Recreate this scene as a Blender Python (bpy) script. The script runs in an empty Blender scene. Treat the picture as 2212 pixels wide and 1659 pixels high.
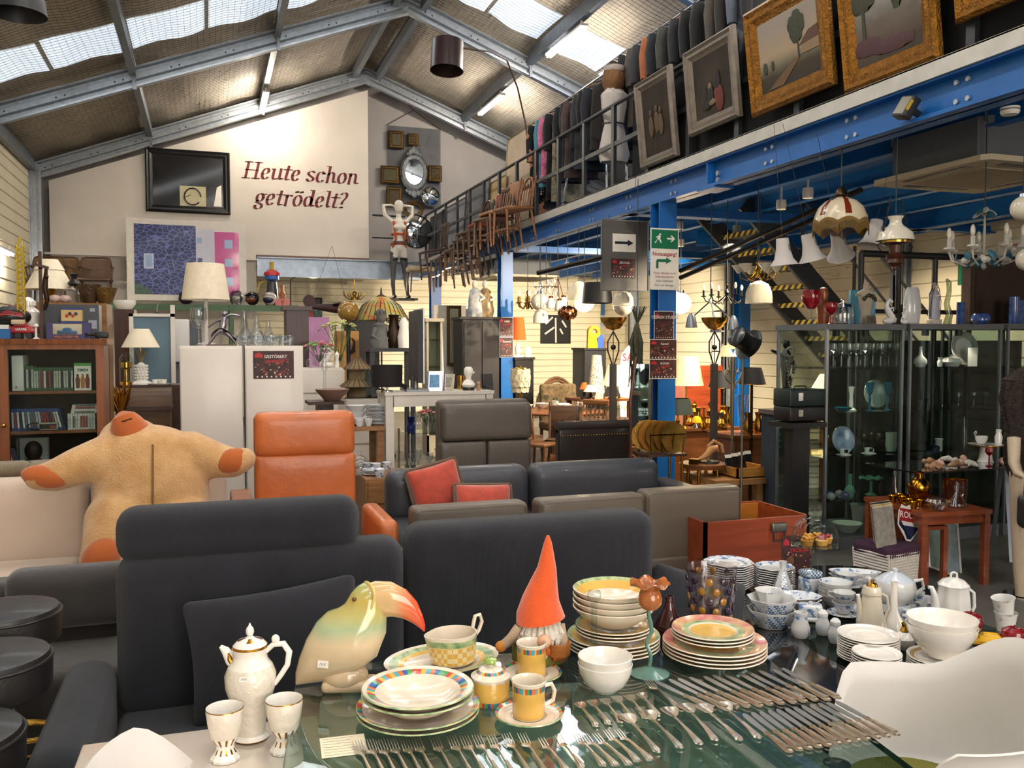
import bpy,math,random
from mathutils import Vector,Matrix,noise as mnoise
from math import sin,cos,pi,radians as R
random.seed(7);rG=range;eN=enumerate;O3=(0,0,0)
SC=bpy.context.scene
COL=SC.collection
F=1900.0;YAW=R(19.05);PIT=R(2.62);EYE=Vector((0,0,1.65))
cam=bpy.data.cameras.new('camera');camo=bpy.data.objects.new('camera',cam);COL.objects.link(camo)
cam.sensor_width=36;cam.lens=F/2212*36;cam.clip_start=.05
camo.location=EYE;camo.rotation_euler=(pi/2-PIT,0,-YAW);SC.camera=camo
W=bpy.data.worlds.new('world');SC.world=W;W.use_nodes=True
bg=W.node_tree.nodes['Background'];bg.inputs[0].default_value=(.62,.78,1,1);bg.inputs[1].default_value=1.0
SC.view_settings.view_transform='Standard';SC.view_settings.look='None';SC.view_settings.gamma=1
SC.view_settings.exposure=0.0
SC.cycles.max_bounces=5;SC.cycles.diffuse_bounces=2;SC.cycles.glossy_bounces=3;SC.cycles.transparent_max_bounces=12;SC.cycles.transmission_bounces=5;SC.cycles.use_adaptive_sampling=True;SC.cycles.adaptive_threshold=.12;SC.cycles.adaptive_min_samples=12
SC.cycles.caustics_reflective=False;SC.cycles.caustics_refractive=False
SC.cycles.sample_clamp_indirect=4.0;SC.cycles.sample_clamp_direct=30
def area(name,loc,rot,sx,sy,power,col=(1,1,1)):
 l=bpy.data.lights.new(name,'AREA');l.shape='RECTANGLE';l.size=sx;l.size_y=sy;l.energy=power;l.color=col
 o=bpy.data.objects.new(name,l);o.location=loc;o.rotation_euler=rot;COL.objects.link(o);return o
def pnt(name,loc,power,col=(1,.78,.5),r=.05):
 l=bpy.data.lights.new(name,'POINT');l.energy=power;l.color=col;l.shadow_soft_size=r
 o=bpy.data.objects.new(name,l);o.location=loc;COL.objects.link(o);return o
def spot(name,loc,target,power,col=(1,.84,.62),ang=70,r=.05):
 l=bpy.data.lights.new(name,'SPOT');l.energy=power;l.color=col;l.shadow_soft_size=r;l.spot_size=R(ang);l.spot_blend=.6
 o=bpy.data.objects.new(name,l);o.location=loc;COL.objects.link(o)
 o.rotation_euler=(Vector(target)-Vector(loc)).to_track_quat('-Z','Y').to_euler();return o
area('gate_daylight',(1.6,-4.8,2.3),(R(90),0,0),4.6,3.6,400,(1,.88,.76))
area('side_window_daylight',(9.6,-2.6,2.0),(0,R(90),0),2.0,3.0,160,(1,.88,.76))  # unseen fill light added at the right wall, which has no window
_f=Vector((sin(YAW)*cos(PIT),cos(YAW)*cos(PIT),-sin(PIT)));_r=Vector((cos(YAW),-sin(YAW),0));_u=_r.cross(_f)
def P(px,py,d=None,x=None,y=None,z=None):
 v=_f+_r*((px-1106)/F)+_u*((829.5-py)/F)
 if z is not None:t=(z-EYE.z)/v.z
 elif x is not None:t=x/v.x
 elif y is not None:t=y/v.y
 else:t=d
 return EYE+v*t
def D(p):return(Vector(p)-EYE).dot(_f)
def lin(c):
 if isinstance(c,str):
  c=c.lstrip('#');c=[int(c[i:i+2],16)/255 for i in(0,2,4)]
 return tuple((v/12.92 if v<.04045 else((v+.055)/1.055)**2.4)for v in c)+(1,)
MATS={}
def mat(name,col,rough=.5,metal=0,trans=0,ior=1.45,em=0,bump=None,var=None,coat=0,sheen=0,alpha=1,transl=0,emcol=None):
 if name in MATS:return MATS[name]
 m=bpy.data.materials.new(name);m.use_nodes=True;nt=m.node_tree;b=nt.nodes['Principled BSDF']
 c=lin(col);b.inputs['Base Color'].default_value=c;b.inputs['Roughness'].default_value=rough
 b.inputs['Metallic'].default_value=metal;b.inputs['Transmission Weight'].default_value=trans;b.inputs['IOR'].default_value=ior
 b.inputs['Coat Weight'].default_value=coat;b.inputs['Coat Roughness'].default_value=.08
 b.inputs['Sheen Weight'].default_value=sheen;b.inputs['Alpha'].default_value=alpha
 if em:b.inputs['Emission Strength'].default_value=em;b.inputs['Emission Color'].default_value=lin(emcol)if emcol else c
 tc=nt.nodes.new('ShaderNodeTexCoord')
 if var is None and not trans:var=(9,.06)
 if var:
  n=nt.nodes.new('ShaderNodeTexNoise');n.inputs['Scale'].default_value=var[0];n.inputs['Detail'].default_value=4
  nt.links.new(tc.outputs['Object'],n.inputs['Vector'])
  r=nt.nodes.new('ShaderNodeValToRGB');r.color_ramp.elements[0].position=.3;r.color_ramp.elements[1].position=.7
  if len(var)>2:a,d=c,lin(var[2])
  else:a=tuple(x*(1-var[1])for x in c[:3])+(1,);d=tuple(min(1,x*(1+var[1]))for x in c[:3])+(1,)
  r.color_ramp.elements[0].color=a;r.color_ramp.elements[1].color=d
  nt.links.new(n.outputs[0],r.inputs[0]);nt.links.new(r.outputs[0],b.inputs['Base Color'])
 if bump:
  n=nt.nodes.new('ShaderNodeTexNoise');n.inputs['Scale'].default_value=bump[0];n.inputs['Detail'].default_value=5
  nt.links.new(tc.outputs['Object'],n.inputs['Vector'])
  u=nt.nodes.new('ShaderNodeBump');u.inputs['Strength'].default_value=bump[1];u.inputs['Distance'].default_value=.01 if len(bump)<3 else bump[2]
  nt.links.new(n.outputs[0],u.inputs['Height']);nt.links.new(u.outputs[0],b.inputs['Normal'])
 MATS[name]=m;m.diffuse_color=c
 return m
def glass(name,col='ffffff',rough=.02,tint=.85,ior=1.3):
 if name in MATS:return MATS[name]
 m=bpy.data.materials.new(name);m.use_nodes=True;nt=m.node_tree;nt.nodes.clear()
 o=nt.nodes.new('ShaderNodeOutputMaterial');t=nt.nodes.new('ShaderNodeBsdfTransparent');g=nt.nodes.new('ShaderNodeBsdfGlossy')
 x=nt.nodes.new('ShaderNodeMixShader');fr=nt.nodes.new('ShaderNodeLayerWeight');fr.inputs[0].default_value=.5
 pw=nt.nodes.new('ShaderNodeMath');pw.operation='POWER';pw.inputs[1].default_value=3.2;r0=((ior-1)/(ior+1))**2
 mr=nt.nodes.new('ShaderNodeMath');mr.operation='MULTIPLY_ADD';mr.inputs[1].default_value=.8;mr.inputs[2].default_value=r0
 nt.links.new(fr.outputs['Facing'],pw.inputs[0]);nt.links.new(pw.outputs[0],mr.inputs[0])
 c=lin(col);t.inputs[0].default_value=tuple(v*tint for v in c[:3])+(1,);g.inputs['Roughness'].default_value=rough
 nt.links.new(mr.outputs[0],x.inputs[0]);nt.links.new(t.outputs[0],x.inputs[1]);nt.links.new(g.outputs[0],x.inputs[2]);nt.links.new(x.outputs[0],o.inputs[0])
 MATS[name]=m;m.diffuse_color=c;return m
def wood(name,c1,c2,scale=6,rough=.4,axis=0,coat=.1):
 if name in MATS:return MATS[name]
 m=mat(name,c1,rough,coat=coat,var=(5,.1));nt=m.node_tree;b=nt.nodes['Principled BSDF']
 tc=nt.nodes['Texture Coordinate'];mp=nt.nodes.new('ShaderNodeMapping');s=[14,14,14];s[axis]=1.0
 mp.inputs['Scale'].default_value=[v*scale/6 for v in s]
 n=nt.nodes.new('ShaderNodeTexNoise');n.inputs['Scale'].default_value=2.2;n.inputs['Detail'].default_value=6;n.inputs['Distortion'].default_value=.6
 r=nt.nodes.new('ShaderNodeValToRGB');r.color_ramp.elements[0].position=.32;r.color_ramp.elements[1].position=.68
 r.color_ramp.elements[0].color=lin(c2);r.color_ramp.elements[1].color=lin(c1)
 nt.links.new(tc.outputs['Object'],mp.inputs[0]);nt.links.new(mp.outputs[0],n.inputs['Vector']);nt.links.new(n.outputs[0],r.inputs[0]);nt.links.new(r.outputs[0],b.inputs['Base Color'])
 return m
def weave(name,c1,c2,scale=120,rough=.9,sheen=.3,bump=.5,axis='X'):
 if name in MATS:return MATS[name]
 m=mat(name,c1,rough,sheen=sheen,var=(7,.1,c2));nt=m.node_tree;b=nt.nodes['Principled BSDF'];tc=nt.nodes['Texture Coordinate']
 w=nt.nodes.new('ShaderNodeTexWave');w.bands_direction=axis;w.inputs['Scale'].default_value=scale;w.inputs['Distortion'].default_value=1.5;w.inputs['Detail Scale'].default_value=6
 nt.links.new(tc.outputs['Object'],w.inputs['Vector']);u=nt.nodes.new('ShaderNodeBump');u.inputs['Strength'].default_value=bump;u.inputs['Distance'].default_value=.003
 nt.links.new(w.outputs[0],u.inputs['Height']);nt.links.new(u.outputs[0],b.inputs['Normal']);return m
class G:
 def __init__(s):s.v=[];s.f=[];s.m=[];s.M=None;s.mi=0
 def at(s,loc=O3,rot=O3,sc=1):
  from mathutils import Euler
  S=Matrix.Diagonal((sc,sc,sc,1))if not isinstance(sc,(tuple,list))else Matrix.Diagonal((*sc,1))
  s.M=Matrix.Translation(loc)@Euler(rot).to_matrix().to_4x4()@S;return s
 def frm(s,M):s.M=M;return s
 def mt(s,i):s.mi=i;return s
 def add(s,vs,fs,ms=None):
  k=len(s.v)
  for p in vs:s.v.append(tuple(s.M@Vector(p))if s.M else tuple(p))
  for i,f in eN(fs):s.f.append([k+j for j in f]);s.m.append(s.mi if ms is None else ms[i])
  return s
 def box(s,c,d,rz=0):
  x,y,z=[a/2 for a in d];vs=[]
  for sx,sy,sz in((-1,-1,-1),(1,-1,-1),(1,1,-1),(-1,1,-1),(-1,-1,1),(1,-1,1),(1,1,1),(-1,1,1)):
   a,b=sx*x,sy*y
   vs.append((c[0]+a*cos(rz)-b*sin(rz),c[1]+a*sin(rz)+b*cos(rz),c[2]+sz*z))
  return s.add(vs,[(0,3,2,1),(4,5,6,7),(0,1,5,4),(1,2,6,5),(2,3,7,6),(3,0,4,7)])
 def bx(s,x0,x1,y0,y1,z0,z1):return s.box(((x0+x1)/2,(y0+y1)/2,(z0+z1)/2),(x1-x0,y1-y0,z1-z0))
 def rbox(s,c,d,r,n=2,g=1,fn=None):
  h=[a/2 for a in d];r=min(r,min(h)*.999);V={};vs=[];fs=[]
  def axis(k):
   o=[-h[k]+r*(1-cos(pi/2*i/n))for i in rG(n)]
   inner=[(-h[k]+r)+2*(h[k]-r)*i/g for i in rG(g+1)]
   return o+inner+[-a for a in reversed(o)]
  A=[axis(0),axis(1),axis(2)]
  def pid(p):
   key=tuple(round(q,6)for q in p)
   if key not in V:
    inn=[max(-h[k]+r,min(h[k]-r,p[k]))for k in rG(3)];dv=Vector([p[k]-inn[k]for k in rG(3)])
    q=Vector(inn)+(dv.normalized()*r if dv.length>1e-9 else dv)
    if fn:q=Vector(fn(q,Vector([q[k]/h[k]for k in rG(3)])))
    V[key]=len(vs);vs.append((q.x+c[0],q.y+c[1],q.z+c[2]))
   return V[key]
  for k in rG(3):
   a,b=(k+1)%3,(k+2)%3
   for sg in(-1,1):
    for i in rG(len(A[a])-1):
     for j in rG(len(A[b])-1):
      q=[]
      for(ii,jj)in((i,j),(i+1,j),(i+1,j+1),(i,j+1)):
       p=[0,0,0];p[k]=sg*h[k];p[a]=A[a][ii];p[b]=A[b][jj];q.append(pid(p))
      if sg<0:q.reverse()
      if len(set(q))>2:fs.append(list(dict.fromkeys(q)))
  return s.add(vs,fs)
 def lA(s,prof,seg=24,c=O3,mi=None,sx=1,sy=1,rf=None,a0=0,a1=2*pi):
  vs=[];fs=[];ms=[];ids=[];full=abs(a1-a0-2*pi)<1e-6;N=seg if full else seg+1
  for(r,z)in prof:
   if r<1e-6:ids.append([len(vs)]*N);vs.append((c[0],c[1],c[2]+z))
   else:
    row=[]
    for j in rG(N):
     a=a0+(a1-a0)*j/seg;q=rf(r,z,a)if rf else r
     zz=z
     if isinstance(q,tuple):q,zz=q
     row.append(len(vs));vs.append((c[0]+q*cos(a)*sx,c[1]+q*sin(a)*sy,c[2]+zz))
    ids.append(row)
  for i in rG(len(prof)-1):
   for j in rG(seg):
    k=(j+1)%N;q=[ids[i][j],ids[i][k],ids[i+1][k],ids[i+1][j]];q=list(dict.fromkeys(q))
    if len(q)>2:fs.append(q);ms.append(mi(i,j)if mi else s.mi)
  return s.add(vs,fs,ms)
 def tube(s,pts,r,seg=8,cap=True,closed=False,flat=1.0):
  pts=[Vector(p)for p in pts];n=len(pts);rr=r if isinstance(r,(list,tuple))else[r]*n
  vs=[];fs=[];T=[]
  for i in rG(n):
   a=pts[(i-1)%n]if(closed or i>0)else pts[i];b=pts[(i+1)%n]if(closed or i<n-1)else pts[i]
   t=(b-a);T.append(t.normalized()if t.length>1e-9 else Vector((0,0,1)))
  u=T[0].orthogonal().normalized()if abs(T[0].z)>.9 else Vector((0,0,1)).cross(T[0]).normalized()
  for i in rG(n):
   u=(u-T[i]*u.dot(T[i]));u=u.normalized()if u.length>1e-6 else T[i].orthogonal().normalized()
   w=T[i].cross(u)
   for j in rG(seg):
    a=2*pi*j/seg;vs.append(tuple(pts[i]+u*(cos(a)*rr[i])+w*(sin(a)*rr[i]*flat)))
  for i in rG(n if closed else n-1):
   for j in rG(seg):
    k=(j+1)%seg;a=i*seg;b=((i+1)%n)*seg;fs.append((a+j,a+k,b+k,b+j))
  if cap and not closed:fs.append(tuple(reversed(rG(seg))));fs.append(tuple(rG((n-1)*seg,n*seg)))
  return s.add(vs,fs)
 def cyl(s,p,q,r,r2=None,seg=12):return s.tube([p,q],[r,r if r2 is None else r2],seg)
 def bar(s,p,q,w,h):
  p=Vector(p);q=Vector(q);t=(q-p).normalized();a=t.cross(Vector((0,0,1)))
  a=a.normalized()if a.length>1e-4 else Vector((1,0,0));b=a.cross(t);vs=[]
  for e in(p,q):
   for i,j in((-1,-1),(1,-1),(1,1),(-1,1)):vs.append(tuple(e+a*(i*w/2)+b*(j*h/2)))
  return s.add(vs,[(3,2,1,0),(4,5,6,7),(0,1,5,4),(1,2,6,5),(2,3,7,6),(3,0,4,7)])
 def sph(s,c,r,seg=16,rings=10,rf=None):
  r=(r,r,r)if not isinstance(r,(tuple,list))else r;vs=[(c[0],c[1],c[2]-r[2])];fs=[]
  for i in rG(1,rings):
   t=pi*i/rings
   for j in rG(seg):
    a=2*pi*j/seg;k=rf(a,t)if rf else 1
    vs.append((c[0]+r[0]*sin(t)*cos(a)*k,c[1]+r[1]*sin(t)*sin(a)*k,c[2]-r[2]*cos(t)*k))
  vs.append((c[0],c[1],c[2]+r[2]));e=len(vs)-1
  for j in rG(seg):
   k=(j+1)%seg;fs.append((0,1+k,1+j));fs.append((e,e-seg+j,e-seg+k))
   for i in rG(rings-2):a=1+i*seg;b=a+seg;fs.append((a+j,a+k,b+k,b+j))
  return s.add(vs,fs)
 def prism(s,poly,t0,t1,axis=1):
  def q(p,t):return(p[0],t,p[1])if axis==1 else((p[0],p[1],t)if axis==2 else(t,p[0],p[1]))
  n=len(poly);vs=[q(p,t0)for p in poly]+[q(p,t1)for p in poly]
  fs=[tuple(rG(n)),tuple(reversed(rG(n,2*n)))]+[(i,n+i,n+(i+1)%n,(i+1)%n)for i in rG(n)]
  return s.add(vs,fs)
 def sheet(s,fn,nu,nv,th=0,closed=False):
  g=[[Vector(fn(i/nu,j/nv))for j in rG(nv+1)]for i in rG(nu+1)];vs=[tuple(p)for row in g for p in row];w=nv+1
  fs=[(i*w+j,(i+1)*w+j,(i+1)*w+j+1,i*w+j+1)for i in rG(nu)for j in rG(nv)]
  if th:
   k=len(vs);N=[]
   for i in rG(nu+1):
    for j in rG(nv+1):
     a=g[min(i+1,nu)][j]-g[max(i-1,0)][j];b=g[i][min(j+1,nv)]-g[i][max(j-1,0)];n=a.cross(b)
     n=n.normalized()if n.length>1e-12 else Vector((0,0,1));vs.append(tuple(g[i][j]-n*th))
   fs+=[tuple(k+a for a in reversed(f))for f in fs]
   for i in rG(nu):
    for j,rv in((0,False),(nv,True)):
     q=(i*w+j,k+i*w+j,k+(i+1)*w+j,(i+1)*w+j);fs.append(q if not rv else tuple(reversed(q)))
   for j in rG(nv):
    for i,rv in((0,True),(nu,False)):
     q=(i*w+j,k+i*w+j,k+i*w+j+1,i*w+j+1);fs.append(q if not rv else tuple(reversed(q)))
  return s.add(vs,fs)
 def mesh(s,name,mats,smooth=True,ang=38):
  me=bpy.data.meshes.new(name);me.from_pydata(s.v,[],s.f)
  for m in(mats if isinstance(mats,(list,tuple))else[mats]):me.materials.append(m)
  if any(s.m):me.polygons.foreach_set('material_index',s.m)
  if smooth:
   me.polygons.foreach_set('use_smooth',[True]*len(me.polygons))
   me.set_sharp_from_angle(angle=R(ang))
  me.update();return me
 def mk(s,name,mats,parent=None,loc=O3,rot=O3,lB=None,cat=None,gP=None,kind=None,hard=0,sc=None,ang=38):
  return put(s.mesh(name,mats,not hard,ang),name,parent,loc,rot,lB,cat,gP,kind,sc)
def tagp(o,lB=None,cat=None,gP=None,kind=None):
 if lB:o['label']=lB
 if cat:o['category']=cat
 if gP:o['group']=gP
 if kind:o['kind']=kind
 return o
def put(me,name,parent=None,loc=O3,rot=O3,lB=None,cat=None,gP=None,kind=None,sc=None):
 o=bpy.data.objects.new(name,me);COL.objects.link(o);o.location=loc;o.rotation_euler=rot
 if sc is not None:o.scale=(sc,sc,sc)if not isinstance(sc,(tuple,list))else sc
 if parent:o.parent=parent
 return tagp(o,lB,cat,gP,kind)
def tH(name,lB,cat,loc=O3,rz=0,gP=None,rot=None,sc=None):
 return put(None,name,None,loc,rot or(0,0,rz),lB,cat,gP,None,sc)
def dup(o,loc=None,rz=None,lB=None,gP=None,rot=None,sc=None,parent=None):
 c=o.copy();COL.objects.link(c)
 if parent:c.parent=parent
 if loc is not None:c.location=loc
 if rz is not None:c.rotation_euler=(0,0,rz)
 if rot is not None:c.rotation_euler=rot
 if sc is not None:c.scale=(sc,sc,sc)if not isinstance(sc,(tuple,list))else sc
 tagp(c,lB,None,gP)
 for ch in KIDS.get(o.name,[])or[k for k in o.children]:dup(ch,parent=c)
 return c
KIDS={}
def sT(o):o['kind']='structure';return o
WHITE=mat('white_paint','cfc6ba',.6,var=(3,.04));GALV=mat('galvanised_steel','a7adb3',.38,.75,var=(14,.14),bump=(60,.05))
GALVD=mat('galvanised_dark','7c8187',.45,.7,var=(10,.14));BLACK=mat('black_paint','17171a',.45);BLUE=mat('blue_steel','115a9f',.38,var=(4,.08))
CREAM=mat('cream_siding','d9cfb4',.5,var=(2,.05));CONC=mat('concrete_floor','6a6660',.45,var=(3,.1,'57534e'),bump=(30,.1))
CHROME=mat('chrome','d8dade',.12,1,var=(5,.03));GOLD=mat('polished_brass','c79a45',.2,1,var=(8,.1));DKMET=mat('dark_grey_steel','33363b',.4,.3)
PORC=mat('white_porcelain','ece6dc',.15,coat=.6,var=(6,.03));CLEAR=glass('clear_glass','f4faf8',.02,.93,1.35);PLW=mat('white_plastic','d3cec8',.4,var=(4,.03))
PAPER=mat('white_paper','e8e2d6',.8);SHADE=mat('cream_lampshade','e6d9bf',.8,var=(30,.06),bump=(200,.2))
def text(body,size,m,parent,loc,rot,align='CENTER',shear=0,bold=0,name='lettering',ext=.0004,sx=1):
 cu=bpy.data.curves.new(name,'FONT');cu.body=body;cu.size=size;cu.align_x=align;cu.align_y='CENTER';cu.shear=shear;cu.offset=bold;cu.extrude=ext;cu.resolution_u=2
 o=bpy.data.objects.new(name,cu);me=bpy.data.meshes.new_from_object(o);bpy.data.objects.remove(o);bpy.data.curves.remove(cu);me.name=name
 me.materials.clear();me.materials.append(m);return put(me,name,parent,loc,rot,sc=(sx,1,1))
#  structure (scale: hall 13 m wide, gable 19.4 m away)
WL=-3.2;RX=3.3;WR=9.8;GY=19.4;BY=-5.0;EZ=5.15;RZ=7.62
SL=(RZ-EZ)/(RX-WL)
def rz_(x):return EZ+(x-WL)*SL if x<RX else RZ-(x-RX)*SL
sT(G().bx(WL-.2,WR+.2,BY-.2,GY+2,-.12,0).mk('floor',CONC))
def siding(name,mk_core,plank_mesh,places,rot=O3):
 w=sT(mk_core.mk(name,CREAM))
 for p in places:put(plank_mesh,'plank',w,p,rot)
 return w
def plank(L,h,m=CREAM):
 return G().prism([(-.012,0),(0,0),(0,h),(-.004,h),(-.014,h-.012),(-.022,.012)],-L/2,L/2,0).mesh('plank',m,False)
pl=plank(GY+1.8-BY,.205)
siding('wall_left',G().bx(WL-.2,WL-.02,BY,GY+1.8,0,EZ+.3),pl,[(WL-.012,(GY+1.8+BY)/2,.21*i)for i in rG(26)],(0,0,pi/2))
siding('wall_right',G().bx(WR+.02,WR+.2,BY,GY+1.8,0,EZ+.3),pl,[(WR+.012,(GY+1.8+BY)/2,.21*i)for i in rG(26)],(0,0,-pi/2))
GW=mat('gable_white','cdc4b8',.75,var=(1.5,.05))
MZ_=3.42;gp=[(WL,MZ_),(WR,MZ_),(WR,EZ+.1),(RX,RZ+.1),(WL,EZ+.1)]
sT(G().prism(gp,GY+.5,GY+.7,1).mk('wall_back',mat('grey_gable','a29c98',.8,var=(2,.05)),hard=1))
plg=plank(10.4,.15)
wf=sT(G().bx(WL,WR,GY+1.6,GY+1.8,0,3.42).mk('wall_lower',CREAM))
for i in rG(21):put(plg,'plank',wf,(4.6,GY+1.59,.155*i))
wb=sT(G().bx(WL,WR,BY-.2,BY,0,.6).bx(WL,WR,BY-.2,BY,4.3,EZ).bx(WL,-.9,BY-.2,BY,.6,4.3).bx(4.1,WR,BY-.2,BY,.6,4.3).mk('wall_rear',CREAM,hard=1))
sT(G().bx(-.9,4.1,BY-.12,BY-.1,.6,4.3).mk('window_1',CLEAR))
PX1=P(795,300,y=GY).x;PZ0=P(700,555,y=GY).z
panel=[(WL+.3,0.1),(P(553,540,y=GY).x,.1),(P(553,550,y=GY).x,PZ0),(PX1,PZ0),(PX1,rz_(PX1)-.42),(WL+.3,rz_(WL+.3)-.42)]
sT(G().prism(panel,GY,GY+.08,1).mk('wall_gable',GW,hard=1))
sT(G().bx(P(553,550,y=GY).x,PX1,GY-.02,GY+.09,PZ0-.05,PZ0).mk('trim_1',wood('trim_wood','6b4a33','4a3022')))
ROOF=mat('roof_insulation','aca293',.85,var=(5,.12),bump=(20,.3))
SKY=mat('skylight_panel','eaf2fa',.6,em=.95,emcol='dbe8f5',var=(30,.05))
WIRE=mat('netting_wire','4c463c',.6,.2)
PURL=[WL+.08,-1.03,1.13,3.05,3.55,5.47,7.63,9.7]
RAFY=[GY-.25,14.95,10.5,6.1,1.7,-2.7]
def roof_z(x,y,sag=True):
 z=rz_(x)
 if sag:z+=.03*sin(x*7.3)*sin(y*1.9)
 return z
SK0,SK1=.55,1.75
for side,(x0,x1)in(('left',(WL,RX)),('right',(RX,WR))):
 ro=sT(G().sheet(lambda u,v:(x0+(x1-x0)*u,BY+(GY+.5-BY)*v,roof_z(x0+(x1-x0)*u,BY+(GY+.5-BY)*v)+.06),40,60).mk('ceiling',ROOF))
 ro.name='ceiling_'+side
 g=G()
 nx=int(6.7/.09)
 for i in rG(nx):
  x=x0+(x1-x0)*(i+.5)/nx;g.tube([(x,y,roof_z(x,y)+.035)for y in[7+.62*k for k in rG(21)]],.0022,3,False)
 y=7.0
 while y<GY:
  g.tube([(x0+(x1-x0)*k/24,y+.008*sin(k*2+y*9),roof_z(x0+(x1-x0)*k/24,y)+.033)for k in rG(25)],.0026,3,False);y+=.1
 g.mk('netting',WIRE,ro,kind='stuff')
 for ry in RAFY[1:]:
  for i in rG(len(PURL)-1):
   a,b=PURL[i]+.05,PURL[i+1]-.05
   if not(a>=x0-.01 and b<=x1+.01):continue
   for q0,q1 in((a,(a+b)/2-.03),((a+b)/2+.03,b)):
    sk=sT(G().sheet(lambda u,v:(q0+(q1-q0)*u,ry-SK1+(SK1-SK0)*v+.03*sin(u*5+q0),roof_z(q0+(q1-q0)*u,ry-SK1+(SK1-SK0)*v)+.048),6,6).mk('skylight',SKY,ro))
SIG=[(.055,.0),(.055,.03),(-.03,.045),(-.03,.105),(.045,.12),(.045,.2),(-.03,.215),(-.03,.275),(.055,.29),(.055,.32),(-.06,.32),(-.06,0)]
for n,ry in eN(RAFY):
 for sgn,(xa,xb)in((1,(WL,RX)),(-1,(RX,WR))):
  za,zb=rz_(xa)-.38,rz_(xb)-.38
  vs=[];k=len(SIG)
  for(x,z)in((xa,za),(xb,zb)):
   for(o,h)in SIG:vs.append((x,ry-o,z+h))
  fs=[tuple(rG(k)),tuple(reversed(rG(k,2*k)))]+[(i,k+i,k+(i+1)%k,(i+1)%k)for i in rG(k)]
  rf=sT(G().add(vs,fs).mk('rafter',GALV,hard=1))
  g=G()
  for i in rG(8):
   x=xa+(xb-xa)*(i+.35)/8;z=rz_(x)-.38+.16
   for q in(0,.12):g.cyl((x+q,ry-.045,z+SL*q*sgn),(x+q,ry-.052,z+SL*q*sgn),.014,seg=8)
  g.mk('bolt_row',DKMET,rf,kind='stuff')
 for xw in(WL+.1,WR-.1):
  po=sT(G().bx(xw-.12,xw+.12,ry-.05,ry+.06,0,EZ-.05).bx(xw-.12,xw-.08,ry-.14,ry,0,EZ-.1).bx(xw+.08,xw+.12,ry-.14,ry,0,EZ-.1).bx(xw-.02,xw+.03,ry-.1,ry,0,EZ-.3).mk('column',GALV,hard=1))
for i,x in eN(PURL):
 z=rz_(x)
 sT(G().bx(x-.035,x+.035,BY,GY,z-.2,z+.03).bx(x-.05,x+.05,BY,GY,z-.215,z-.2).mk('purlin',GALVD,hard=1))
 if i in(1,2,5,6):
  for ry in RAFY[:3]:sT(G().bar((x,ry-.07,z-.02),(x+.02,ry-.07,z-.42),.07,.05).mk('cleat',GALVD,hard=1))
MX=4.4;MZ=3.44;BB=3.1
FASC=mat('galvanised_fascia','b3b0a9',.5,.35,var=(9,.1))
mez=sT(G().bx(MX,WR,BY,GY+1.7,MZ-.06,MZ-.01).mk('ceiling_mezzanine',mat('blue_deck','12467f',.5),hard=1))
sT(G().bx(MX-.02,MX+.0,-2,8.6,MZ-.1,MZ+.01).bx(MX-.02,MX+.12,-2,8.6,MZ+.0,MZ+.012).mk('trim_2',FASC,hard=1))
sT(G().bx(MX-.02,MX+.0,8.62,GY-.3,MZ-.1,MZ+.01).bx(MX-.02,MX+.12,8.62,GY-.3,MZ+.0,MZ+.012).mk('trim_3',FASC,hard=1))
be=sT(G().bx(MX+.08,MX+.1,-2,GY-.3,BB,MZ-.06).bx(MX+.0,MX+.2,-2,GY-.3,BB,BB+.025).bx(MX,MX+.2,-2,GY-.3,MZ-.115,MZ-.095).mk('beam_edge',BLUE,hard=1))
g=G().bx(MX+.005,MX+.09,7.2,7.22,BB,MZ-.11).bx(MX-.01,MX+.2,7.06,7.36,BB-.02,BB)
g.mk('stiffener',BLUE,be,hard=1)
bolt=G().cyl(O3,(-.016,0,0),.017,seg=8).mesh('bolt',GALV)
for y in(3.2,4.3,5.3,6.3,7.9,8.9,9.9,11,12):
 for dy in(0,.09):
  for z in(MZ-.15,MZ-.27):put(bolt,'bolt',be,(MX+.08,y+dy,z))
for(y,z)in((7.12,BB+.06),(7.12,MZ-.22)):put(bolt,'bolt',be,(MX+.08,y,z),sc=1.5)
for x in(MX+.95,MX+1.8,MX+2.65,MX+3.5,MX+4.35,MX+5.1):
 sT(G().bx(x-.005,x+.005,-2,GY,MZ-.22,MZ-.06).bx(x-.05,x+.05,-2,GY,MZ-.235,MZ-.222).mk('joist',BLUE,hard=1))
for y in(2.6,pAy_:=9.0,13.2):
 sT(G().bx(MX+.1,WR,y-.006,y+.006,BB,MZ-.236).bx(MX+.1,WR,y-.09,y+.09,BB,BB+.018).mk('cross_beam',BLUE,hard=1))
def hpost(x,y,z1,name='column'):
 o=sT(G().bx(x-.1,x+.1,y-.1,y-.085,0,z1).bx(x-.1,x+.1,y+.085,y+.1,0,z1).bx(x-.007,x+.007,y-.085,y+.085,0,z1).mk(name,BLUE,hard=1));return o
pA=P(1431,760,x=MX+.1);pB=P(1091,700,x=MX+.1)
colA=hpost(MX+.1,pA.y,BB,'column_blue');colB=hpost(MX+.1,pB.y,BB,'column_blue')
pC=P(1603,620,d=14.5);hpost(pC.x,pC.y,BB,'column_blue');pD=P(940,640,d=17.5);hpost(pD.x,pD.y,BB,'column_blue')
RAILM=mat('dark_rail','24272b',.42,.2)
rail=sT(G().cyl((MX+.1,7.5,MZ+.98),(MX+.1,GY-.6,MZ+.98),.024).bx(MX+.085,MX+.115,2.2,GY-.6,MZ+.5,MZ+.55).mk('railing',RAILM))
pm=G().bx(-.02,.02,-.035,.035,0,.97).mesh('post',RAILM,False)
for i in rG(20):put(pm,'post',rail,(MX+.1,2.6+.85*i,MZ))
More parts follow.
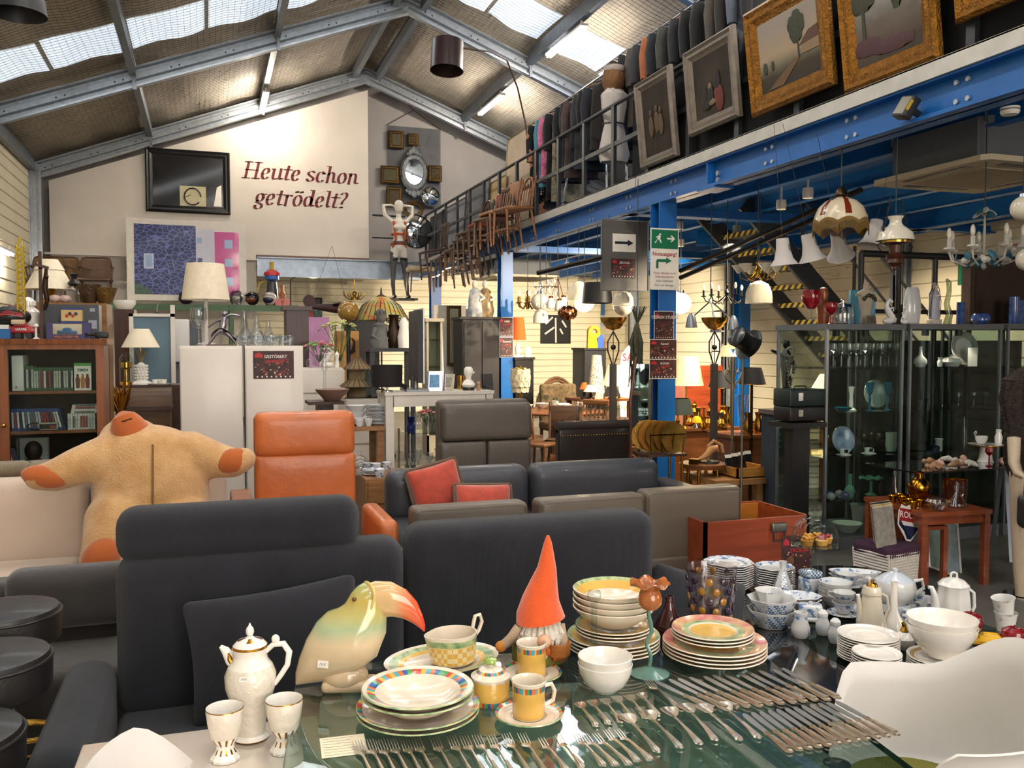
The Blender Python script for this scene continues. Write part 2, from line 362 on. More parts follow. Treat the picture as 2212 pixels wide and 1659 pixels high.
rail2=sT(G().cyl((PX1+.02,GY-.35,MZ+.98),(MX+.1,GY-.35,MZ+.98),.022).cyl((PX1+.02,GY-.35,MZ+.5),(MX+.1,GY-.35,MZ+.5),.016).mk('railing',RAILM))
bz=P(750,600,y=GY-.4).z
GB=mat('beam_blue_grey','98a3b0',.4,.6,var=(8,.14))
sT(G().bx(P(553,580,y=GY).x,MX,GY-.42,GY-.4,bz,MZ).bx(P(553,580,y=GY).x,MX,GY-.5,GY-.3,bz-.02,bz).bx(P(553,580,y=GY).x,MX,GY-.5,GY-.3,MZ-.02,MZ).mk('beam_far',GB,hard=1))
sT(G().bx(WL,MX,GY-.1,GY+1.6,MZ-.04,MZ).mk('ceiling_far',WHITE,hard=1))
sT(G().bx(8.6,8.62,2,11.4,BB,MZ-.1).bx(8.52,8.7,2,11.4,BB,BB+.02).bx(8.52,8.7,2,11.4,MZ-.12,MZ-.1).mk('beam_side',BLUE,hard=1))
sT(G().bx(8.48,8.5,2,11.4,MZ-.12,MZ+.03).mk('trim_4',FASC,hard=1))
sT(G().bx(6.8,8.6,11.4,11.42,BB,MZ-.1).bx(6.8,8.6,11.36,11.4,MZ-.12,MZ+.03).mk('beam_side',BLUE,hard=1))
TUBE=mat('fluorescent_tube','fff4e0',.4,em=14,emcol='fff2dc')
def fluor(name,loc,L,lB,power,rot=O3):
 t=tH(name,lB,'light fixture',loc,gP='fluorescent ceiling lights',rot=rot)
 G().bx(-.06,.06,-L/2,L/2,.035,.07).bx(-.015,.015,-L/2+.1,-L/2+.13,.07,.16).bx(-.015,.015,L/2-.13,L/2-.1,.07,.16).mk('fixture_body',PLW,t,hard=1)
 for s in(-1,1):G().cyl((s*.028,-L/2+.02,.012),(s*.028,L/2-.02,.012),.016).mk('tube',TUBE,t)
 for k in(-.3,.3):pnt('tube_light',Vector(loc)+Vector((0,k*L,-.07)),power*1.3,(1,.9,.77),.06)
 return t
FZ=lambda x:rz_(x)-.36
ya=P(570,135,x=PURL[2]).y;yb=P(1060,188,x=PURL[5]).y;yc=P(1222,30,x=PURL[5]).y
fluor('fluorescent_light',(PURL[2],ya,FZ(PURL[2])),1.25,'lit tube light under the left roof slope above the white gable panel',60)
fluor('fluorescent_light',(PURL[5],yb,FZ(PURL[5])),1.5,'lit tube light on the right roof slope behind the dark arc lamp cord',70)
fluor('fluorescent_light',(PURL[5],yc,FZ(PURL[5])),1.5,'lit tube light at the top of the photo between two right skylights',70)
wl=P(6,545,x=WL+.12);fluor('fluorescent_light',(WL+.12,wl.y,wl.z),1.3,'lit tube light on the left wall at the edge of the photo',28)
for(x,y,w)in((PURL[2],8.2,'left slope, farthest of three'),(PURL[2],3.4,'left slope, middle of three'),(PURL[5],5.6,'right slope, farther of two'),(PURL[2],-1.2,'left slope, nearest of three'),(PURL[5],.6,'right slope, nearer of two')):
 fluor('fluorescent_light',(x,y,FZ(x)),1.5,'lit tube light above the photographer on the '+w,75)
for ry in RAFY[1:]:
 for s,x in((1,.2),(-1,6.4)):
  area('skylight_daylight',(x,ry-(SK0+SK1)/2,rz_(x)-.25),(0,-s*math.atan(SL),0),5.6 if s>0 else 4.5,1.1,58,(.95,.97,1))
#  helpers for things
def gradmat(name,axis,stops,lo,hi,rough=.3,coat=0,noise=0.0,nscale=20,metal=0,bump=None):
 if name in MATS:return MATS[name]
 m=mat(name,stops[0][1],rough,metal,coat=coat,var=(9,.05),bump=bump);nt=m.node_tree;b=nt.nodes['Principled BSDF'];tc=nt.nodes['Texture Coordinate']
 sp=nt.nodes.new('ShaderNodeSeparateXYZ');nt.links.new(tc.outputs['Object'],sp.inputs[0])
 mr=nt.nodes.new('ShaderNodeMapRange');mr.inputs[1].default_value=lo;mr.inputs[2].default_value=hi;src=sp.outputs[axis]
 if noise:
  n=nt.nodes.new('ShaderNodeTexNoise');n.inputs['Scale'].default_value=nscale;n.inputs['Detail'].default_value=5;nt.links.new(tc.outputs['Object'],n.inputs['Vector'])
  ma=nt.nodes.new('ShaderNodeMath');ma.operation='MULTIPLY_ADD';ma.inputs[1].default_value=noise*(hi-lo)*2;nt.links.new(n.outputs[0],ma.inputs[0]);nt.links.new(src,ma.inputs[2])
  sb=nt.nodes.new('ShaderNodeMath');sb.operation='SUBTRACT';sb.inputs[1].default_value=noise*(hi-lo);nt.links.new(ma.outputs[0],sb.inputs[0]);src=sb.outputs[0]
 nt.links.new(src,mr.inputs[0]);r=nt.nodes.new('ShaderNodeValToRGB');e=r.color_ramp.elements
 while len(e)<len(stops):e.new(.5)
 for i,(p,c)in eN(stops):e[i].position=p;e[i].color=lin(c)
 nt.links.new(mr.outputs[0],r.inputs[0]);nt.links.new(r.outputs[0],b.inputs['Base Color']);return m
ORD=['first','second','third','fourth','fifth','sixth','seventh','eighth','ninth','tenth','eleventh','twelfth','thirteenth','fourteenth','fifteenth','sixteenth','seventeenth','eighteenth','nineteenth','twentieth','twenty-first','twenty-second','twenty-third','twenty-fourth']
def level(i,n):return'topmost'if i==n-1 else('lowest'if i==0 else ORD[i]+' from the bottom')
def lsp(a,b,n):return[a+(b-a)*i/max(1,n-1)for i in rG(n)]
def fr(x0,y0,x1,y1,y):
 a=P(x0,(y0+y1)/2,y=y);b=P(x1,(y0+y1)/2,y=y);xm=(x0+x1)/2;return a.x,b.x,P(xm,y1,y=y).z,P(xm,y0,y=y).z
#  glass dining table
TZ=.75
ca=P(645,1442,z=TZ);cb=P(1585,1380,z=TZ);tdir=(cb-ca).normalized();tang=math.atan2(tdir.y,tdir.x);tperp=Vector((tdir.y,-tdir.x,0))
TW=(cb-ca).length+.02;TD=.86
TG=glass('table_glass','dfeee7',.01,.93,1.95);TE=mat('green_glass_edge','2c5548',.1,trans=.5,coat=.5)
def tw(a,b,z=TZ):p=ca+tdir*a+tperp*b;return(p.x,p.y,z)
tb=tH('glass_table','large rectangular clear glass dining table with chrome columns in front','table',tw(0,0,0),tang)
for nm,z in(('table_top',TZ),('lower_glass',TZ-.075)):
 o=0 if nm=='table_top'else.06
 top=G().bx(o,TW-o,-TD+o,-o,z-.014,z).mk(nm,TG if not o else mat('frosted_glass','c6d2ca',.25,alpha=.75,coat=.5),tb,hard=1)  # lower sheet's pale colour brightens the table in place of bright reflections
 e=G()
 for q in((o,TW-o,-TD+o-.002,-TD+o+.0),(o,TW-o,-o,.002-o)):e.bx(*q,z-.0139,z-.0001)
 for q in((o-.002,o,-TD+o,-o),(TW-o,TW-o+.002,-TD+o,-o)):e.bx(*q,z-.0139,z-.0001)
 e.mk('polished_edge',TE,top,hard=1)
rib=[(0,0)]+[q for i in rG(26)for q in((.044,.02+i*.025),(.05,.026+i*.025),(.05,.038+i*.025),(.044,.043+i*.025))]+[(.055,.665),(.055,.674),(0,.674)]
cm=G().lA(rib,24).mesh('leg',CHROME)
for a,b in((.14,.1),(TW-.12,.1),(.14,TD-.1),(TW-.13,TD-.1)):put(cm,'leg',tb,(a,-b,0))
sp=G().lA([(0,.676),(.03,.676),(.03,.735),(0,.735)],16).mesh('spacer',CHROME)
for a,b in((.14,.1),(TW-.12,.1),(.14,TD-.1),(TW-.13,TD-.1)):put(sp,'spacer',tb,(a,-b,0))
TILE=[mat('tile_'+k,c,.2,coat=.5)for k,c in(('orange','d9743a'),('blue','2f5f9c'),('green','4f9a5a'),('red','c2503c'),('yellow','e2b04c'),('teal','58a6b8'))]
CER=mat('cream_ceramic','e6d8c3',.16,coat=.6,var=(5,.03));YEL=mat('yellow_glaze','ddb055',.25,coat=.5,var=(14,.08));GRN=mat('green_scroll_band','5c8a58',.3,coat=.5,var=(40,.3,'cfd2a0'))
def plate(Rr,h=.022,seg=48,well=.62,mi=None):
 return G().lA([(0,0),(Rr*well,0),(Rr*(well+.06),.004),(Rr*.96,h*.86),(Rr,h),(Rr*.985,h+.003),(Rr*.9,h*.9),(Rr*.76,h*.55),(Rr*(well+.04),.009),(Rr*well,.006),(Rr*.3,.005),(0,.005)],seg,mi=mi)
def tile_mi(i,j):return 1+(j*5+j//6)%6 if i in(5,6)and i==6-0 else(7 if i in(4,)else 0)
def tile_mi2(i,j):return 1+(j*5+j//6)%6 if i==5 else(7 if i==4 else 0)
TM=[CER]+TILE+[GRN]
def stack(kind,name,cat,n,me,px,py,step,lB,gP,z0=TZ,parent_z=None,rz=True):
 p=P(px,py,z=z0)
 for i in rG(n):
  put(me,name,None,(p.x+random.uniform(-1,1)*.002,p.y+random.uniform(-1,1)*.002,z0+.001+i*step),(0,0,random.uniform(0,6)if rz else 0),lB%level(i,n),cat,gP)
 return Vector((p.x,p.y,z0+n*step))
m1=plate(.148,.02,60,.62,tile_mi2).mesh('dinner_plate',TM);p=P(903,1550,z=TZ)
for i in rG(2):put(m1,'dinner_plate',None,(p.x,p.y,TZ+.001+.012*i),(0,0,i),'cream dinner plate with coloured tile rim, %s under the soup plates'%('lower one'if i==0 else'upper one'),'plate','tile-rim plates')
def soup(Rr,mi):return G().lA([(0,0),(Rr*.5,0),(Rr*.7,.02),(Rr*.74,.028),(Rr*.97,.038),(Rr,.041),(Rr*.98,.044),(Rr*.9,.04),(Rr*.76,.034),(Rr*.7,.026),(Rr*.5,.007),(0,.005)],60,mi=mi)
m2=soup(.135,lambda i,j:1+(j*5+j//6)%6 if i==7 else(7 if i==5 else 0)).mesh('soup_plate',TM)
for i in rG(2):put(m2,'soup_plate',None,(p.x,p.y,TZ+.021+.013*i),(0,0,i*2),'deep cream soup plate with coloured tile rim, %s of the two'%('lower'if i==0 else'upper'),'plate','tile-rim plates')
p=P(955,1437,z=TZ)
G().lA([(0,0),(.1,0),(.11,.006),(.165,.018),(.168,.021),(.155,.018),(.128,.014),(.112,.009),(.1,.006),(0,.006)],56,mi=lambda i,j:2 if i==5 else(1 if i==6 else 0),sy=.74).mk('oval_platter',[CER,YEL,GRN],None,(p.x,p.y,TZ+.001),(0,0,R(12)),'oval platter with yellow band and green scroll rim','platter')
sb=tH('sauce_boat','yellow checked sauce boat with loop handle on the oval platter','sauce boat',(p.x+.03,p.y-.01,TZ+.012),R(10))
CHK=mat('yellow_check','e0b45c',.25,coat=.5);nt=CHK.node_tree;ck=nt.nodes.new('ShaderNodeTexChecker');ck.inputs['Scale'].default_value=75;ck.inputs[1].default_value=lin('e0b152');ck.inputs[2].default_value=lin('ecd9a4');nt.links.new(nt.nodes['Texture Coordinate'].outputs['Object'],ck.inputs[0]);nt.links.new(ck.outputs[0],nt.nodes['Principled BSDF'].inputs['Base Color'])
G().lA([(0,0),(.052,0),(.058,.006),(.06,.055),(.061,.072),(.062,.082),(.058,.082),(.056,.05),(.05,.01),(0,.008)],40,mi=lambda i,j:1 if i==2 else(2 if i==3 else 0),sx=1.1,rf=lambda r,z,a:r*(1+.28*max(0,cos(a-pi))**8*(z/.082))).mk('bowl',[CER,CHK,GRN],sb)
G().tube([(.055,0,.05),(.08,0,.075),(.09,0,.1),(.083,0,.12),(.068,0,.118),(.06,0,.085)],.008,10,flat=.6).mk('handle',CER,sb)
p=P(1060,1518,z=TZ);t=tH('sugar_bowl','round yellow lidded sugar bowl with tile bands and green knob','sugar bowl',(p.x,p.y,TZ),0)
G().lA([(0,0),(.04,0),(.046,.003),(.047,.016),(.047,.062),(.045,.066),(.03,.066)],40,mi=lambda i,j:1+(j*5+j//6)%6 if i==2 else(7 if i==3 else 0)).mk('bowl',[CER]+TILE+[YEL],t)
ld=G().lA([(.05,.067),(.05,.071),(.036,.08),(.03,.086),(.018,.092),(.006,.094),(.006,.1),(0,.1)],40,mi=lambda i,j:1+(j*5+j//6)%6 if i==2 else 0).mk('lid',[CER]+TILE,t)
G().lA([(0,.1),(.012,.1),(.017,.106),(.015,.112),(0,.114)],20).mk('knob',mat('green_glaze','8faa4a',.2,coat=.5),ld)
mug=G().lA([(0,0),(.036,0),(.039,.004),(.039,.066),(.04,.08),(.042,.088),(.0405,.09),(.037,.082),(.036,.01),(0,.006)],48,mi=lambda i,j:1+(j*5+j//6)%6 if i==3 else(7 if i==2 else 0)).mesh('mug_body',TM[:-1]+[YEL])
mh=G().tube([(.036,0,.07),(.058,0,.072),(.066,0,.055),(.062,0,.032),(.036,0,.02)],.0055,8).mesh('handle',CER)
sau=plate(.082,.014,48,.5,tile_mi2).mesh('saucer',TM)
for(px,py,rz,w)in((1148,1463,R(30),'back'),(1142,1553,R(-2),'front')):
 p=P(px,py,z=TZ)
 put(sau,'saucer',None,(p.x,p.y,TZ+.001),(0,0,rz),'tile-rim saucer under the %s yellow mug'%w,'saucer','tile-rim saucers')
 t=tH('mug','yellow mug with coloured tile band, the %s one of two'%w,'mug',(p.x,p.y,TZ+.0075),rz,'yellow mugs');put(mug,'mug_body',t);put(mh,'handle',t)
wb_=G().lA([(0,0),(.03,0),(.033,.004),(.055,.022),(.068,.05),(.071,.072),(.069,.073),(.064,.05),(.05,.024),(.03,.01),(0,.008)],40).mesh('cereal_bowl',PORC)
p=P(1307,1492,z=TZ)
for i in rG(2):put(wb_,'cereal_bowl',None,(p.x,p.y,TZ+.001+i*.02),O3,'white porcelain bowl, %s of the stacked pair on the glass table'%('lower'if i==0 else'upper'),'bowl','stacked white bowls')
YR=[CER,YEL,GRN]
ymi=lambda i,j:2 if i==5 else(1 if i in(6,7)else 0)
dm=plate(.136,.017,48,.6,ymi).mesh('dinner_plate',YR);pc=P(1325,1405,z=TZ)
for i in rG(4):put(dm,'dinner_plate',None,(pc.x,pc.y,TZ+.001+i*.0105),(0,0,i),'large yellow plate with green scroll rim, %s of four'%level(i,4),'plate','yellow and green plates')
dm2=plate(.112,.015,48,.6,ymi).mesh('side_plate',YR);z=TZ+.001+4*.0105+.004
for i in rG(3):put(dm2,'side_plate',None,(pc.x,pc.y,z+i*.0095),(0,0,i),'smaller yellow plate with green scroll rim, %s of three'%level(i,3),'plate','yellow and green plates')
bm_=G().lA([(0,0),(.055,0),(.06,.003),(.095,.026),(.118,.05),(.12,.056),(.117,.058),(.108,.05),(.086,.03),(.06,.011),(0,.007)],48,mi=lambda i,j:2 if i==6 else(1 if i==7 else 0)).mesh('deep_bowl',YR);z+=3*.0095+.003
for i in rG(4):put(bm_,'deep_bowl',None,(pc.x,pc.y,z+i*.0175),(0,0,i),'wide yellow bowl with green scroll rim, %s of four stacked'%level(i,4),'bowl','yellow and green bowls')
PINK=mat('tulip_print','d9c08a',.22,coat=.5,var=(22,.2,'c0606a'));TUL=[CER,PINK,GRN,YEL]
tmi=lambda i,j:1 if i in(5,6)else(2 if i in(7,)else(3 if i>8 else 0))
pt=P(1543,1418,z=TZ)
tm1=plate(.148,.016,48,.55,tmi).mesh('dinner_plate',TUL)
for i in rG(4):put(tm1,'dinner_plate',None,(pt.x,pt.y,TZ+.001+i*.0105),(0,0,i*1.3),'large tulip-print dinner plate, %s of four'%level(i,4),'plate','tulip-print plates')
tm2=plate(.117,.015,48,.55,tmi).mesh('side_plate',TUL);z=TZ+.001+.046
for i in rG(3):put(tm2,'side_plate',None,(pt.x,pt.y+.01,z+i*.0095),(0,0,i*2.1),'smaller tulip-print plate, %s of three'%level(i,3),'plate','tulip-print plates')
p=P(1283,1440,z=TZ);t=tH('bud_vase','tall clear glass stem vase with amber base before the yellow plates','vase',p)
G().lA([(0,0),(.03,0),(.042,.012),(.04,.03),(.024,.045),(.012,.052),(0,.052)],24).mk('base',mat('amber_glass','b0683c',.08,trans=.75,coat=.3),t)
G().lA([(.012,.052),(.009,.09),(.0075,.16),(.009,.185),(.018,.192),(.02,.203),(.017,.213),(.006,.216)],20).mk('neck',CLEAR,t)
p=P(1403,1457,z=TZ);t=tH('candle_holder','art glass candle holder with orange flower cup and wavy teal stem','candle holder',p)
TEAL=mat('teal_glass','7fb0a0',.08,trans=.5,coat=.4);ORG=mat('orange_glass','c8743a',.1,trans=.35,coat=.5,var=(30,.2))
G().lA([(0,0),(.052,0),(.054,.004),(.03,.012),(.01,.02),(0,.021)],32).mk('foot',TEAL,t)
G().tube([(.004*sin(i*.9)*(2 if 3<i<9 else.6),.004*cos(i),.018+i*.0125)for i in rG(14)],.0055,8).mk('stem',TEAL,t)
G().lA([(0,.18),(.02,.182),(.031,.195),(.033,.21),(.028,.228),(.024,.234),(.036,.248),(.054,.252),(.053,.255),(.034,.252),(.022,.238),(.018,.21),(0,.19)],40,rf=lambda r,z,a:(r,z+(.007*sin(a*6)if z>.247 else 0))).mk('flower_cup',ORG,t)
p=P(1535,1366,z=TZ);t=tH('dotted_vase','clear glass vase set with purple and amber glass dots','vase',(p.x,p.y,TZ))
G().lA([(0,0),(.055,0),(.058,.006),(.066,.1),(.078,.2),(.08,.208),(.074,.207),(.062,.1),(.053,.015),(0,.012)],36,rf=lambda r,z,a:r*(1+.012*sin(a*11+z*120))).mk('glass_body',glass('vase_glass','f4f2f4',.08,.96,1.8),t)
dots=[mat('dot_'+c,c,.1,trans=.3,coat=.5)for c in('3a2440','a8762c','6a5a70','4a3550')]
for k in rG(4):dots[k].name=('purple_dot','amber_dot','clear_dot','violet_dot')[k]
dg=[G().sph(O3,(.004,.0115,.0125),10,6).mesh('glass_dot',m)for m in dots]
for row in rG(6):
 for k in rG(10):
  a=2*pi*(k+.5*(row%2))/10;z=.022+row*.031;r=.058+(.02*z/.2)
  put(random.choice(dg+dg[:2]),'glass_dot',t,(r*cos(a)*1.01,r*sin(a)*1.01,z),(0,0,a))
p=P(1611,1376,z=TZ);G().lA([(0,0),(.013,0),(.017,.04),(.0155,.04),(.012,.006),(0,.006)],20).mk('shot_glass',CLEAR,None,(p.x-.03,p.y-.02,TZ+.001),lB='tiny clear shot glass beside the dotted vase',cat='glass')
p=P(1452,1372,z=TZ);G().lA([(0,0),(.045,0),(.048,.008),(.046,.03),(.02,.075),(.012,.1),(.013,.12),(.01,.12),(.009,.1),(.04,.025),(0,.01)],28).mk('maroon_vase',mat('maroon_glass','3a1216',.1,coat=.6),None,(p.x-.005,p.y+.01,TZ+.001),lB='squat dark maroon glass vase behind the orange candle holder',cat='vase')
INK=mat('ink','3a3a48',.8)
def scribble(parent,w,h,rows,x0=0,y0=0,m=INK):
 g=G()
 for r in rG(rows):
  y=y0+h/2-h*(r+.7)/(rows+.4);L=w*random.uniform(.45,.85);k=int(L/.0035)
  g.tube([(x0-w/2+.06*w+i*L/k,y+random.uniform(-.0022,.0022),.0006)for i in rG(k+1)],.0006,3,False)
 return g.mk('handwriting',m,parent)
a=P(742,1612,z=TZ);n=G().bx(-.05,.05,-.05,.05,0,.0006).mk('price_note',mat('cream_paper','e2d6b8',.85),None,(a.x,a.y,TZ+.001),(0,0,tang+.08),'handwritten cream price note lying by the front forks','note',hard=1);scribble(n,.1,.1,7)
def tag3(parent,loc,rot,w=.02,h=.014):
 o=G().bx(-w/2,w/2,-h/2,h/2,0,.0006).mk('price_tag',PAPER,parent,loc,rot,hard=1)
 G().tube([(-w*.3+i*w*.12,(.2 if i%2 else-.2)*h,.0009)for i in rG(6)],.0006,3,False).mk('handwriting',INK,o);return o
SILV=mat('silver_plate','d2c9bb',.26,1,var=(30,.14))
def sect(g,pts):
 vs=[];fs=[]
 for(x,w,z,t)in pts:vs+=[(x,-w,z),(x,-w*.5,z+t),(x,w*.5,z+t),(x,w,z),(x,0,z-t*.4)]
 for i in rG(len(pts)-1):
  for k in rG(5):a=i*5+k;b=i*5+(k+1)%5;fs.append((a,b,b+5,a+5))
 n=len(pts);fs+=[(4,3,2,1,0),tuple(rG(n*5-5,n*5))];return g.add(vs,fs)
def handle(g,x0,L,fan=True):
 sect(g,[(x0,.0035,.006,.003),(x0+L*.12,.0028,.007,.003),(x0+L*.55,.004,.005,.0035),(x0+L*.82,.008,.003,.004),(x0+L*.95,.011,.002,.004),(x0+L,.0035,.002,.003)])
 for k in(-1,0,1):g.tube([(x0+L*.45,k*.0018,.0085),(x0+L*.8,k*.004,.0075),(x0+L*.96,k*.0062,.0055)],.0011,4,False)
def spoon(L):
 g=G();B=L*.31;W_=L*.105
 def f(u,v):
  a=v*2-1;x=B*u;w=W_*(sin(pi*min(1,u*.96+.02)**.8))**.6;return(x,a*w,.004+.009*(a*a*.9)*sin(pi*u)+.002*u+.003*(1-sin(pi*u)))
 g.sheet(f,14,8,.0014);handle(g,B*.97,L-B*.97);return g
def fork(L,n=4,w=.011):
 g=G();B=L*.34
 for k in rG(n):
  y=(k-(n-1)/2)*w*2/n;g.tube([(0,y,.0105),(B*.25,y,.0075),(B*.62,y*1.02,.003)],[.0006,.0013,.0017],5)
 sect(g,[(B*.58,w,.002,.003),(B*.75,w*.95,.003,.003),(B*.92,w*.45,.006,.003),(B,.0035,.006,.003)]);handle(g,B*.98,L-B*.98);return g
def knife(L):
 g=G();b=L*.52
 g.prism([(0,.004),(.004,.009),(b*.3,.0105),(b,.006),(b,-.006),(b*.5,-.0085),(b*.15,-.006),(.002,0)],.0035,.005,2)
 g.mt(1).lA([(0,0),(.006,0),(.0075,.004),(.0055,.008),(.006,.02),(.0085,L*.48-.02),(.009,L*.48-.006),(.005,L*.48),(0,L*.48)],10,c=O3)if False else g
 g.mi=1;sect(g,[(b-.002,.0065,.003,.004),(b+.006,.0075,.002,.006),(b+.012,.005,.003,.004),(b+.03,.006,.002,.005),(L*.9,.0095,.001,.007),(L*.97,.0105,.001,.006),(L,.006,.002,.004)])
 for k in(-1,0,1):g.tube([(b+.02,k*.003,.0075),(L*.96,k*.0045,.0085)],.0013,4,False)
 return g
BLADE=mat('knife_blade','d0d0ce',.3,1,var=(12,.06));KH=mat('knife_handle_silver','b5a592',.32,1,var=(40,.2))
km=knife(.222).mesh('table_knife',[BLADE,KH]);km2=knife(.205).mesh('dessert_knife',[BLADE,KH]);sm=spoon(.2).mesh('table_spoon',SILV);tsm=spoon(.135).mesh('teaspoon',SILV)
fm=fork(.2,4,.0125).mesh('dinner_fork',SILV);cfm=fork(.15,3,.010).mesh('cake_fork',SILV)
def lay(me,name,h,tl,lB,cat,gP,lift=.001):
 a=P(*h,z=TZ+.004);b=P(*tl,z=TZ+.004);put(me,name,None,(a.x,a.y,TZ+lift),(0,0,math.atan2(b.y-a.y,b.x-a.x)),lB,cat,gP)
for i in rG(12):k=i/11;lay(km,'table_knife',(1412+275*k+(6 if i%3==1 else 0),1472-27*k),(1566+250*k,1543-33*k),'silver-handled table knife in the back knife row, %s from the left'%ORD[i],'knife','back row of knives',.001+.0006*(i%2))
for i in rG(12):k=i/11;lay(km2,'dessert_knife',(1603+199*k,1543-27*k),(1701+228*k,1618-36*k),'silver-handled knife in the front knife row, %s from the left'%ORD[i],'knife','front row of knives',.001+.0006*(i%2))
for i,(h,tl)in eN((((1367,1568),(1451,1654)),((1412,1560),(1502,1644)),((1458,1553),(1544,1638)),((1495,1545),(1576,1629)),((1534,1545),(1632,1624)),((1576,1541),(1674,1622)))):
 lay(sm,'table_spoon',(h[0]-(tl[0]-h[0])*.26,h[1]-(tl[1]-h[1])*.26),tl,'large silver table spoon, %s from the left'%ORD[i],'spoon','row of table spoons',.002)
for i in rG(6):h=(1257+27*i,1533-4*i);lay(tsm,'teaspoon',(h[0]-11,h[1]-13),(h[0]+48,h[1]+52),'small silver teaspoon by the white bowls, %s from the left'%ORD[i],'spoon','row of teaspoons',.001+.0008*(i%2))
lay(fm,'serving_fork',(1396,1472),(1468,1532),'silver fork lying between the teaspoons and the knives','fork','serving forks',.0018)
for i,x in eN((770,796,820,845,872,897,937,974,1001,1028,1058,1092,1126)):lay(fm,'dinner_fork',(x,1606-(x-770)*.045),(x+55+(x-770)*.06,1606-(x-770)*.045+112),'silver dinner fork in the front fork row, %s from the left'%ORD[i],'fork','front row of dinner forks',.001+.0008*(i%2))
for i,(h,tl)in eN((((1168,1600),(1240,1680)),((1205,1595),(1270,1672)),((1243,1592),(1318,1668)),((1262,1592),(1342,1662)),((1285,1592),(1368,1658)),((1308,1585),(1390,1655)),((1332,1582),(1418,1650)))):
 lay(cfm,'cake_fork',h,tl,'small three-tined silver fork, %s from the left'%ORD[i],'fork','row of cake forks',.001+.0008*(i%3))
tp=P(757,1489,z=TZ);s=D(tp)/F
tc_=tH('toucan_figurine','large glazed ceramic toucan with orange-tipped beak on the glass table','figurine',(tp.x,tp.y,TZ+.001),-YAW)
def L2(px,py):return((px-757)*s,0,(1489-py)*s)
TB=gradmat('toucan_glaze',2,[(0,'d8bd98'),(.46,'d8c09c'),(.6,'a3b48c'),(.7,'b5ad6c'),(.84,'b8a04c'),(1,'9aa874')],0,238*s,.12,.8,.05,12);TBK=gradmat('toucan_beak',0,[(0,'d3b07e'),(.45,'cfaa78'),(.66,'d97040'),(1,'d04024')],45*s,160*s,.1,.8,.04,18)
sp_=[(640,1479,2),(652,1464,18),(672,1445,36),(700,1420,56),(732,1394,71),(762,1368,72),(784,1338,58),(792,1310,46),(793,1290,40),(791,1274,30),(790,1263,16),(790,1257,3)]
G().tube([L2(a,b)for a,b,r in sp_],[r*s*.72 for a,b,r in sp_],28,flat=1.39).mk('body',TB,tc_)
G().rbox((0,0,12*s),(118*s,62*s,26*s),12*s,3).sph((L2(745,1462)[0],0,30*s),(52*s,36*s,34*s),20,10).mk('base',TB,tc_)
bk=[(796,1296,36),(815,1293,40),(840,1293,39),(864,1301,33),(886,1316,24),(903,1336,14),(913,1352,7),(917,1363,1.5)]
G().tube([L2(a,b)for a,b,r in bk],[r*s*.58 for a,b,r in bk],24,flat=1.72).mk('beak',TBK,tc_)
G().tube([Vector(L2(806+12*sin(k*.5),1296+40*cos(2*pi*k/24)))+Vector((8*s*cos(2*pi*k/24),28*s*sin(2*pi*k/24),0))for k in rG(24)],3.2*s,6,closed=True).mk('beak_rim',mat('toucan_rim','cdbb6c',.12,coat=.8),tc_)
for sg in(-1,1):e=G().sph((L2(771,1286)[0],sg*24*s,L2(0,1286)[2]),(5*s,4*s,5*s),12,8).mk('eye',mat('eye_brown','5a2a18',.1,coat=.8),tc_)
tag3(tc_,(L2(708,1418)[0],-.055,L2(0,1418)[2]),(R(78),0,R(-14)),.03,.018)
gp_=P(1165,1432,z=TZ);s=D(gp_)/F
gn=tH('gnome_doll','plush gnome doll with tall pointed orange hat and white beard','doll',(gp_.x,gp_.y,TZ+.001),-YAW)
def L3(px,py,y=0):return((px-1165)*s,y,(1432-py)*s)
FELT=mat('orange_plush','d9561f',.95,sheen=.5,var=(30,.08),bump=(180,.3));FUR=mat('white_fur','d8cfc0',.95,bump=(150,.8),var=(50,.12));OLV=mat('olive_felt','6d6a32',.95,bump=(120,.3))
G().lA([(0,0),(48*s,0),(60*s,10*s),(58*s,45*s),(48*s,75*s),(0,90*s)],28,sy=.85).mk('body',OLV,gn)
G().tube([L3(1168,1337),L3(1166,1320),L3(1168,1290),L3(1175,1255),L3(1181,1225),L3(1182,1195),L3(1183,1170),L3(1183,1155)],[v*s for v in(56,53,42,31,22,15,9,3)],24,flat=.9).mk('hat',FELT,gn)
g=G()
for k in rG(70):
 a=random.uniform(-2.9,-.25);r=random.uniform(38,52)*s;x,y=r*cos(a),r*sin(a)*.9;g.tube([(x*.8+2*s,y*.8,92*s),(x*1.05+2*s,y*1.15,random.uniform(60,75)*s),(x*.95,y*1.2,random.uniform(22,50)*s)],[5*s,6*s,1*s],6)
g.mk('beard',FUR,gn)
G().sph(L3(1173,1367,-55*s),15*s,16,10).mk('nose',mat('nose_felt','d9a788',.9),gn)
G().tube([L3(1122,1350,-.02),L3(1105,1372,-.03),L3(1086,1386,-.035)],[12*s,12*s,10*s],12).mk('arm',mat('speckled_knit','b39a80',.95,bump=(200,.5)),gn)
G().sph(L3(1083,1387,-.036),(13*s,11*s,12*s),12,8).mk('hand',mat('ochre_felt','c07a35',.95),gn)
G().tube([L3(1212,1345,-.01),L3(1216,1375,-.03),L3(1212,1392,-.04)],[8*s,10*s,9*s],10).mk('arm',MATS['speckled_knit'],gn)
G().lA([(12*s,0),(24*s,12*s),(26*s,38*s),(23*s,38*s),(0,10*s)],16,c=L3(1205,1412,-.05)).mk('sack',mat('burlap','a9672f',.95,bump=(140,.6)),gn)
g=G()
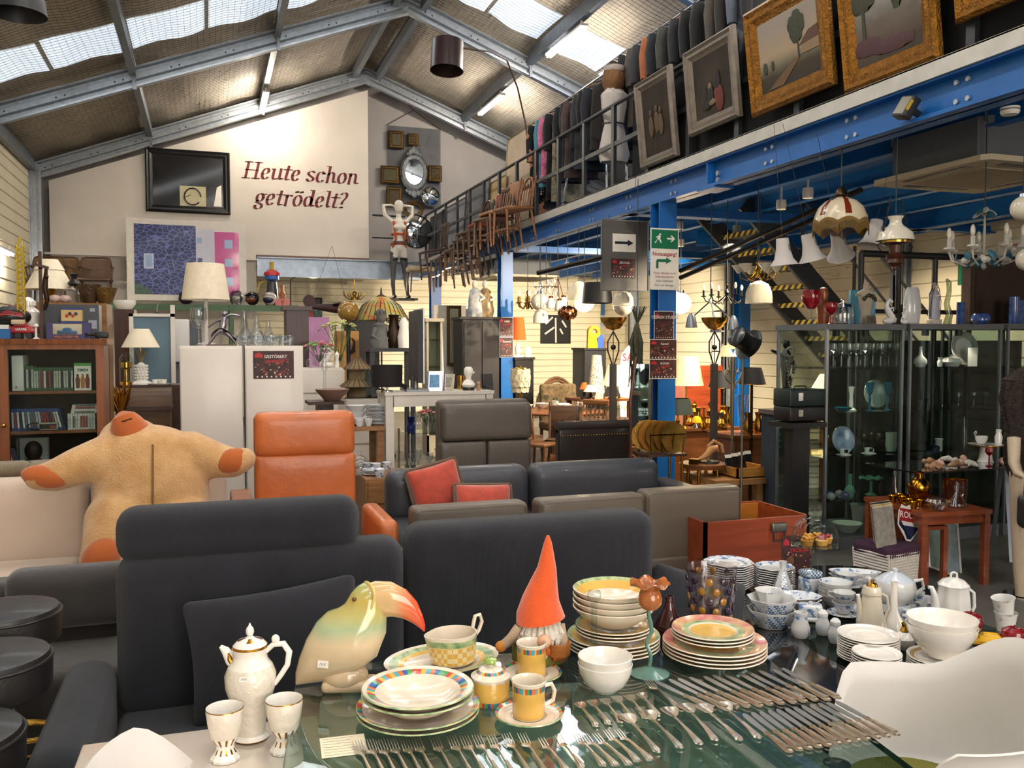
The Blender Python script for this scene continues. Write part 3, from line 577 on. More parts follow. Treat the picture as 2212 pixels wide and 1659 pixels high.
for k in rG(9):a=k*.7;g.at(L3(1196+9*cos(a),1392+9*sin(a),-.062-.002*(k%3)),(random.uniform(-.6,.6),1.2,a)).sph(O3,(7*s,3*s,12*s),8,5)
g.mk('leaf_trim',mat('autumn_leaf','d23c20',.7,var=(60,.3,'e08a2c')),gn)
#  white side table with jug and goblets
WZ=.7
a=P(372,1583,z=WZ);b=P(690,1543,z=WZ);wd=(b-a).normalized();wa=math.atan2(wd.y,wd.x)
t=tH('white_table','glossy white table left of the glass table','table',(a.x,a.y,0),wa);L_=(b-a).length-.005
LACQ=mat('white_lacquer','d9ccbd',.14,coat=.6,var=(3,.03))
G().rbox((L_/2-.1,-.35,WZ-.015),(L_+.2,.7,.03),.006,2).mk('table_top',LACQ,t)
lm=G().bx(-.025,.025,-.025,.025,0,WZ-.03).mesh('leg',LACQ,False)
for x,y in((-.15,-.05),(L_-.05,-.05),(-.15,-.65),(L_-.05,-.65)):put(lm,'leg',t,(x,y,0))
REL=mat('relief_porcelain','ddd3c3',.2,coat=.6,var=(8,.04),bump=(55,.7,.006));GIL=mat('gilding','a8762c',.25,1,var=(20,.1))
p=P(543,1594,z=WZ);s=D(p)/F;t=tH('coffee_pot','white relief porcelain coffee pot with gilded lid','jug',(p.x,p.y,WZ+.001),-YAW)
pr=[(0,0),(36,0),(38,4),(30,12),(32,40),(42,80),(53,115),(54,140),(46,160),(37,172),(35,185),(38,198),(36,200),(30,185)]
G().lA([(r*s,z*s)for r,z in pr],40,mi=lambda i,j:1 if i in(1,)else(2 if i in(3,4,5,6,7)else 0)).mk('body',[PORC,GIL,REL],t)
ld=G().lA([(38*s,199*s),(36*s,204*s),(26*s,214*s),(10*s,219*s),(5*s,223*s)],32,mi=lambda i,j:1 if(i==0 or(i==2 and j%8<3))else 0).mk('lid',[PORC,GIL],t)
G().sph((0,0,233*s),(9*s,9*s,12*s),14,8).cyl((0,0,243*s),(0,0,251*s),4*s,1*s,8).mk('knob',[PORC],ld)
G().tube([(-30*s,0,158*s),(-40*s,0,170*s),(-54*s,0,192*s),(-64*s,0,200*s)],[13*s,14*s,9*s,4*s],14).mk('spout',PORC,t)
G().tube([(-33*s,-9*s,160*s),(-40*s,-11*s,176*s),(-44*s,-8*s,188*s)],[5*s,6*s,2*s],8).mk('gilded_leaf',GIL,t)
G().tube([(34*s,0,190*s),(50*s,0,204*s),(72*s,0,206*s),(84*s,0,188*s),(80*s,0,160*s),(66*s,0,138*s),(52*s,0,118*s)],[6*s,6*s,7*s,7*s,6*s,6*s,5*s],10).sph((55*s,0,216*s),(9*s,7*s,10*s),12,8).mk('handle',PORC,t)
tag3(t,(2*s,-53*s,148*s),(R(80),0,0),.022,.012)
for k,(px,py,w)in eN(((487,1640,'left'),(615,1622,'right'))):
 p=P(px,py,z=WZ);s=D(p)/F;t=tH('goblet','white relief porcelain goblet with gold rim, %s of the coffee pot'%w,'goblet',(p.x,p.y,WZ+.001),k,'porcelain goblets')
 pr=[(0,0),(30,0),(31,6),(24,16),(19,26),(20,34),(31,52),(37,85),(40,112),(39,114),(34,84),(27,52),(0,40)]
 G().lA([(r*s,z*s)for r,z in pr],36,mi=lambda i,j:1 if(i==0 or i==8 or(i in(3,5)and j%3==0))else(2 if i in(6,7)else 0),rf=lambda r,z,a:r*(1+.05*sin(a*12)*(1 if z<20*s else 0))).mk('cup',[PORC,GIL,REL],t)
 tag3(t,(0,-33*s,98*s),(R(80),0,0),.02,.012)
#  white shell chairs
def shell_chair(name,lB,loc,rz,hb=.81,ha=.67,cU=True,side=.3):
 t=tH(name,lB,'chair',loc,rz)
 def hz(a):
  a=abs(a)
  k=lambda e0,e1,x:(lambda q:q*q*(3-2*q))(max(0,min(1,(x-e0)/(e1-e0))))
  return hb*(1-k(.35,1.15,a))+ha*k(.35,1.15,a)*(1-k(1.75,2.35,a))+.43*k(1.75,2.35,a)
 def f(u,v):
  a=(u*2-1)*pi;H=hz(a);rr=.235+.085*(max(0,H-.45)/.35)+(.02 if abs(a)>2.3 else 0)
  if v<.55:q=v/.55;r=rr*.8*q;z=.41+.012*q*q
  else:
   q=(v-.55)/.45;r=rr*(.8+.26*q**.7);z=.422+(H-.422)*q**1.25
   if q>.94:r+=.018
  return(-r*cos(a)*1.02,r*sin(a)*.92,z)
 G().sheet(f,64,26,.006).mk('shell',PLW,t,ang=60)
 lg=wood('beech','b98f5f','a47a4c')
 for sx in(-1,1):
  for sy in(-1,1):G().cyl((sx*.12,sy*.12,.41),(sx*.21,sy*.21,.0),.013,.01,10).mk('leg',lg,t)
 if cU:G().lA([(0,.425),(.18,.425),(.195,.435),(.19,.45),(.1,.458),(0,.46)],32).mk('seat_cushion',mat('olive_cushion','6f6a28',.9,bump=(90,.3)),t)
 return t
p=P(1990,1500,d=2.36);shell_chair('shell_armchair','white plastic bucket armchair with olive seat pad at the right of the glass table',(p.x,p.y,0),R(163),.82,.69)
p=P(606,1659,d=1.8);shell_chair('shell_chair','white plastic shell chair at the bottom left before the white table',(p.x,p.y,0),-YAW+.05,.82,.6,False)
#  navy sofa
NAVY=weave('navy_corduroy','1b1c22','24252c',160,.95,.12,.5);sy=P(560,1500,z=.43).y;GR=mat('charcoal_cloth','33302f',.95,sheen=.3,bump=(200,.3),var=(8,.12))
def puff(a):return lambda q,u:q*(1+a*(1-max(abs(u.x),abs(u.z))**2))if False else Vector((q.x,q.y*(1+a*(1-u.x**4)*(1-u.z**4)),q.z))
def puffz(a):return lambda q,u:Vector((q.x,q.y,q.z*(1+a*(1-u.x**4)*(1-u.y**4))))
def cU(parent,name,x0,x1,y0,y1,z0,z1,m,r=.05,a=.15,axis='y',g=6,**k):
 return G().rbox(((x0+x1)/2,(y0+y1)/2,(z0+z1)/2),(x1-x0,y1-y0,z1-z0),r,4,g,puff(a)if axis=='y'else puffz(a)).mk(name,m,parent,**k)
x0,xm,z0,z1=fr(247,1190,880,1490,sy);x1=P(1422,1250,y=sy).x;ar=P(105,1450,y=sy-.35).x
t=tH('navy_sofa','dark navy corduroy sofa behind the glass table','sofa',O3)
cU(t,'back_cushion',x0,xm,sy,sy+.2,.38,z1,NAVY,.07,.1);cU(t,'back_cushion',xm+.012,x1,sy,sy+.2,.38,z1+.04,NAVY,.07,.1)
hx0,hx1,hz0,hz1=fr(245,1090,783,1212,sy+.02);cU(t,'headrest',hx0,hx1,sy+.02,sy+.19,z1-.03,hz1,NAVY,.07,.06)
cU(t,'seat_cushion',x0,xm,sy-.66,sy+.1,.22,.42,NAVY,.06,.06,'z');cU(t,'seat_cushion',xm+.01,x1,sy-.66,sy+.1,.22,.42,NAVY,.06,.06,'z')
cU(t,'armrest',ar-.02,x0+.0,sy-.68,sy+.1,.08,.6,NAVY,.07,.03);cU(t,'base',x0-.02,x1+.02,sy-.72,sy+.24,.08,.24,NAVY,.03,0)
cU(t,'armrest',x1+.0,x1+.2,sy-.68,sy+.1,.08,.5,NAVY,.07,.03)
ft=G().cyl(O3,(0,0,.09),.025,.03).mesh('foot',BLACK)
for x in(ar+.08,x1+.1):
 for y in(sy-.7,sy+.05):put(ft,'foot',t,(x,y,0))
def pillow(name,lB,p,w,h,th,rot,m,fringe=None):
 t=tH(name,lB,'cushion',p,rot=rot)
 def f(q,u):k=(1-abs(u.x)**2.5)*(1-abs(u.z)**2.5);e=.93+.07*(u.x*u.x)*(u.z*u.z);return Vector((q.x*e,q.y*(.25+.75*k**.5),q.z*e))
 G().rbox((0,0,h/2),(w,th,h),.03,3,8,f).mk('cover',m,t)
 if fringe:G().tube([(x*w*.5,0,h/2+z*h*.5)for x,z in[(a,-1)for a in lsp(-.96,.96,9)]+[(1,a)for a in lsp(-.96,.96,7)]+[(a,1)for a in lsp(.96,-.96,9)]+[(-1,a)for a in lsp(.96,-.96,7)]],.014,6,closed=True).mk('fringe',fringe,t)
 return t
pillow('sofa_cushion','large navy corduroy scatter cushion leaning on the navy sofa',(P(610,1390,y=sy-.1).x,sy-.16,.435),.58,.4,.17,(R(-14),R(-4),R(4)),NAVY)
pillow('sofa_cushion','crumpled dark cushion at the right end of the navy sofa behind the dotted vase',(P(1500,1300,y=sy-.1).x,sy-.1,.44),.42,.3,.17,(R(-25),R(16),R(-8)),NAVY)
#  charcoal sofa and stools at left
y_=4.0;x0,x1,z0,z1=fr(-260,1255,300,1500,y_)
t=tH('charcoal_sofa','dark charcoal fabric sofa behind the bar stools','sofa');cU(t,'base',x0,x1,y_-.42,y_+.1,.06,.42,GR,.05,.02);cU(t,'backrest',x0,x1,y_,y_+.22,.3,z1-.02,GR,.06,.05)
cU(t,'back_pillow',P(15,1280,y=y_).x,x1,y_-.1,y_+.06,z1-.2,z1+.05,GR,.06,.2)
for x in(x0+.1,x1-.1):put(ft,'foot',t,(x,y_-.35,0));put(ft,'foot',t,(x,y_,0))
BLK=mat('black_leather','1d1b1a',.42,coat=.1,var=(12,.2),bump=(90,.15))
def stool(px,py,d,lB,h):
 p=P(px,py,d=d);t=tH('bar_stool',lB,'stool',(p.x,p.y,0),gP='black leather bar stools');z=p.z
 G().lA([(0,z-.12),(.16,z-.12),(.172,z-.11),(.174,z-.03),(.165,z-.006),(.12,z+.002),(0,z+.004)],40).mk('seat',BLK,t)
 G().tube([(.173*cos(a),.173*sin(a),z-.022)for a in[2*pi*k/32 for k in rG(32)]],.005,6,closed=True).mk('piping',BLK,t)
 G().cyl((0,0,.03),(0,0,z-.12),.028,seg=14).mk('pole',CHROME,t);G().lA([(0,0),(.16,0),(.16,.012),(.05,.03),(0,.03)],32).mk('base',CHROME,t)
 G().tube([(.17*cos(a),.17*sin(a),.3)for a in[2*pi*k/32 for k in rG(32)]],.011,8,closed=True).cyl((-.17,0,.3),(.17,0,.3),.009).mk('footrest',GOLD,t)
stool(8,1312,2.95,'round black leather bar stool furthest back at the left edge',.7)
stool(-34,1412,2.5,'round black leather bar stool, middle one at the left edge',.7)
stool(-118,1580,2.15,'round black leather bar stool nearest the camera at the left edge',.7)
#  middle ground: seating
WOOL=mat('cream_upholstery','c9b5a4',.9,sheen=.2,var=(3,.05),bump=(160,.2));ORL=mat('cognac_leather','b5602f',.38,coat=.15,var=(5,.12),bump=(14,.35));GLEA=mat('slate_leather','3a3c42',.4,coat=.12,var=(6,.1),bump=(110,.2));TAU=mat('taupe_leather','5f5449',.45,coat=.1,var=(4,.06),bump=(120,.15));TEAK=wood('teak','9a5a2e','74401f',6,.4);DKW=wood('dark_walnut','4a2e1e','2f1c12',6,.45)
feet=lambda t,xs,ys:[put(ft,'foot',t,(x,y,0))for x in xs for y in ys]
y_=5.5;x0,x1,z0,z1=fr(-330,1035,492,1225,y_);xm=P(190,1130,y=y_).x
t=tH('white_sofa','cream upholstered sofa at left under the plush bear','sofa')
for i,(a,b)in eN(((x0,xm),(xm+.01,x1))):
 cU(t,'back_cushion',a,b,y_,y_+.2,.4,z1,WOOL,.06,.06);cU(t,'seat_cushion',a,b,y_-.7,y_+.1,.25,.44,WOOL,.05,.05,'z')
cU(t,'base',x0,x1,y_-.66,y_+.25,.08,.27,WOOL,.03,0);cU(t,'armrest',x1,x1+.14,y_-.68,y_+.2,.08,.62,WOOL,.05,.03);feet(t,(x0+.1,x1-.1),(y_-.6,y_+.15))
by=y_-.22;BEAR=mat('bear_plush','b98a55',.95,sheen=.4,var=(9,.14,'d0a673'),bump=(90,.7,.012));PAD=mat('bear_pad','b05a24',.9,sheen=.3,bump=(120,.3));s=D(P(320,1060,y=by))/F
t=tH('plush_bear','giant tan plush bear sprawled over the cream sofa','soft toy')
def B(px,py,dy=0):return P(px,py,y=by+dy)
def tz(pts):return[B(*q[:2],q[2]if len(q)>3 else 0)for q in pts],[q[-1]*s for q in pts]
g=G().sph(B(330,1070),(118*s,.2,130*s),24,16).sph(B(318,978,.05),(105*s,.18,62*s),24,14).sph(B(280,945,.12),(62*s,.16,45*s),20,12).sph(B(330,1150,-.03),(115*s,.2,95*s),20,12)
for pts in([(235,985,.02,48),(165,1008,-.02,40),(110,1030,-.06,33),(80,1032,-.08,26)],[(410,975,.02,46),(470,995,-.02,40),(510,1000,-.05,33),(527,992,-.07,27)],[(262,1130,-.08,75),(238,1180,-.18,58),(225,1205,-.22,48)],[(395,1140,-.08,75),(405,1220,-.16,60),(400,1270,-.2,45)]):
 a,r=tz(pts);g.tube(a,r,18);g.sph(a[-1],r[-1],16,10);g.sph(a[0],r[0],16,10)
bd=g.mk('body',BEAR,t);m_=bd.modifiers.new('merge','REMESH');m_.mode='VOXEL';m_.voxel_size=.016;m_.use_smooth_shade=True;m2_=bd.modifiers.new('soften','SMOOTH');m2_.iterations=10;m2_.factor=.6
G().tube([B(283,935,.04),B(272,915,.02),B(266,900,.02),B(262,893,.03)],[40*s,34*s,25*s,10*s],18).mk('muzzle',PAD,t)
G().tube([B(330,960+26*k,-.15-.05*sin(k*.35))for k in rG(9)],.006,6).mk('belly_seam',mat('seam_brown','7d5a34',.9),t)
G().tube([B(250,912,-.03),B(268,910,-.055),B(285,904,-.04)],2*s,6).mk('mouth_seam',mat('dark_thread','3a2010',.9),t)
G().at(B(98,1030,-.09),(0,.2,0)).sph(O3,(46*s,.06,24*s),18,10).mk('paw_pad',PAD,t);G().at(B(503,996,-.08),(0,-.2,0)).sph(O3,(42*s,.06,28*s),18,10).mk('paw_pad',PAD,t)
G().at(B(218,1207,-.3),(0,.5,0)).sph(O3,(36*s,.09,44*s),18,10).mk('paw_pad',PAD,t)
ROPE=weave('braided_jute','a3937c','86765f',60,.95,.1,1)
for i,(px,w)in eN(((30,'left'),(75,'right'))):
 p=P(px,1040,y=5.9);G().rbox((0,0,.06),(.28,.2,.1),.045,4).mk('jute_cushion',ROPE,None,(p.x+(i-.5)*.16,6.05,.82),(0,0,.1*i),'braided jute cushion behind the cream sofa, %s one'%w,'cushion','jute cushions')
pp=P(35,1040,y=6.05);G().bx(-.5,.35,-.12,.14,0,.83).mk('low_shelf',TEAK,None,(pp.x,6.05,0),lB='low wooden shelf behind the cream sofa carrying jute cushions',cat='shelf',hard=1)
y_=5.35;x0,x1,z0,z1=fr(550,890,769,1100,y_);zs=P(660,985,y=y_).z
t=tH('leather_recliner','high-backed cognac leather recliner armchair','armchair')
cU(t,'headrest',x0,x1,y_,y_+.16,zs-.012,z1,ORL,.05,.14);cU(t,'backrest',x0,x1,y_+.0,y_+.15,.4,zs+.012,ORL,.03,.1);cU(t,'seat',x0+.02,x1-.02,y_-.6,y_+.05,.26,.45,ORL,.06,.1,'z')
for a,b in((x0-.1,x0-.005),(x1+.03,x1+.14)):cU(t,'armrest',a,b,y_-.6,y_+.02,.3,P(808,1105,y=y_-.3).z,ORL,.04,.05)
G().lA([(0,0),(.3,0),(.3,.02),(.05,.05),(.05,.27),(0,.27)],32,c=((x0+x1)/2,y_-.25,0)).mk('swivel_base',TEAK,t)
a=fr(498,1030,545,1085,6.0);G().rbox(((a[0]+a[1])/2,6.0,.62),(a[1]-a[0],.5,.08),.02).bx(a[0]+.02,a[1]-.02,5.8,5.84,0,.6).bx(a[0]+.02,a[1]-.02,6.16,6.2,0,.6).mk('wooden_armrest_stand',TEAK,None,lB='polished wooden chair arm between bear and recliner',cat='chair arm')
y_=6.0;x0,x1,z0,z1=fr(838,1005,1430,1180,y_);xm=P(1148,1080,y=y_).x;t=tH('slate_leather_sofa','dark grey leather two-seat sofa with red cushions','sofa')
for a,b in((x0,xm),(xm+.01,x1)):cU(t,'back_cushion',a,b,y_,y_+.22,.38,z1,GLEA,.09,.12);cU(t,'seat_cushion',a,b,y_-.7,y_+.1,.24,.44,GLEA,.06,.06,'z')
cU(t,'base',x0,x1,y_-.66,y_+.28,.07,.26,GLEA,.03,0);feet(t,(x0+.1,x1-.1),(y_-.55,y_+.2));cU(t,'armrest',x1-.02,x1+.15,y_-.68,y_+.2,.07,.6,GLEA,.06,.03)
RV=mat('red_velvet','b03a22',.7,sheen=.8,var=(16,.2),bump=(25,.3));FRG=mat('taupe_fringe','6e5a4a',.95,bump=(200,.8))
p=P(962,1100,y=y_-.14);pillow('red_cushion','red velvet cushion with taupe fringe, tilted and further back',(p.x,y_-.1,.46),.38,.36,.14,(R(-12),R(-12),R(8)),RV,FRG)
p=P(1048,1100,y=y_-.3);pillow('red_cushion','smaller red velvet cushion with fringe lying in front',(p.x,y_-.3,.44),.4,.26,.13,(R(-28),R(2),R(-4)),RV,FRG)
t=tH('taupe_leather_sofa','taupe leather three-seat sofa seen from behind, right back section raised','sofa');y_=4.75
for(a,b,tp_)in((893,1143,1092),(1166,1396,1075),(1396,1604,1056)):
 q=fr(a,tp_,b,1200,y_);cU(t,'backrest',q[0],q[1],y_,y_+.16,.3,q[3],TAU,.035,.05)
 G().tube([(q[0]+.02,y_-.004,.35),(q[0]+.02,y_-.004,q[3]-.03),(q[0]+.05,y_-.004,q[3]-.012),(q[1]-.05,y_-.004,q[3]-.012),(q[1]-.02,y_-.004,q[3]-.03),(q[1]-.02,y_-.004,.35)],.0025,5).mk('seam',TAU,t)
q0=fr(893,1090,1604,1200,y_);cU(t,'seat',q0[0],q0[1],y_+.15,y_+.5,.12,.42,TAU,.05,.05);cU(t,'base',q0[0],q0[1],y_-.01,y_+.5,.06,.34,TAU,.02,0);q=fr(1604,1160,1632,1240,y_+.05);cU(t,'armrest',q[0],q[1]+.06,y_+.03,y_+.5,.06,q[3],TAU,.03,.02);feet(t,(q0[0]+.1,q0[1]-.1),(y_+.08,y_+.45))
y_=7.15;q=fr(952,872,1150,1010,y_);t=tH('grey_leather_armchair','brown-grey grained leather high-back armchair behind the slate sofa','armchair');GB2=mat('grained_leather','554c45',.42,coat=.1,var=(5,.06),bump=(140,.4));zs=P(1050,952,y=y_).z;xm=(q[0]+q[1])/2
cU(t,'headrest',q[0]+.02,q[1],y_,y_+.14,zs,q[3],GB2,.04,.1);cU(t,'backrest',q[0],xm,y_,y_+.14,.3,zs-.004,GB2,.03,.05);cU(t,'backrest',xm+.005,q[1]-.01,y_,y_+.14,.3,zs-.004,GB2,.03,.05);cU(t,'side_bolster',q[0]-.0,q[1],y_+.08,y_+.22,.5,q[3]+.03,GB2,.04,.03)
cU(t,'seat',q[0]-.05,q[1]+.05,y_+.1,y_+.75,.12,.45,GB2,.06,.05);feet(t,(q[0]+.05,q[1]-.05),(y_+.2,y_+.6))
y_=7.6;q=fr(1207,922,1360,1005,y_);t=tH('studded_leather_chair','low black leather chair back with brass nail heads','armchair');BRL=mat('black_brown_leather','231c1a',.35,coat=.2,var=(6,.1))
cU(t,'backrest',q[0],q[1],y_,y_+.1,.35,q[3],BRL,.02,.05);G().cyl((q[0],y_+.05,q[3]),(q[1],y_+.05,q[3]),.055,seg=20).mk('roll_top',BRL,t);cU(t,'seat',q[0],q[1],y_+.1,y_+.6,.3,.46,BRL,.04,.05)
nh=G().sph(O3,.007,8,5).mesh('nail_head',GOLD)
for k in rG(26):put(nh,'nail_head',t,(q[0]+.03+(q[1]-q[0]-.06)*k/25,y_-.012,q[3]-.075))
for x in(q[0]+.04,q[1]-.04):
 for yy in(y_+.05,y_+.55):G().bx(x-.02,x+.02,yy-.02,yy+.02,0,.32).mk('leg',DKW,t,hard=1)
#  bookcase with games
BY_=7.1;OAKR=wood('reddish_oak','8a4f2a','6b3a1e',5,.4,2);INS=mat('bookcase_inside','1c1512',.7);q=fr(-70,732,226,1060,BY_);bx0,bx1,bz1=q[0],q[1],q[3]
t=tH('bookcase','brown wooden bookcase with fluted top edge holding video games','bookcase')
ox0,ox1=P(19,850,y=BY_).x,P(209,850,y=BY_).x;sh=[P(115,v,y=BY_).z for v in(845,931,1020)];zt=P(115,755,y=BY_).z
G().bx(bx0,bx0+.03,BY_,BY_+.4,0,bz1-.03).bx(bx1-.03,bx1,BY_,BY_+.4,0,bz1-.03).bx(bx0,bx1,BY_+.37,BY_+.4,0,bz1-.03).mk('carcass',OAKR,t,hard=1);G().bx(bx0+.03,bx1-.03,BY_+.35,BY_+.37,0,bz1-.05).mk('back_panel',INS,t,hard=1)
G().bx(ox0-.08,ox0,BY_-.02,BY_+.02,0,zt).bx(ox1,bx1+.005,BY_-.02,BY_+.02,0,zt).bx(ox0-.08,bx1+.005,BY_-.02,BY_+.02,zt,bz1-.03).bx(bx0,ox0-.085,BY_-.02,BY_+.0,0,bz1-.03).mk('door_frame',OAKR,t,hard=1)
g=G().bx(bx0-.02,bx1+.03,BY_-.03,BY_+.42,bz1-.04,bz1)
for k in rG(60):x=bx0-.02+(bx1-bx0+.05)*(k+.5)/60;g.cyl((x,BY_-.032,bz1-.038),(x,BY_-.032,bz1-.002),.007,seg=6)
g.mk('fluted_top',OAKR,t)
for z in sh:G().bx(bx0+.03,bx1-.03,BY_+.015,BY_+.36,z-.02,z).mk('shelf',OAKR,t,hard=1)
G().sph((ox0-.03,BY_-.04,P(8,918,y=BY_).z),.017,12,8).mk('knob',GOLD,t)
G().bx(ox0,ox1,BY_-.002,BY_+.002,sh[2]-.7,zt).mk('glass_pane',CLEAR,t,hard=1)
def case(w,h,d,cols):
 return G().bx(0,w,0,d,0,h).mt(1).bx(.0008,w-.0008,-.0008,0,h*.12,h*.84).mt(2).bx(.0,w,-.001,.0,h*.86,h).mesh('game_case',cols,False)
spines=[mat('spine_'+n,c,.5,var=(60,.35))for n,c in(('black','1d1c1f'),('grey','5e5c58'),('white','c8c4bd'),('red','8a3030'),('cream','b5ad9c'),('pale','a9adb0'))];GCASE=mat('green_case','39583a',.3,coat=.3);BCASE=mat('blue_case','23407c',.3,coat=.3);WCASE=mat('white_case','cfcac2',.4)
m_x=[case(.0145,.17,.13,[GCASE,sp,GCASE])for sp in spines];m_p=[case(.0145,.17,.13,[BCASE,sp,BCASE])for sp in spines];m_w=[case(.0145,.19,.13,[WCASE,sp,WCASE])for sp in spines[1:]]
S_=D(P(110,840,y=BY_))/F
x=P(48,840,y=BY_).x;n=0
while x<P(154,840,y=BY_).x:
 put(random.choice(m_x),'game_case',None,(x,BY_+.06,sh[0]+.001),O3,'green-topped game case on the top bookcase shelf, %s from the left'%ORD[min(n,23)],'game case','green game cases on the top shelf',sc=(1,1,1.08 if n<4 else 1));x+=.0162;n+=1
x=P(22,925,y=BY_).x
for n in rG(19):put(random.choice(m_p),'game_case',None,(x,BY_+.06,sh[1]+.001),(0,R(-1-n*.75),0),'blue-topped game case on the middle shelf, %s from the left'%ORD[n],'game case','blue game cases on the middle shelf',sc=(1,1,.95));x+=.0185
x=P(144,925,y=BY_).x
for n in rG(11):put(random.choice(m_w),'game_case',None,(x,BY_+.06,sh[1]+.001),O3,'white game case upright on the middle shelf, %s from the left'%ORD[n],'game case','white game cases on the middle shelf',sc=(1,1,.62));x+=.0168
for n in rG(4):put(m_w[n%3],'game_case',None,(P(150+n,870,y=BY_).x,BY_+.06,sh[1]+.136+n*.0155),(0,R(90),0),'white game case lying flat on the upright white ones, %s'%level(n,4),'game case','flat white game cases',sc=(1,1,.98))
q=fr(22,760,48,838,BY_);G().rbox((0,0,(q[3]-q[2])/2),(q[1]-q[0],.2,q[3]-q[2]),.008).mt(1).cyl((-.01,-.101,.03),(-.01,-.104,.03),.006).mk('white_console',[PLW,BLACK],None,((q[0]+q[1])/2,BY_+.14,sh[0]+.001),lB='white game console standing upright at the left of the top shelf',cat='game console')
q=fr(158,779,195,838,BY_);t=tH('game_box','boxed computer game facing forward with green stripe and three figures','game box',((q[0]+q[1])/2,BY_+.05,sh[0]+.001));w,h=q[1]-q[0],q[3]-q[2]
G().bx(-w/2,w/2,0,.03,0,h).mk('box',PAPER,t,hard=1);G().bx(-w/2,w/2,-.001,0,h*.9,h).mk('stripe',mat('lime_print','4f9a45',.4),t,hard=1);text('SIMS4',.03,mat('dark_teal_print','16494f',.5),t,(0,-.0012,h*.74),(pi/2,0,0),bold=.0006)
g=G()
for k,c in eN((-.3,0,.28)):g.mt(k).prism([(c*w-.012,h*.08),(c*w+.012,h*.08),(c*w+.016,h*.4),(c*w+.008,h*.52),(c*w+.008,h*.6),(c*w-.008,h*.6),(c*w-.008,h*.52),(c*w-.016,h*.4)],-.0012,0,1)
g.mk('printed_figures',[mat('print_brown','6a3a26',.5),mat('print_ochre','a8702c',.5),mat('print_plum','7c2c3c',.5)],t,hard=1)
q=fr(84,910,121,927,BY_);t=tH('game_controller','small beige and black game controller with coiled black cord on the middle shelf','controller',((q[0]+q[1])/2,BY_+.02,sh[1]+.003));G().rbox((0,.01,.03),(.125,.018,.055),.006).mk('body',mat('beige_plastic','a39c88',.5),t);G().bx(-.055,.055,-.0005,.002,.012,.048).mk('face_plate',BLACK,t,hard=1);G().bx(.012,.05,-.0015,0,.018,.034).mk('button',mat('red_button','a03a30',.4),t,hard=1);G().tube([(-.09+.05*cos(k*.9),.015+.02*sin(k*1.7),.03+.028*sin(k*.9))for k in rG(24)],.004,6).mk('cord',BLACK,t)
q=fr(32,942,100,1012,BY_+.1);t=tH('blister_pack','clear boxed toy with black and silver visor on the bottom shelf','packaged toy',((q[0]+q[1])/2,BY_+.16,sh[2]+.001));w,h=q[1]-q[0],q[3]-q[2];G().bx(-w/2,w/2,0,.1,0,h).mk('clear_box',CLEAR,t,hard=1);G().bx(-w/2+.003,w/2-.003,.092,.098,.002,h-.003).bx(-w/2+.003,w/2-.003,.004,.09,.002,.02).mk('card',PLW,t,hard=1);G().sph((0,.05,h*.58),(.06,.035,.075),16,10).mk('visor',BLK,t);G().rbox((0,.04,h*.22),(.13,.05,.05),.012).mk('grip',CHROME,t)
for n in rG(3):put(m_p[n+1],'game_case',None,(P(22+n*6,1010,y=BY_).x,BY_+.05,sh[2]+.001),(0,R(-12-3*n),0),'game case leaning on the bottom shelf, %s from the left'%ORD[n],'game case','leaning game cases');
#  white twin cabinet, right poster
CY=7.6;t=None;WCAB=mat('white_melamine','d6cdc2',.35,coat=.1,var=(3,.03))
for i,(a,b,w)in eN(((390,525,'left'),(531,656,'right'))):
 q=fr(a,747,b,1060,CY);t=tH('tall_white_cabinet','tall white two-part storage cabinet, %s unit'%w,'cabinet',gP='tall white cabinets');G().bx(q[0],q[1],CY,CY+.38,.0,q[3]).mk('body',WCAB,t,hard=1)
 G().rbox(((q[0]+q[1])/2,CY-.01,(q[3]-.02)/2+.04),(q[1]-q[0]-.014,.018,q[3]-.1),.003).mk('door',WCAB,t);cab=q
def A5(parent,w,h,loc,rot,head,sub,seed=1):
 o=G().bx(-w/2,w/2,0,.0015,-h/2,h/2).mk('poster',POST,parent,loc,rot,hard=1);random.seed(seed)
 g=G();cols=4
 for k in rG(46):x=random.uniform(-.46,.46)*w;z=random.uniform(-.38,.1)*h;a=random.uniform(.015,.05)*w;g.mt(k%cols).box((x,-.0008-.00002*k,z),(a,.0004,a*random.uniform(.5,1.4)))
 g.mk('collage',POSTC,o,hard=1,kind='stuff')
 text(head,h*.15,PTXT,o,(.05*w,-.002,h*.29),(pi/2,0,0),bold=.0005*w*4);text(sub,h*.14,PRED,o,(.08*w,-.002,h*.13),(pi/2,R(-4),0),bold=.0005*w*4)
 G().prism([(-.46*w,.26*h),(-.26*w,.26*h),(-.26*w,.36*h),(-.36*w,.45*h),(-.46*w,.36*h)],-.0016,-.001,1).mk('logo',PRED,o,hard=1)
 g=G();[g.cyl((w*(-.4+.115*k),-.001,-.43*h),(w*(-.4+.115*k),-.0018,-.43*h),.022*w,seg=8)for k in rG(8)];g.mk('footer_icons',PTXT,o);return o
POST=mat('poster_ground','4a1f1e',.5,var=(18,.5,'1c1214'));POSTC=[mat('collage_'+n,c,.5)for n,c in(('rust','a0522f'),('cream','c2a184'),('black','1d1616'),('crimson','9c2b34'))];PTXT=mat('poster_white','d9cfc4',.5);PRED=mat('poster_red','b3242e',.5)
q=fr(547,758,635,818,CY-.03);A5(t,q[1]-q[0],q[3]-q[2],((q[0]+q[1])/2,CY-.022,(q[2]+q[3])/2),O3,'GESTÖBERT','GEHANDELT!',3)
CZ=cab[3];p=P(446,742,y=CY+.2)
t=tH('table_lamp','white table lamp with large cream drum shade on the white cabinet','lamp',(p.x,CY+.28,CZ));s=D(p)/F
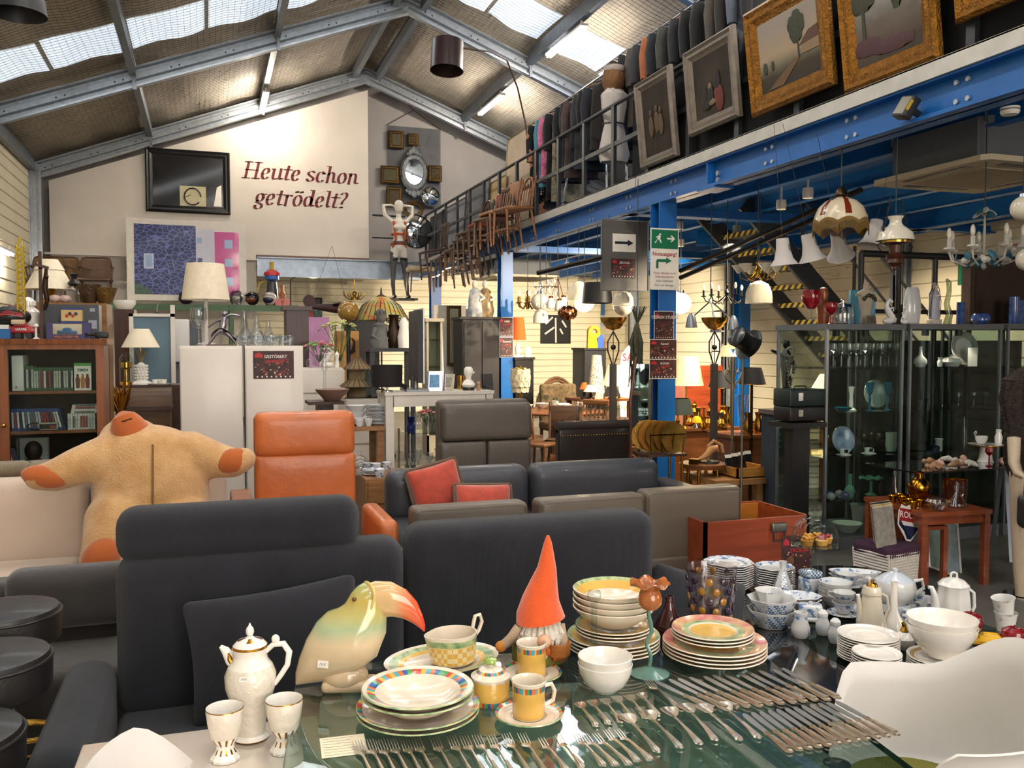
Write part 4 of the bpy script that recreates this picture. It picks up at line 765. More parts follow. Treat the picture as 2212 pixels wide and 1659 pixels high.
G().lA([(0,0),(.07,0),(.072,.02),(.02,.03),(.016,.08),(.016,.4),(0,.4)],24).mk('base',PLW,t);G().lA([(50*s,100*s),(39*s,178*s),(38.5*s,178*s),(49.5*s,100*s)],40).mk('lamp_shade',SHADE,t)
CG=glass('cut_crystal','fafcfd',.06,.97,1.9)
def wine(R_,H,b=.5,m=None):return G().lA([(0,0),(R_*.8,0),(R_*.82,.004),(.006,.012),(.005,H*(1-b)),(R_*.55,H*(1-b)+.01),(R_,H*(1-b*.5)),(R_*.85,H),(R_*.83,H),(R_*.96,H*(1-b*.5)),(0,H*(1-b)+.016)],24)
p=P(430,745,y=CY+.12);put(wine(.07,.31,.55).mesh('balloon_glass',CG),'balloon_glass',None,(p.x,CY+.1,CZ+.001),O3,'oversized clear balloon glass at the left on the white cabinet','glass')
p=P(470,745,y=CY);t=tH('silver_dancer','silver figurine striding with arms flung out on the white cabinet','figurine',(p.x+.05,CY+.07,CZ));SLV=mat('tarnished_silver','9a96a0',.25,1,var=(20,.2));s=D(p)/F
G().bx(-.14,.1,-.04,.04,0,.012).mk('base',DKW,t,hard=1)
G().tube([(-.12,0,.012),(-.07,0,.09),(-.02,0,.13)],[.008,.018,.024],10).tube([(.1,0,.012),(.06,0,.07),(-.01,0,.14)],[.008,.016,.026],10).tube([(-.015,0,.12),(.0,0,.19),(.01,0,.235)],[.028,.034,.02],12).sph((.01,0,.265),.024,12,8).tube([(.0,0,.225),(.06,0,.26),(.13,0,.25)],[.014,.011,.007],8).tube([(.0,0,.225),(-.06,0,.2),(-.12,0,.15)],[.014,.011,.007],8).mk('body',SLV,t)
G().sheet(lambda u,v:(-.1+.2*u,-.03+.06*v+.02*sin(u*9),.1+.05*sin(u*4)-.05*v),12,4,.003).mk('drapery',SLV,t)
for k,(px,py,rr,hh,nm)in eN(((525,742,.045,.3,'left tall carafe'),(552,742,.05,.26,'round carafe'),(578,742,.04,.22,'narrow carafe'))):
 p=P(px,py,y=CY);put(G().lA([(0,0),(rr,0),(rr*1.3,hh*.2),(rr*1.25,hh*.35),(rr*.35,hh*.55),(rr*.3,hh*.95),(rr*.42,hh),(rr*.38,hh),(rr*.26,hh*.9),(rr*1.15,hh*.3),(0,.01)],20,rf=lambda r,z,a:r*(1+.03*sin(a*10))).mesh('crystal_carafe',CG),'crystal_carafe',None,(p.x+.02,CY+.2,CZ+.001),O3,'cut crystal %s on the white cabinet'%nm,'carafe','crystal carafes')
for k,px in eN((530,556,580,600)):p=P(px,742,y=CY);put(G().lA([(0,0),(.045,0),(.07,.05),(.085,.085),(.08,.086),(.06,.045),(0,.012)],20,rf=lambda r,z,a:r*(1+.06*sin(a*12))).mesh('crystal_bowl',CG),'crystal_bowl',None,(p.x+.02*k,CY+.06,CZ+.001),(0,0,k),'cut crystal bowl on the white cabinet, %s from the left'%ORD[k],'bowl','crystal bowls')
for k,px in eN((612,630)):p=P(px,745,y=CY);put(G().lA([(0,0),(.03,0),(.034,.09),(.031,.09),(.027,.012),(0,.01)],18).mesh('tumbler',CG),'tumbler',None,(p.x,CY+.05+.1*k,CZ+.001),O3,'clear glass tumbler at the right on the white cabinet, %s'%('nearer the bowls'if k==0 else'at the very edge'),'glass','tumblers on the cabinet')
#  right foreground: blue-and-white china on a black glass coffee table
KZ=.5;WHT=mat('white_china','d5d4d2',.16,coat=.5,var=(4,.03));BWP=mat('blue_floral_china','d3d6da',.18,coat=.5,var=(42,.1,'5f7fa8'));MATS['blue_floral_china'].node_tree.nodes['Color Ramp'].color_ramp.elements[0].position=.52;MATS['blue_floral_china'].node_tree.nodes['Color Ramp'].color_ramp.elements[1].position=.6
LAT=mat('blue_lattice_china','d3d6da',.18,coat=.5);nt=LAT.node_tree;ck=nt.nodes.new('ShaderNodeTexChecker');ck.inputs['Scale'].default_value=110;ck.inputs[1].default_value=lin('c9d0d6');ck.inputs[2].default_value=lin('44678f');nt.links.new(nt.nodes['Texture Coordinate'].outputs['Object'],ck.inputs[0]);nt.links.new(ck.outputs[0],nt.nodes['Principled BSDF'].inputs['Base Color'])
BGL=mat('black_table_glass','15171a',.06,coat=.8);BW=[WHT,BWP,LAT]
p=P(1770,1330,z=KZ);t=tH('oval_coffee_table','low oval black glass coffee table crowded with blue and white china','coffee table',(p.x,p.y,0),R(38))
G().lA([(0,KZ-.012),(.62,KZ-.012),(.625,KZ-.006),(.62,KZ),(0,KZ)],56,sx=1.55,sy=.8).mk('table_top',BGL,t)
for sx,sy2 in((-1,-1),(1,-1),(-1,1),(1,1)):G().cyl((sx*.5,sy2*.24,KZ-.012),(sx*.62,sy2*.3,0),.018,.012).mk('leg',DKW,t)
def vs(name,lB,cat,px,py,prof,m,gP=None,z=KZ,seg=28,mi=None,rz=0,sy=1,rf=None,sc=1,lift=.001,raw=False):
 p=P(px,py,z=z);s=1 if raw else D(p)/F*sc
 return G().lA([(r*s,h*s)for r,h in prof],seg,mi=mi,sy=sy,rf=rf).mk(name,m,None,(p.x,p.y,z+lift),(0,0,rz),lB,cat,gP)
def pstack(name,n,px,py,Rr,step,lB,gP,m,z=KZ,seg=32,mi=None,h=.016):
 me=plate(Rr,h,seg,.6,mi).mesh(name,m);p=P(px,py,z=z)
 for i in rG(n):put(me,name,None,(p.x+random.uniform(-1,1)*.0015,p.y,z+.001+i*step),(0,0,random.random()*.2),lB%level(i,n),'plate',gP)
 return p
bmi=lambda i,j:1 if i in(5,6,7)else 0
pstack('octagonal_plate',11,1573,1268,.118,.0105,'octagonal blue and white plate in the left tall stack, %s','left stack of blue and white plates',BW,seg=8,mi=bmi)
pstack('octagonal_plate',10,1672,1274,.095,.0105,'octagonal blue and white plate in the right tall stack, %s','right stack of blue and white plates',BW,seg=8,mi=bmi)
vs('bottle_vase','eight-sided blue and white bottle vase with lattice panels','vase',1690,1290,[(0,0),(20,0),(22,6),(21,20),(12,45),(7,60),(7,72),(9,78),(7,78),(5,60),(0,20)],BW,seg=8,mi=lambda i,j:2 if i in(3,4)and j%2 else 1 if i==2 else 0)
p=P(1750,1292,z=KZ);s=D(p)/F;t=tH('tea_caddy','square blue and white lidded tea caddy behind the cake stand','tea caddy',(p.x,p.y,KZ+.001),-YAW+.3);G().rbox((0,0,23*s),(38*s,38*s,46*s),4*s).mk('body',BWP,t);G().rbox((0,0,54*s),(38*s,38*s,15*s),5*s).mk('lid',LAT,t)
ob=[(0,0),(34,0),(38,4),(52,34),(53,38),(50,38),(36,8),(0,6)];oct_mi=lambda i,j:(2 if j%2 else 1)if i in(2,)else 0
vs('octagonal_bowl','large eight-sided lattice bowl, lower of the stacked pair','bowl',1666,1352,ob,BW,'octagonal blue bowls',seg=8,mi=oct_mi)
vs('octagonal_bowl','large eight-sided lattice bowl, upper of the stacked pair','bowl',1666,1352,ob,BW,'octagonal blue bowls',seg=8,mi=oct_mi,lift=.046)
vs('octagonal_bowl','smaller eight-sided bowl nested on top of the lattice bowls','bowl',1660,1346,[(0,0),(20,0),(30,24),(31,26),(28,25),(18,4),(0,4)],BW,'octagonal blue bowls',seg=8,mi=oct_mi,lift=.09)
for k in rG(2):vs('oblong_dish','oblong blue-edged serving dish, %s of two behind the octagonal bowls'%('lower'if k==0 else'upper'),'dish',1722,1316,[(0,0),(30,0),(48,20),(52,22),(50,24),(28,5),(0,4)],BW,'oblong dishes',seg=8,mi=lambda i,j:1 if i==4 else 0,sy=.7,rz=-.5,lift=.001+k*.016)
for k in rG(4):vs('cereal_bowl','round bowl with blue band behind the coffee pot, %s'%level(k,4),'bowl',1804,1308,[(0,0),(18,0),(20,3),(33,20),(35,26),(33,26),(28,18),(0,6)],BW,'blue-banded round bowls',mi=lambda i,j:1 if i==5 else 0,lift=.001+k*.018)
cupp=[(0,0),(10,0),(11,2),(20,12),(24,24),(22.5,24),(18,12),(0,4)]
def cup(px,py,lB,gP,lift=.001,z=KZ,sc=1,m=None,rz=0,prof=cupp,saucer=True):
 p=P(px,py,z=z);s=D(p)/F*sc;t=tH('tea_cup',lB,'cup',(p.x,p.y,z+lift),rz,gP);h=prof[-4][1]
 G().lA([(r*s,q*s)for r,q in prof],24,mi=lambda i,j:1 if i==3 else 0).mk('cup_body',m or BW,t);rr=prof[-4][0]
 G().tube([(rr*.8*s,0,h*.8*s),(rr*1.3*s,0,h*.85*s),(rr*1.4*s,0,h*.5*s),(rr*.75*s,0,h*.3*s)],2*s,6).mk('handle',WHT,t)
me=plate(.068,.012,28,.5,bmi).mesh('saucer',BW)
for k,(px,py)in eN(((1822,1330),(1860,1322),(1830,1268))):
 p=P(px,py,z=KZ);put(me,'saucer',None,(p.x,p.y,KZ+.001),(0,0,k),'blue and white saucer, %s'%('under the two stacked cups','left of the blue teapot','at the back by the long platters')[k],'saucer','blue and white saucers')
cup(1822,1330,'white and blue teacup, lower of two stacked behind the cream coffee pot','blue and white cups',.012,rz=-.4);cup(1822,1330,'white and blue teacup, upper of two stacked behind the cream coffee pot','blue and white cups',.055,rz=2.2);cup(1830,1268,'white and blue teacup at the back by the long platters','blue and white cups',.012,rz=-.3)
for k in rG(3):vs('long_platter','long narrow blue-edged platter at the back, %s of three'%level(k,3),'platter',1846,1262-3*k,[(0,0),(40,0),(52,10),(54,12),(50,11),(38,4),(0,4)],BW,'long platters',mi=lambda i,j:1 if i==4 else 0,sy=.45,rz=-.55,lift=.001+k*.012,seg=32)
p=P(1932,1318,z=KZ);s=D(p)/F;t=tH('round_teapot','round blue-banded teapot on a stand behind the white bud vase','teapot',(p.x,p.y,KZ+.001),-YAW)
G().lA([(0,0),(34,0),(32,14),(30,16),(0,16)],28).mk('stand',BWP,t,sc=s);G().lA([(0,16),(24,16),(38,32),(44,50),(40,66),(26,76),(0,78)],32,mi=lambda i,j:1 if i>=4 else 0).mk('body',BW,t,sc=s);G().lA([(26,76),(14,82),(4,84),(6,90),(0,93)],24).mk('lid',BWP,t,sc=s);G().tube([(-36,0,34),(-50,0,48),(-54,0,66),(-60,0,72)],[11,8,6,5],10).mk('spout',WHT,t,sc=s);G().tube([(38,0,62),(58,0,66),(62,0,48),(44,0,34)],4,8).mk('handle',WHT,t,sc=s)
vs('tall_mug','straight blue and white mug right of the blue teapot','mug',1983,1310,[(0,0),(13,0),(13,32),(12,32),(11,3),(0,3)],BW,mi=lambda i,j:1 if i==1 else 0)
eg=[(0,0),(11,0),(11,4),(12,18),(11,18),(10,5),(0,4)];k=0
for r_,row in eN(((1970,2000,2022),(1966,1990,2016),(1962,1986,2012),(1960,1984))):
 for px in row:vs('small_beaker','tiny blue-banded white beaker in the cluster, row %s from the back, %s from the left'%(ORD[r_],ORD[row.index(px)]),'beaker',px,1306+r_*14+(px%5),eg,BW,'tiny blue-banded beakers',mi=lambda i,j:1 if i==2 else 0,seg=20);k+=1
t=vs('milk_jug','small white milk jug with pinched spout and blue sprig','jug',1729,1376,[(0,0),(15,0),(20,10),(20,22),(13,40),(14,54),(12,54),(11,40),(0,10)],BW,mi=lambda i,j:1 if(i==4 or(i==2 and j%9==4))else 0,rf=lambda r,z,a:r*(1+(.25*max(0,cos(a+1.6))**6 if z>.07 else 0)))
for k,(px,py,w)in eN(((1777,1370,'left'),(1804,1388,'right'))):
 t=tH('salt_shaker','white shaker with blue band, %s of the pair'%w,'shaker',P(px,py,z=KZ),gP='salt and pepper shakers');s=D(t.location)/F
 G().lA([(0,0),(11,0),(15,10),(15,24),(10,36),(10,42),(0,42)],24,mi=lambda i,j:1 if i==4 or(i==2 and j%6<3)else 0).mk('body',BW,t,sc=s);G().lA([(11,41),(11,47),(6,53),(0,54)],20).mk('cap',WHT,t,sc=s)
p=P(1752,1345,z=KZ);s=D(p)/F;t=tH('butter_dish','covered rectangular blue and white butter dish behind the milk jug','butter dish',(p.x+.02,p.y+.03,KZ+.001),-.6);G().rbox((0,0,5*s),(62*s,44*s,10*s),4*s).mk('dish',WHT,t);G().rbox((0,0,22*s),(50*s,34*s,26*s),6*s).sph((0,0,37*s),5*s,10,6).mk('lid',BWP,t)
p=P(1758,1290,z=KZ);s=D(p)/F;t=tH('cake_stand','tall glass cake stand with clear dome over little tarts','cake stand',(p.x,p.y,KZ+.001))
G().lA([(0,0),(24,0),(24,4),(8,12),(6,30),(8,60),(6,90),(10,108),(30,112),(48,113),(50,116),(0,115)],36).mk('stand',CLEAR,t,sc=s);G().lA([(48,116),(49,130),(46,148),(36,164),(20,174),(5,177),(4,180),(8,186),(6,192),(0,193)],36).mk('dome',CLEAR,t,sc=s)
for k,(dx,dy,c)in eN(((-26,-8,'b5792c'),(4,-18,'d8a04a'),(26,-4,'cf8a3e'),(-6,14,'c98a3a'),(18,14,'b8742e'))):
 q=tH('fruit_tart','small %s tart under the glass dome, %s'%(('brown','berry-topped','raspberry','custard','golden')[k],('at the left','nearest the front','at the right','at the back left','at the back right')[k]),'tart',(p.x+dx*s,p.y+dy*s,KZ+117*s),gP='little tarts');G().lA([(0,0),(11*s,0),(14*s,11*s),(12*s,13*s),(0,11*s)],14,rf=lambda r,z,a:r*(1+.06*sin(a*7))).mk('crust',mat('crust_'+c,c,.8,bump=(120,.5)),q)
 g=G();[g.sph((6*s*cos(a),6*s*sin(a),16*s),4.5*s,8,6)for a in(0,2,4)];g.mk('topping',mat('berry','9a1c2a',.3,coat=.4)if k in(1,2)else mat('apricot','d9962c',.3,coat=.4),q)
q_=P(1985,1390,z=KZ);t=tH('round_glass_table','low round clear glass table holding white porcelain and fruit','coffee table',(q_.x,q_.y,0));G().lA([(0,KZ-.012),(.44,KZ-.012),(.445,KZ-.006),(.44,KZ),(0,KZ)],56).mk('table_top',TG,t);G().lA([(0,0),(.2,0),(.2,.015),(.03,.03),(.03,KZ-.02),(.1,KZ-.013),(0,KZ-.013)],28).mk('pedestal',CHROME,t)
GDR=mat('gold_dotted_rim','c8a878',.3,.3)
pstack('side_plate',10,1875,1425,.108,.009,'plain white plate in the larger stack by the armchair, %s','larger stack of white plates',[PORC],h=.014);pstack('saucer',9,1893,1462,.082,.009,'plain white saucer in the smaller stack by the armchair, %s','smaller stack of white saucers',[PORC],h=.013);pb=pstack('dessert_plate',5,2030,1448,.11,.009,'white plate with thin gold rim under the big bowls, %s','gold-rim plates',[PORC,GDR],mi=lambda i,j:1 if i==6 else 0,h=.014)
bp=[(0,0),(.045,0),(.048,.008),(.085,.04),(.112,.085),(.117,.112),(.114,.112),(.105,.08),(.07,.035),(0,.015)]
for k in rG(2):G().lA(bp,44,mi=lambda i,j:1 if i==4 and False else 0).mk('salad_bowl',[PORC,GDR],None,(pb.x+.005,pb.y,KZ+.052+k*.026),lB='large white salad bowl with gold dots, %s of the pair'%('lower'if k==0 else'upper'),cat='bowl',gP='big white bowls')
p=P(1882,1372,z=KZ);s=D(p)/F;t=tH('coffee_pot','tall cream porcelain coffee pot with brass finial','coffee pot',(p.x,p.y,KZ+.001),-YAW);IV=mat('ivory_glaze','d9cfba',.15,coat=.6)
G().lA([(0,0),(34,0),(36,8),(24,50),(19,88),(21,90),(21,94),(18,106),(0,108)],32).mk('body',IV,t,sc=s);G().lA([(0,107),(12,107),(10,112),(3,115),(4,121),(0,123)],18).mk('finial',GOLD,t,sc=s);G().tube([(-24,0,30),(-26,0,60),(-30,0,88)],[9,6,4],10).mk('spout',IV,t,sc=s);G().tube([(19,0,92),(32,0,84),(36,0,60),(28,0,36)],3,8).mk('handle',IV,t,sc=s)
vs('bud_vase','white bud vase with very tall thin neck','vase',1930,1372,[(0,0),(20,0),(24,12),(18,34),(8,54),(6,108),(8,116),(6,116),(4,60),(0,20)],[PORC])
p=P(1952,1402,z=KZ);s=D(p)/F;t=tH('sugar_bowl','small white sugar bowl with gilded finial before the big bowls','sugar bowl',(p.x,p.y,KZ+.001));G().lA([(0,0),(15,0),(22,12),(22,24),(12,36),(0,40)],24).mk('bowl',PORC,t,sc=s);G().tube([(0,0,38),(2,0,50),(-6,0,60)],[9,6,2],8).mk('finial',GOLD,t,sc=s)
p=P(2058,1350,z=KZ);s=D(p)/F;t=tH('floral_teapot','tall white fluted teapot with faint gold flowers','teapot',(p.x,p.y,KZ+.001),-YAW);FLO=mat('faint_gold_floral','d8d6d2',.16,coat=.5,var=(26,.1,'a8935f'));FLO.node_tree.nodes['Color Ramp'].color_ramp.elements[0].position=.6;FLO.node_tree.nodes['Color Ramp'].color_ramp.elements[1].position=.68
G().lA([(0,0),(34,0),(37,10),(33,60),(30,84),(32,88),(0,88)],40,rf=lambda r,z,a:r*(1+.04*cos(a*8))).mk('body',FLO,t,sc=s);G().lA([(31,88),(22,98),(8,103),(0,104)],32,rf=lambda r,z,a:r*(1+.04*cos(a*8))).tube([(-7,0,102),(-6,0,112),(0,0,115),(6,0,112),(7,0,102)],2.5,6).mk('lid',FLO,t,sc=s);G().tube([(-30,0,22),(-38,0,40),(-40,0,64),(-48,0,82),(-54,0,82)],[13,10,7,5,4],12).mk('spout',WHT,t,sc=s);G().tube([(30,0,80),(44,0,70),(46,0,40),(36,0,18)],3.5,8).mk('handle',WHT,t,sc=s)
for k in rG(2):p=P(2172,1362,z=KZ);s=D(p)/F;G().lA([(0,0),(17*s,0),(22*s,34*s),(24*s,40*s),(22.5*s,40*s),(15*s,5*s),(0,4*s)],28).mk('coffee_cup',FLO,None,(p.x-k*.006,p.y,KZ+.001+k*33*s),(0,R(-9)*k,0),'white floral cup, %s of two stacked at the right edge'%('lower'if k==0 else'tilted upper'),'cup','stacked floral cups')
p=P(2165,1432,z=KZ);s=D(p)/F;G().lA([(0,0),(30*s,0),(55*s,22*s),(64*s,40*s),(60*s,40*s),(48*s,18*s),(0,8*s)],36).mk('fruit_bowl',DKW,None,(p.x,p.y,KZ+.001),lB='dark wooden bowl with artificial fruit at the right edge',cat='bowl')
APP=mat('red_apple','8a1420',.2,coat=.6,var=(10,.3,'5c0c14'))
def apple(px,py,z,lB,r=.05):
 p=P(px,py,d=D(P(2165,1432,z=KZ)));t=tH('apple',lB,'apple',p,gP='shiny red apples');G().lA([(0,-.72*r),(.35*r,-.9*r),(.8*r,-.6*r),(1.05*r,.1*r),(.9*r,.62*r),(.45*r,.86*r),(.12*r,.72*r),(0,.6*r)],24).mk('flesh',APP,t);G().cyl((0,0,.6*r),(.08*r,0,1.05*r),.06*r).mk('stem',DKW,t)
apple(2096,1345,0,'shiny red apple at the left of the fruit bowl',.042);apple(2190,1378,0,'shiny dark red apple at the right of the fruit bowl',.045)
BAN=mat('banana_peel','d0a020',.45,var=(12,.12))
for k in rG(2):p=P(2142-4*k,1392+k*10,d=D(P(2165,1432,z=KZ))-.04*k);G().tube([(-.055,0,.016),(-.03,0,.03),(.01,0,.026),(.045,0,-.002),(.06,0,-.032)],[.006,.016,.018,.015,.005],8).mk('banana',BAN,None,p,(0,0,-.4-.3*k),'yellow banana in the fruit bowl, %s one'%('back'if k==0 else'front'),'banana','bananas')
p=P(2152,1412,d=D(P(2165,1432,z=KZ))-.06);G().sph(O3,(.03,.026,.026),14,9).mk('kiwi',mat('kiwi_skin','7a5a30',.9,bump=(150,.6)),None,p,lB='brown kiwi beneath the bananas',cat='kiwi')
p=P(1700,1430,z=0.0);G().bx(-1.3,1.3,-1.0,1.0,0,.012).mk('rug',mat('black_rug','191718',.98,bump=(90,.8)),None,(2.1,2.5,0),(0,0,-.2),'black rug under the glass tables','rug',hard=1)
#  red-brown trunk, brochures
MAHO=wood('mahogany','9c4526','7c3218',4,.3,0,.3);y_=4.55;q=fr(1600,1118,1748,1215,y_);t=tH('wooden_box_chest','open red-brown wooden box with grey metal latch','trunk');L_,W_,H_=q[1]-q[0]+.25,.55,q[3];X0=q[0]-.25
for nm,b in(('front_panel',(X0,X0+L_,y_,y_+.02,.02,H_)),('back_panel',(X0,X0+L_,y_+W_-.02,y_+W_,.02,H_+.0)),('side_panel',(X0,X0+.02,y_,y_+W_,.02,H_)),('side_panel',(X0+L_-.02,X0+L_,y_,y_+W_,.02,H_)),('floor_panel',(X0,X0+L_,y_,y_+W_,0,.02))):G().bx(*b).mk(nm,MAHO,t,hard=1)
G().bx(X0+.02,X0+L_-.02,y_+W_-.035,y_+W_-.02,.02,H_-.01).mk('inner_lining',wood('parquet_inlay','c07a2e','a8641f',3),t,hard=1);lt=G().rbox((P(1680,1150,y=y_).x,y_-.012,H_-.06),(.11,.025,.06),.01).mk('latch',mat('pewter','75736e',.35,.8),t);lx=P(1680,1150,y=y_).x;G().tube([(lx-.04,y_-.02,H_-.09),(lx-.042,y_-.025,H_-.14),(lx+.042,y_-.025,H_-.14),(lx+.04,y_-.02,H_-.09)],.006,6).mk('handle',DKMET,lt)
p=P(1740,1250,z=KZ);t=tH('brochure_stand','upright flea market flyer with a dog picture behind the cake stand','flyer',(p.x,p.y+.07,KZ+.001),-.25);G().bx(-.08,.08,0,.004,0,.2).bx(-.08,.08,0,.06,0,.004).mk('holder',CLEAR,t,hard=1);A5(t,.155,.19,(0,-.002,.1),O3,'DEALS','TRÖDEL',5)
G().prism([(-.06,.03),(-.02,.03),(-.015,.08),(-.03,.1),(-.055,.08)],-.005,-.0042,1).mk('dog_picture',mat('dog_brown','6b4326',.6),t,hard=1)
#  basket with magazines, teak nest of tables
y_=4.75;p=P(1916,1265,z=0);t=tH('magazine_basket','white wicker basket with purple lining holding magazines','basket',(p.x,p.y,0),.15);WIC=mat('white_wicker','c9c2ba',.7,bump=(60,.6));s=D(p)/F
g=G();w,dd,h=48*s,.13,.26
for k in rG(13):
 z=.01+k*h/13;e=1+.1*k/13;pts=[(x*w*e,y*dd*e,z)for x,y in((-1,-1),(-.5,-1.02),(0,-1),(.5,-1.02),(1,-1),(1.02,0),(1,1),(0,1),(-1,1),(-1.02,0))];g.tube(pts,.0105,6,closed=True)
g.mk('weave_rows',WIC,t);g=G()
for k in rG(17):x=-w+2*w*k/16;[g.cyl((x,sg*dd*1.03,0),(x*1.1,sg*dd*1.13,h),.007,seg=6)for sg in(-1,1)]
g.bx(-w,w,-dd,dd,0,.012).mk('uprights',WIC,t);G().rbox((0,0,h),(2.3*w,2.35*dd,.09),.03,3).mk('lining',mat('purple_cloth','3c2136',.9),t)
COV=[mat('cover_'+n,c,.4,var=(25,.3))for n,c in(('grey','8f8a82'),('cream','c9bda4'),('ochre','b99a5c'),('slate','4a5560'),('white','c8c6c2'),('dark','2c2a2a'))]
p0=Vector((p.x,p.y,0))
for k in rG(8):G().bx(-.1,.1,-.004,.004,0,.26).mk('magazine',COV[k%6],None,(p.x-.1+k*.016,p.y-.1+k*.022,.3+.006*(k%3)),(R(-8),0,.2),'magazine standing in the white basket, %s from the front'%ORD[k],'magazine','magazines in the basket',hard=1)
t=tH('route_sign','red and blue shield-shaped metal ROUTE sign in the basket','sign',(p.x+.12,p.y-.06,.31),rot=(R(-8),R(12),.1));sh_=[(-.02,0),(.02,0),(.11,.1),(.11,.19),(.08,.24),(.04,.23),(0,.25),(-.04,.23),(-.08,.24),(-.11,.19),(-.11,.1)]
G().prism(sh_,0,.004,1).mk('rim',PLW,t,hard=1);G().prism([(x*.9,.012+z*.9)for x,z in sh_ if z<.16]+[(-.1,.15)],-.001,0,1).mk('blue_field',mat('sign_blue','1f2748',.4),t,hard=1);G().bx(-.1,.1,-.0015,0,.13,.215).mk('red_field',mat('sign_red','8f2026',.4),t,hard=1);text('ROUTE',.062,PLW,t,(0,-.002,.172),(pi/2,0,0),bold=.001)
a=P(1990,1272,z=0);b=P(2130,1262,z=0);c=P(1880,1225,z=0);TE2=wood('teak_red','8a4322','6d3016',6,.35,0,.2);ang=math.atan2(b.y-a.y,b.x-a.x);L_=(b-a).length;W_=.62;H_=.52
t=tH('nesting_table','large teak nesting table with gilded tea set on top','table',(a.x,a.y,0),ang)
G().bx(-.02,L_+.02,-.02,W_,H_-.03,H_).mk('table_top',TE2,t,hard=1);G().bx(.03,L_-.03,.0,.02,H_-.09,H_-.03).bx(0,.02,.03,W_-.03,H_-.09,H_-.03).bx(L_-.02,L_,.03,W_-.03,H_-.09,H_-.03).mk('apron',TE2,t,hard=1)
lm=G().bx(-.022,.022,-.022,.022,0,H_-.03).mesh('leg',TE2,False)
for x,y in((0.01,.01),(L_-.01,.01),(.01,W_-.03),(L_-.01,W_-.03)):put(lm,'leg',t,(x,y,0))
t=tH('nesting_table','smaller teak table tucked beneath the large one','table',(a.x,a.y,0),ang);G().bx(.05,L_*.45,.04,W_-.06,H_-.135,H_-.11).mk('table_top',TE2,t,hard=1);lm2=G().bx(-.018,.018,-.018,.018,0,H_-.135).mesh('leg',TE2,False);G().bx(.05,L_*.45,W_-.1,W_-.08,.12,.15).mk('stretcher',TE2,t,hard=1)
for x,y in((.07,.06),(L_*.43,.06),(.07,W_-.09),(L_*.43,W_-.09)):put(lm2,'leg',t,(x,y,0))
def nt_(x,y):v=Vector((x,y,0));v.rotate(Matrix.Rotation(ang,3,'Z'));return Vector((a.x+v.x,a.y+v.y,H_))
p=nt_(L_*.42,.32);t=tH('gilded_teapot','shiny gilded teapot on the teak table','teapot',p,.4);GL=mat('gilded_china','b07c24',.14,1,var=(15,.15));G().lA([(0,0),(.05,0),(.03,.02),(.07,.07),(.08,.12),(.06,.16),(.03,.18),(.03,.21),(.04,.22),(0,.23)],28).mk('body',GL,t);G().tube([(-.07,0,.09),(-.11,0,.13),(-.13,0,.17)],[.018,.012,.008],8).mk('spout',GL,t);G().tube([(.07,0,.15),(.12,0,.16),(.12,0,.09),(.07,0,.07)],.007,8).mk('handle',GL,t)
for k in rG(8):
 p=nt_(L_*(.03+.045*k),.12+.2*(k%2)+.05*(k%3));t=tH('gilded_cup','small gilded glass cup on the teak table, %s from the left'%ORD[k],'cup',p,k,'gilded cups');G().lA([(0,0),(.022,0),(.028,.03),(.031,.05),(.029,.05),(.024,.02),(0,.008)],18).mk('cup_body',GL,t);G().tube([(.028,0,.042),(.045,0,.04),(.043,0,.018),(.026,0,.014)],.0035,6).mk('handle',GL,t)
CG2=CG;p=nt_(L_*.28,.04);G().lA([(0,0),(.04,0),(.07,.03),(.075,.06),(.06,.08),(.055,.08),(.06,.05),(0,.01)],24,rf=lambda r,z,a:r*(1+.05*sin(a*14))).mk('crystal_bowl',CG,None,p,lB='cut crystal bowl at the front of the teak table',cat='bowl')
p=nt_(L_*.68,.1);t=tH('crystal_decanter','flared cut crystal decanter with handle on the teak table','decanter',p);G().lA([(0,0),(.055,0),(.065,.015),(.03,.09),(.018,.11),(.025,.15),(.022,.15),(.014,.11),(0,.02)],24,rf=lambda r,z,a:r*(1+.05*sin(a*10))).sph((0,0,.165),.018,10,7).mk('body',CG,t);G().tube([(.02,0,.14),(.055,0,.14),(.06,0,.1),(.04,0,.07)],.005,6).mk('handle',CG,t)
p=nt_(L_*.88,.25);G().lA([(0,0),(.075,0),(.08,.01),(.085,.16),(.085,.17),(.078,.165),(.07,.02),(0,.015)],28,mi=lambda i,j:1 if i in(4,5)else 0).mk('ice_bucket',[mat('dark_amber_glass','3a160c',.12,coat=.6),GL],None,p,lB='dark amber ice bucket with gilded rim on the teak table',cat='bucket')
p=nt_(L_*.6,.45);put(wine(.05,.2,.5).mesh('engraved_goblet',CG),'engraved_goblet',None,p,O3,'tall engraved crystal goblet behind the gilded teapot','glass')
p=nt_(L_*.3,.5);G().lA([(0,0),(.035,0),(.04,.05),(.014,.14),(.018,.2),(.016,.2),(.01,.14),(0,.02)],20).mk('bud_vase',CG,None,p,lB='slim clear glass carafe at the back of the teak table',cat='vase')
p=P(2085,1240,z=0);t=tH('framed_picture','small framed picture leaning against the nesting table legs','picture',(p.x-.12,p.y+.1,.3),rot=(R(-18),R(20),.2));
G().bx(-.2,.2,0,.01,-.3,.1).mk('picture_sheet',mat('pale_blue_print','8ea3b4',.4,var=(6,.3,'5f6f60')),t,hard=1);G().tube([(-.2,-.004,-.3),(.2,-.004,-.3),(.2,-.004,.1),(-.2,-.004,.1)],.01,4,closed=True).mk('frame',PLW,t,hard=1)
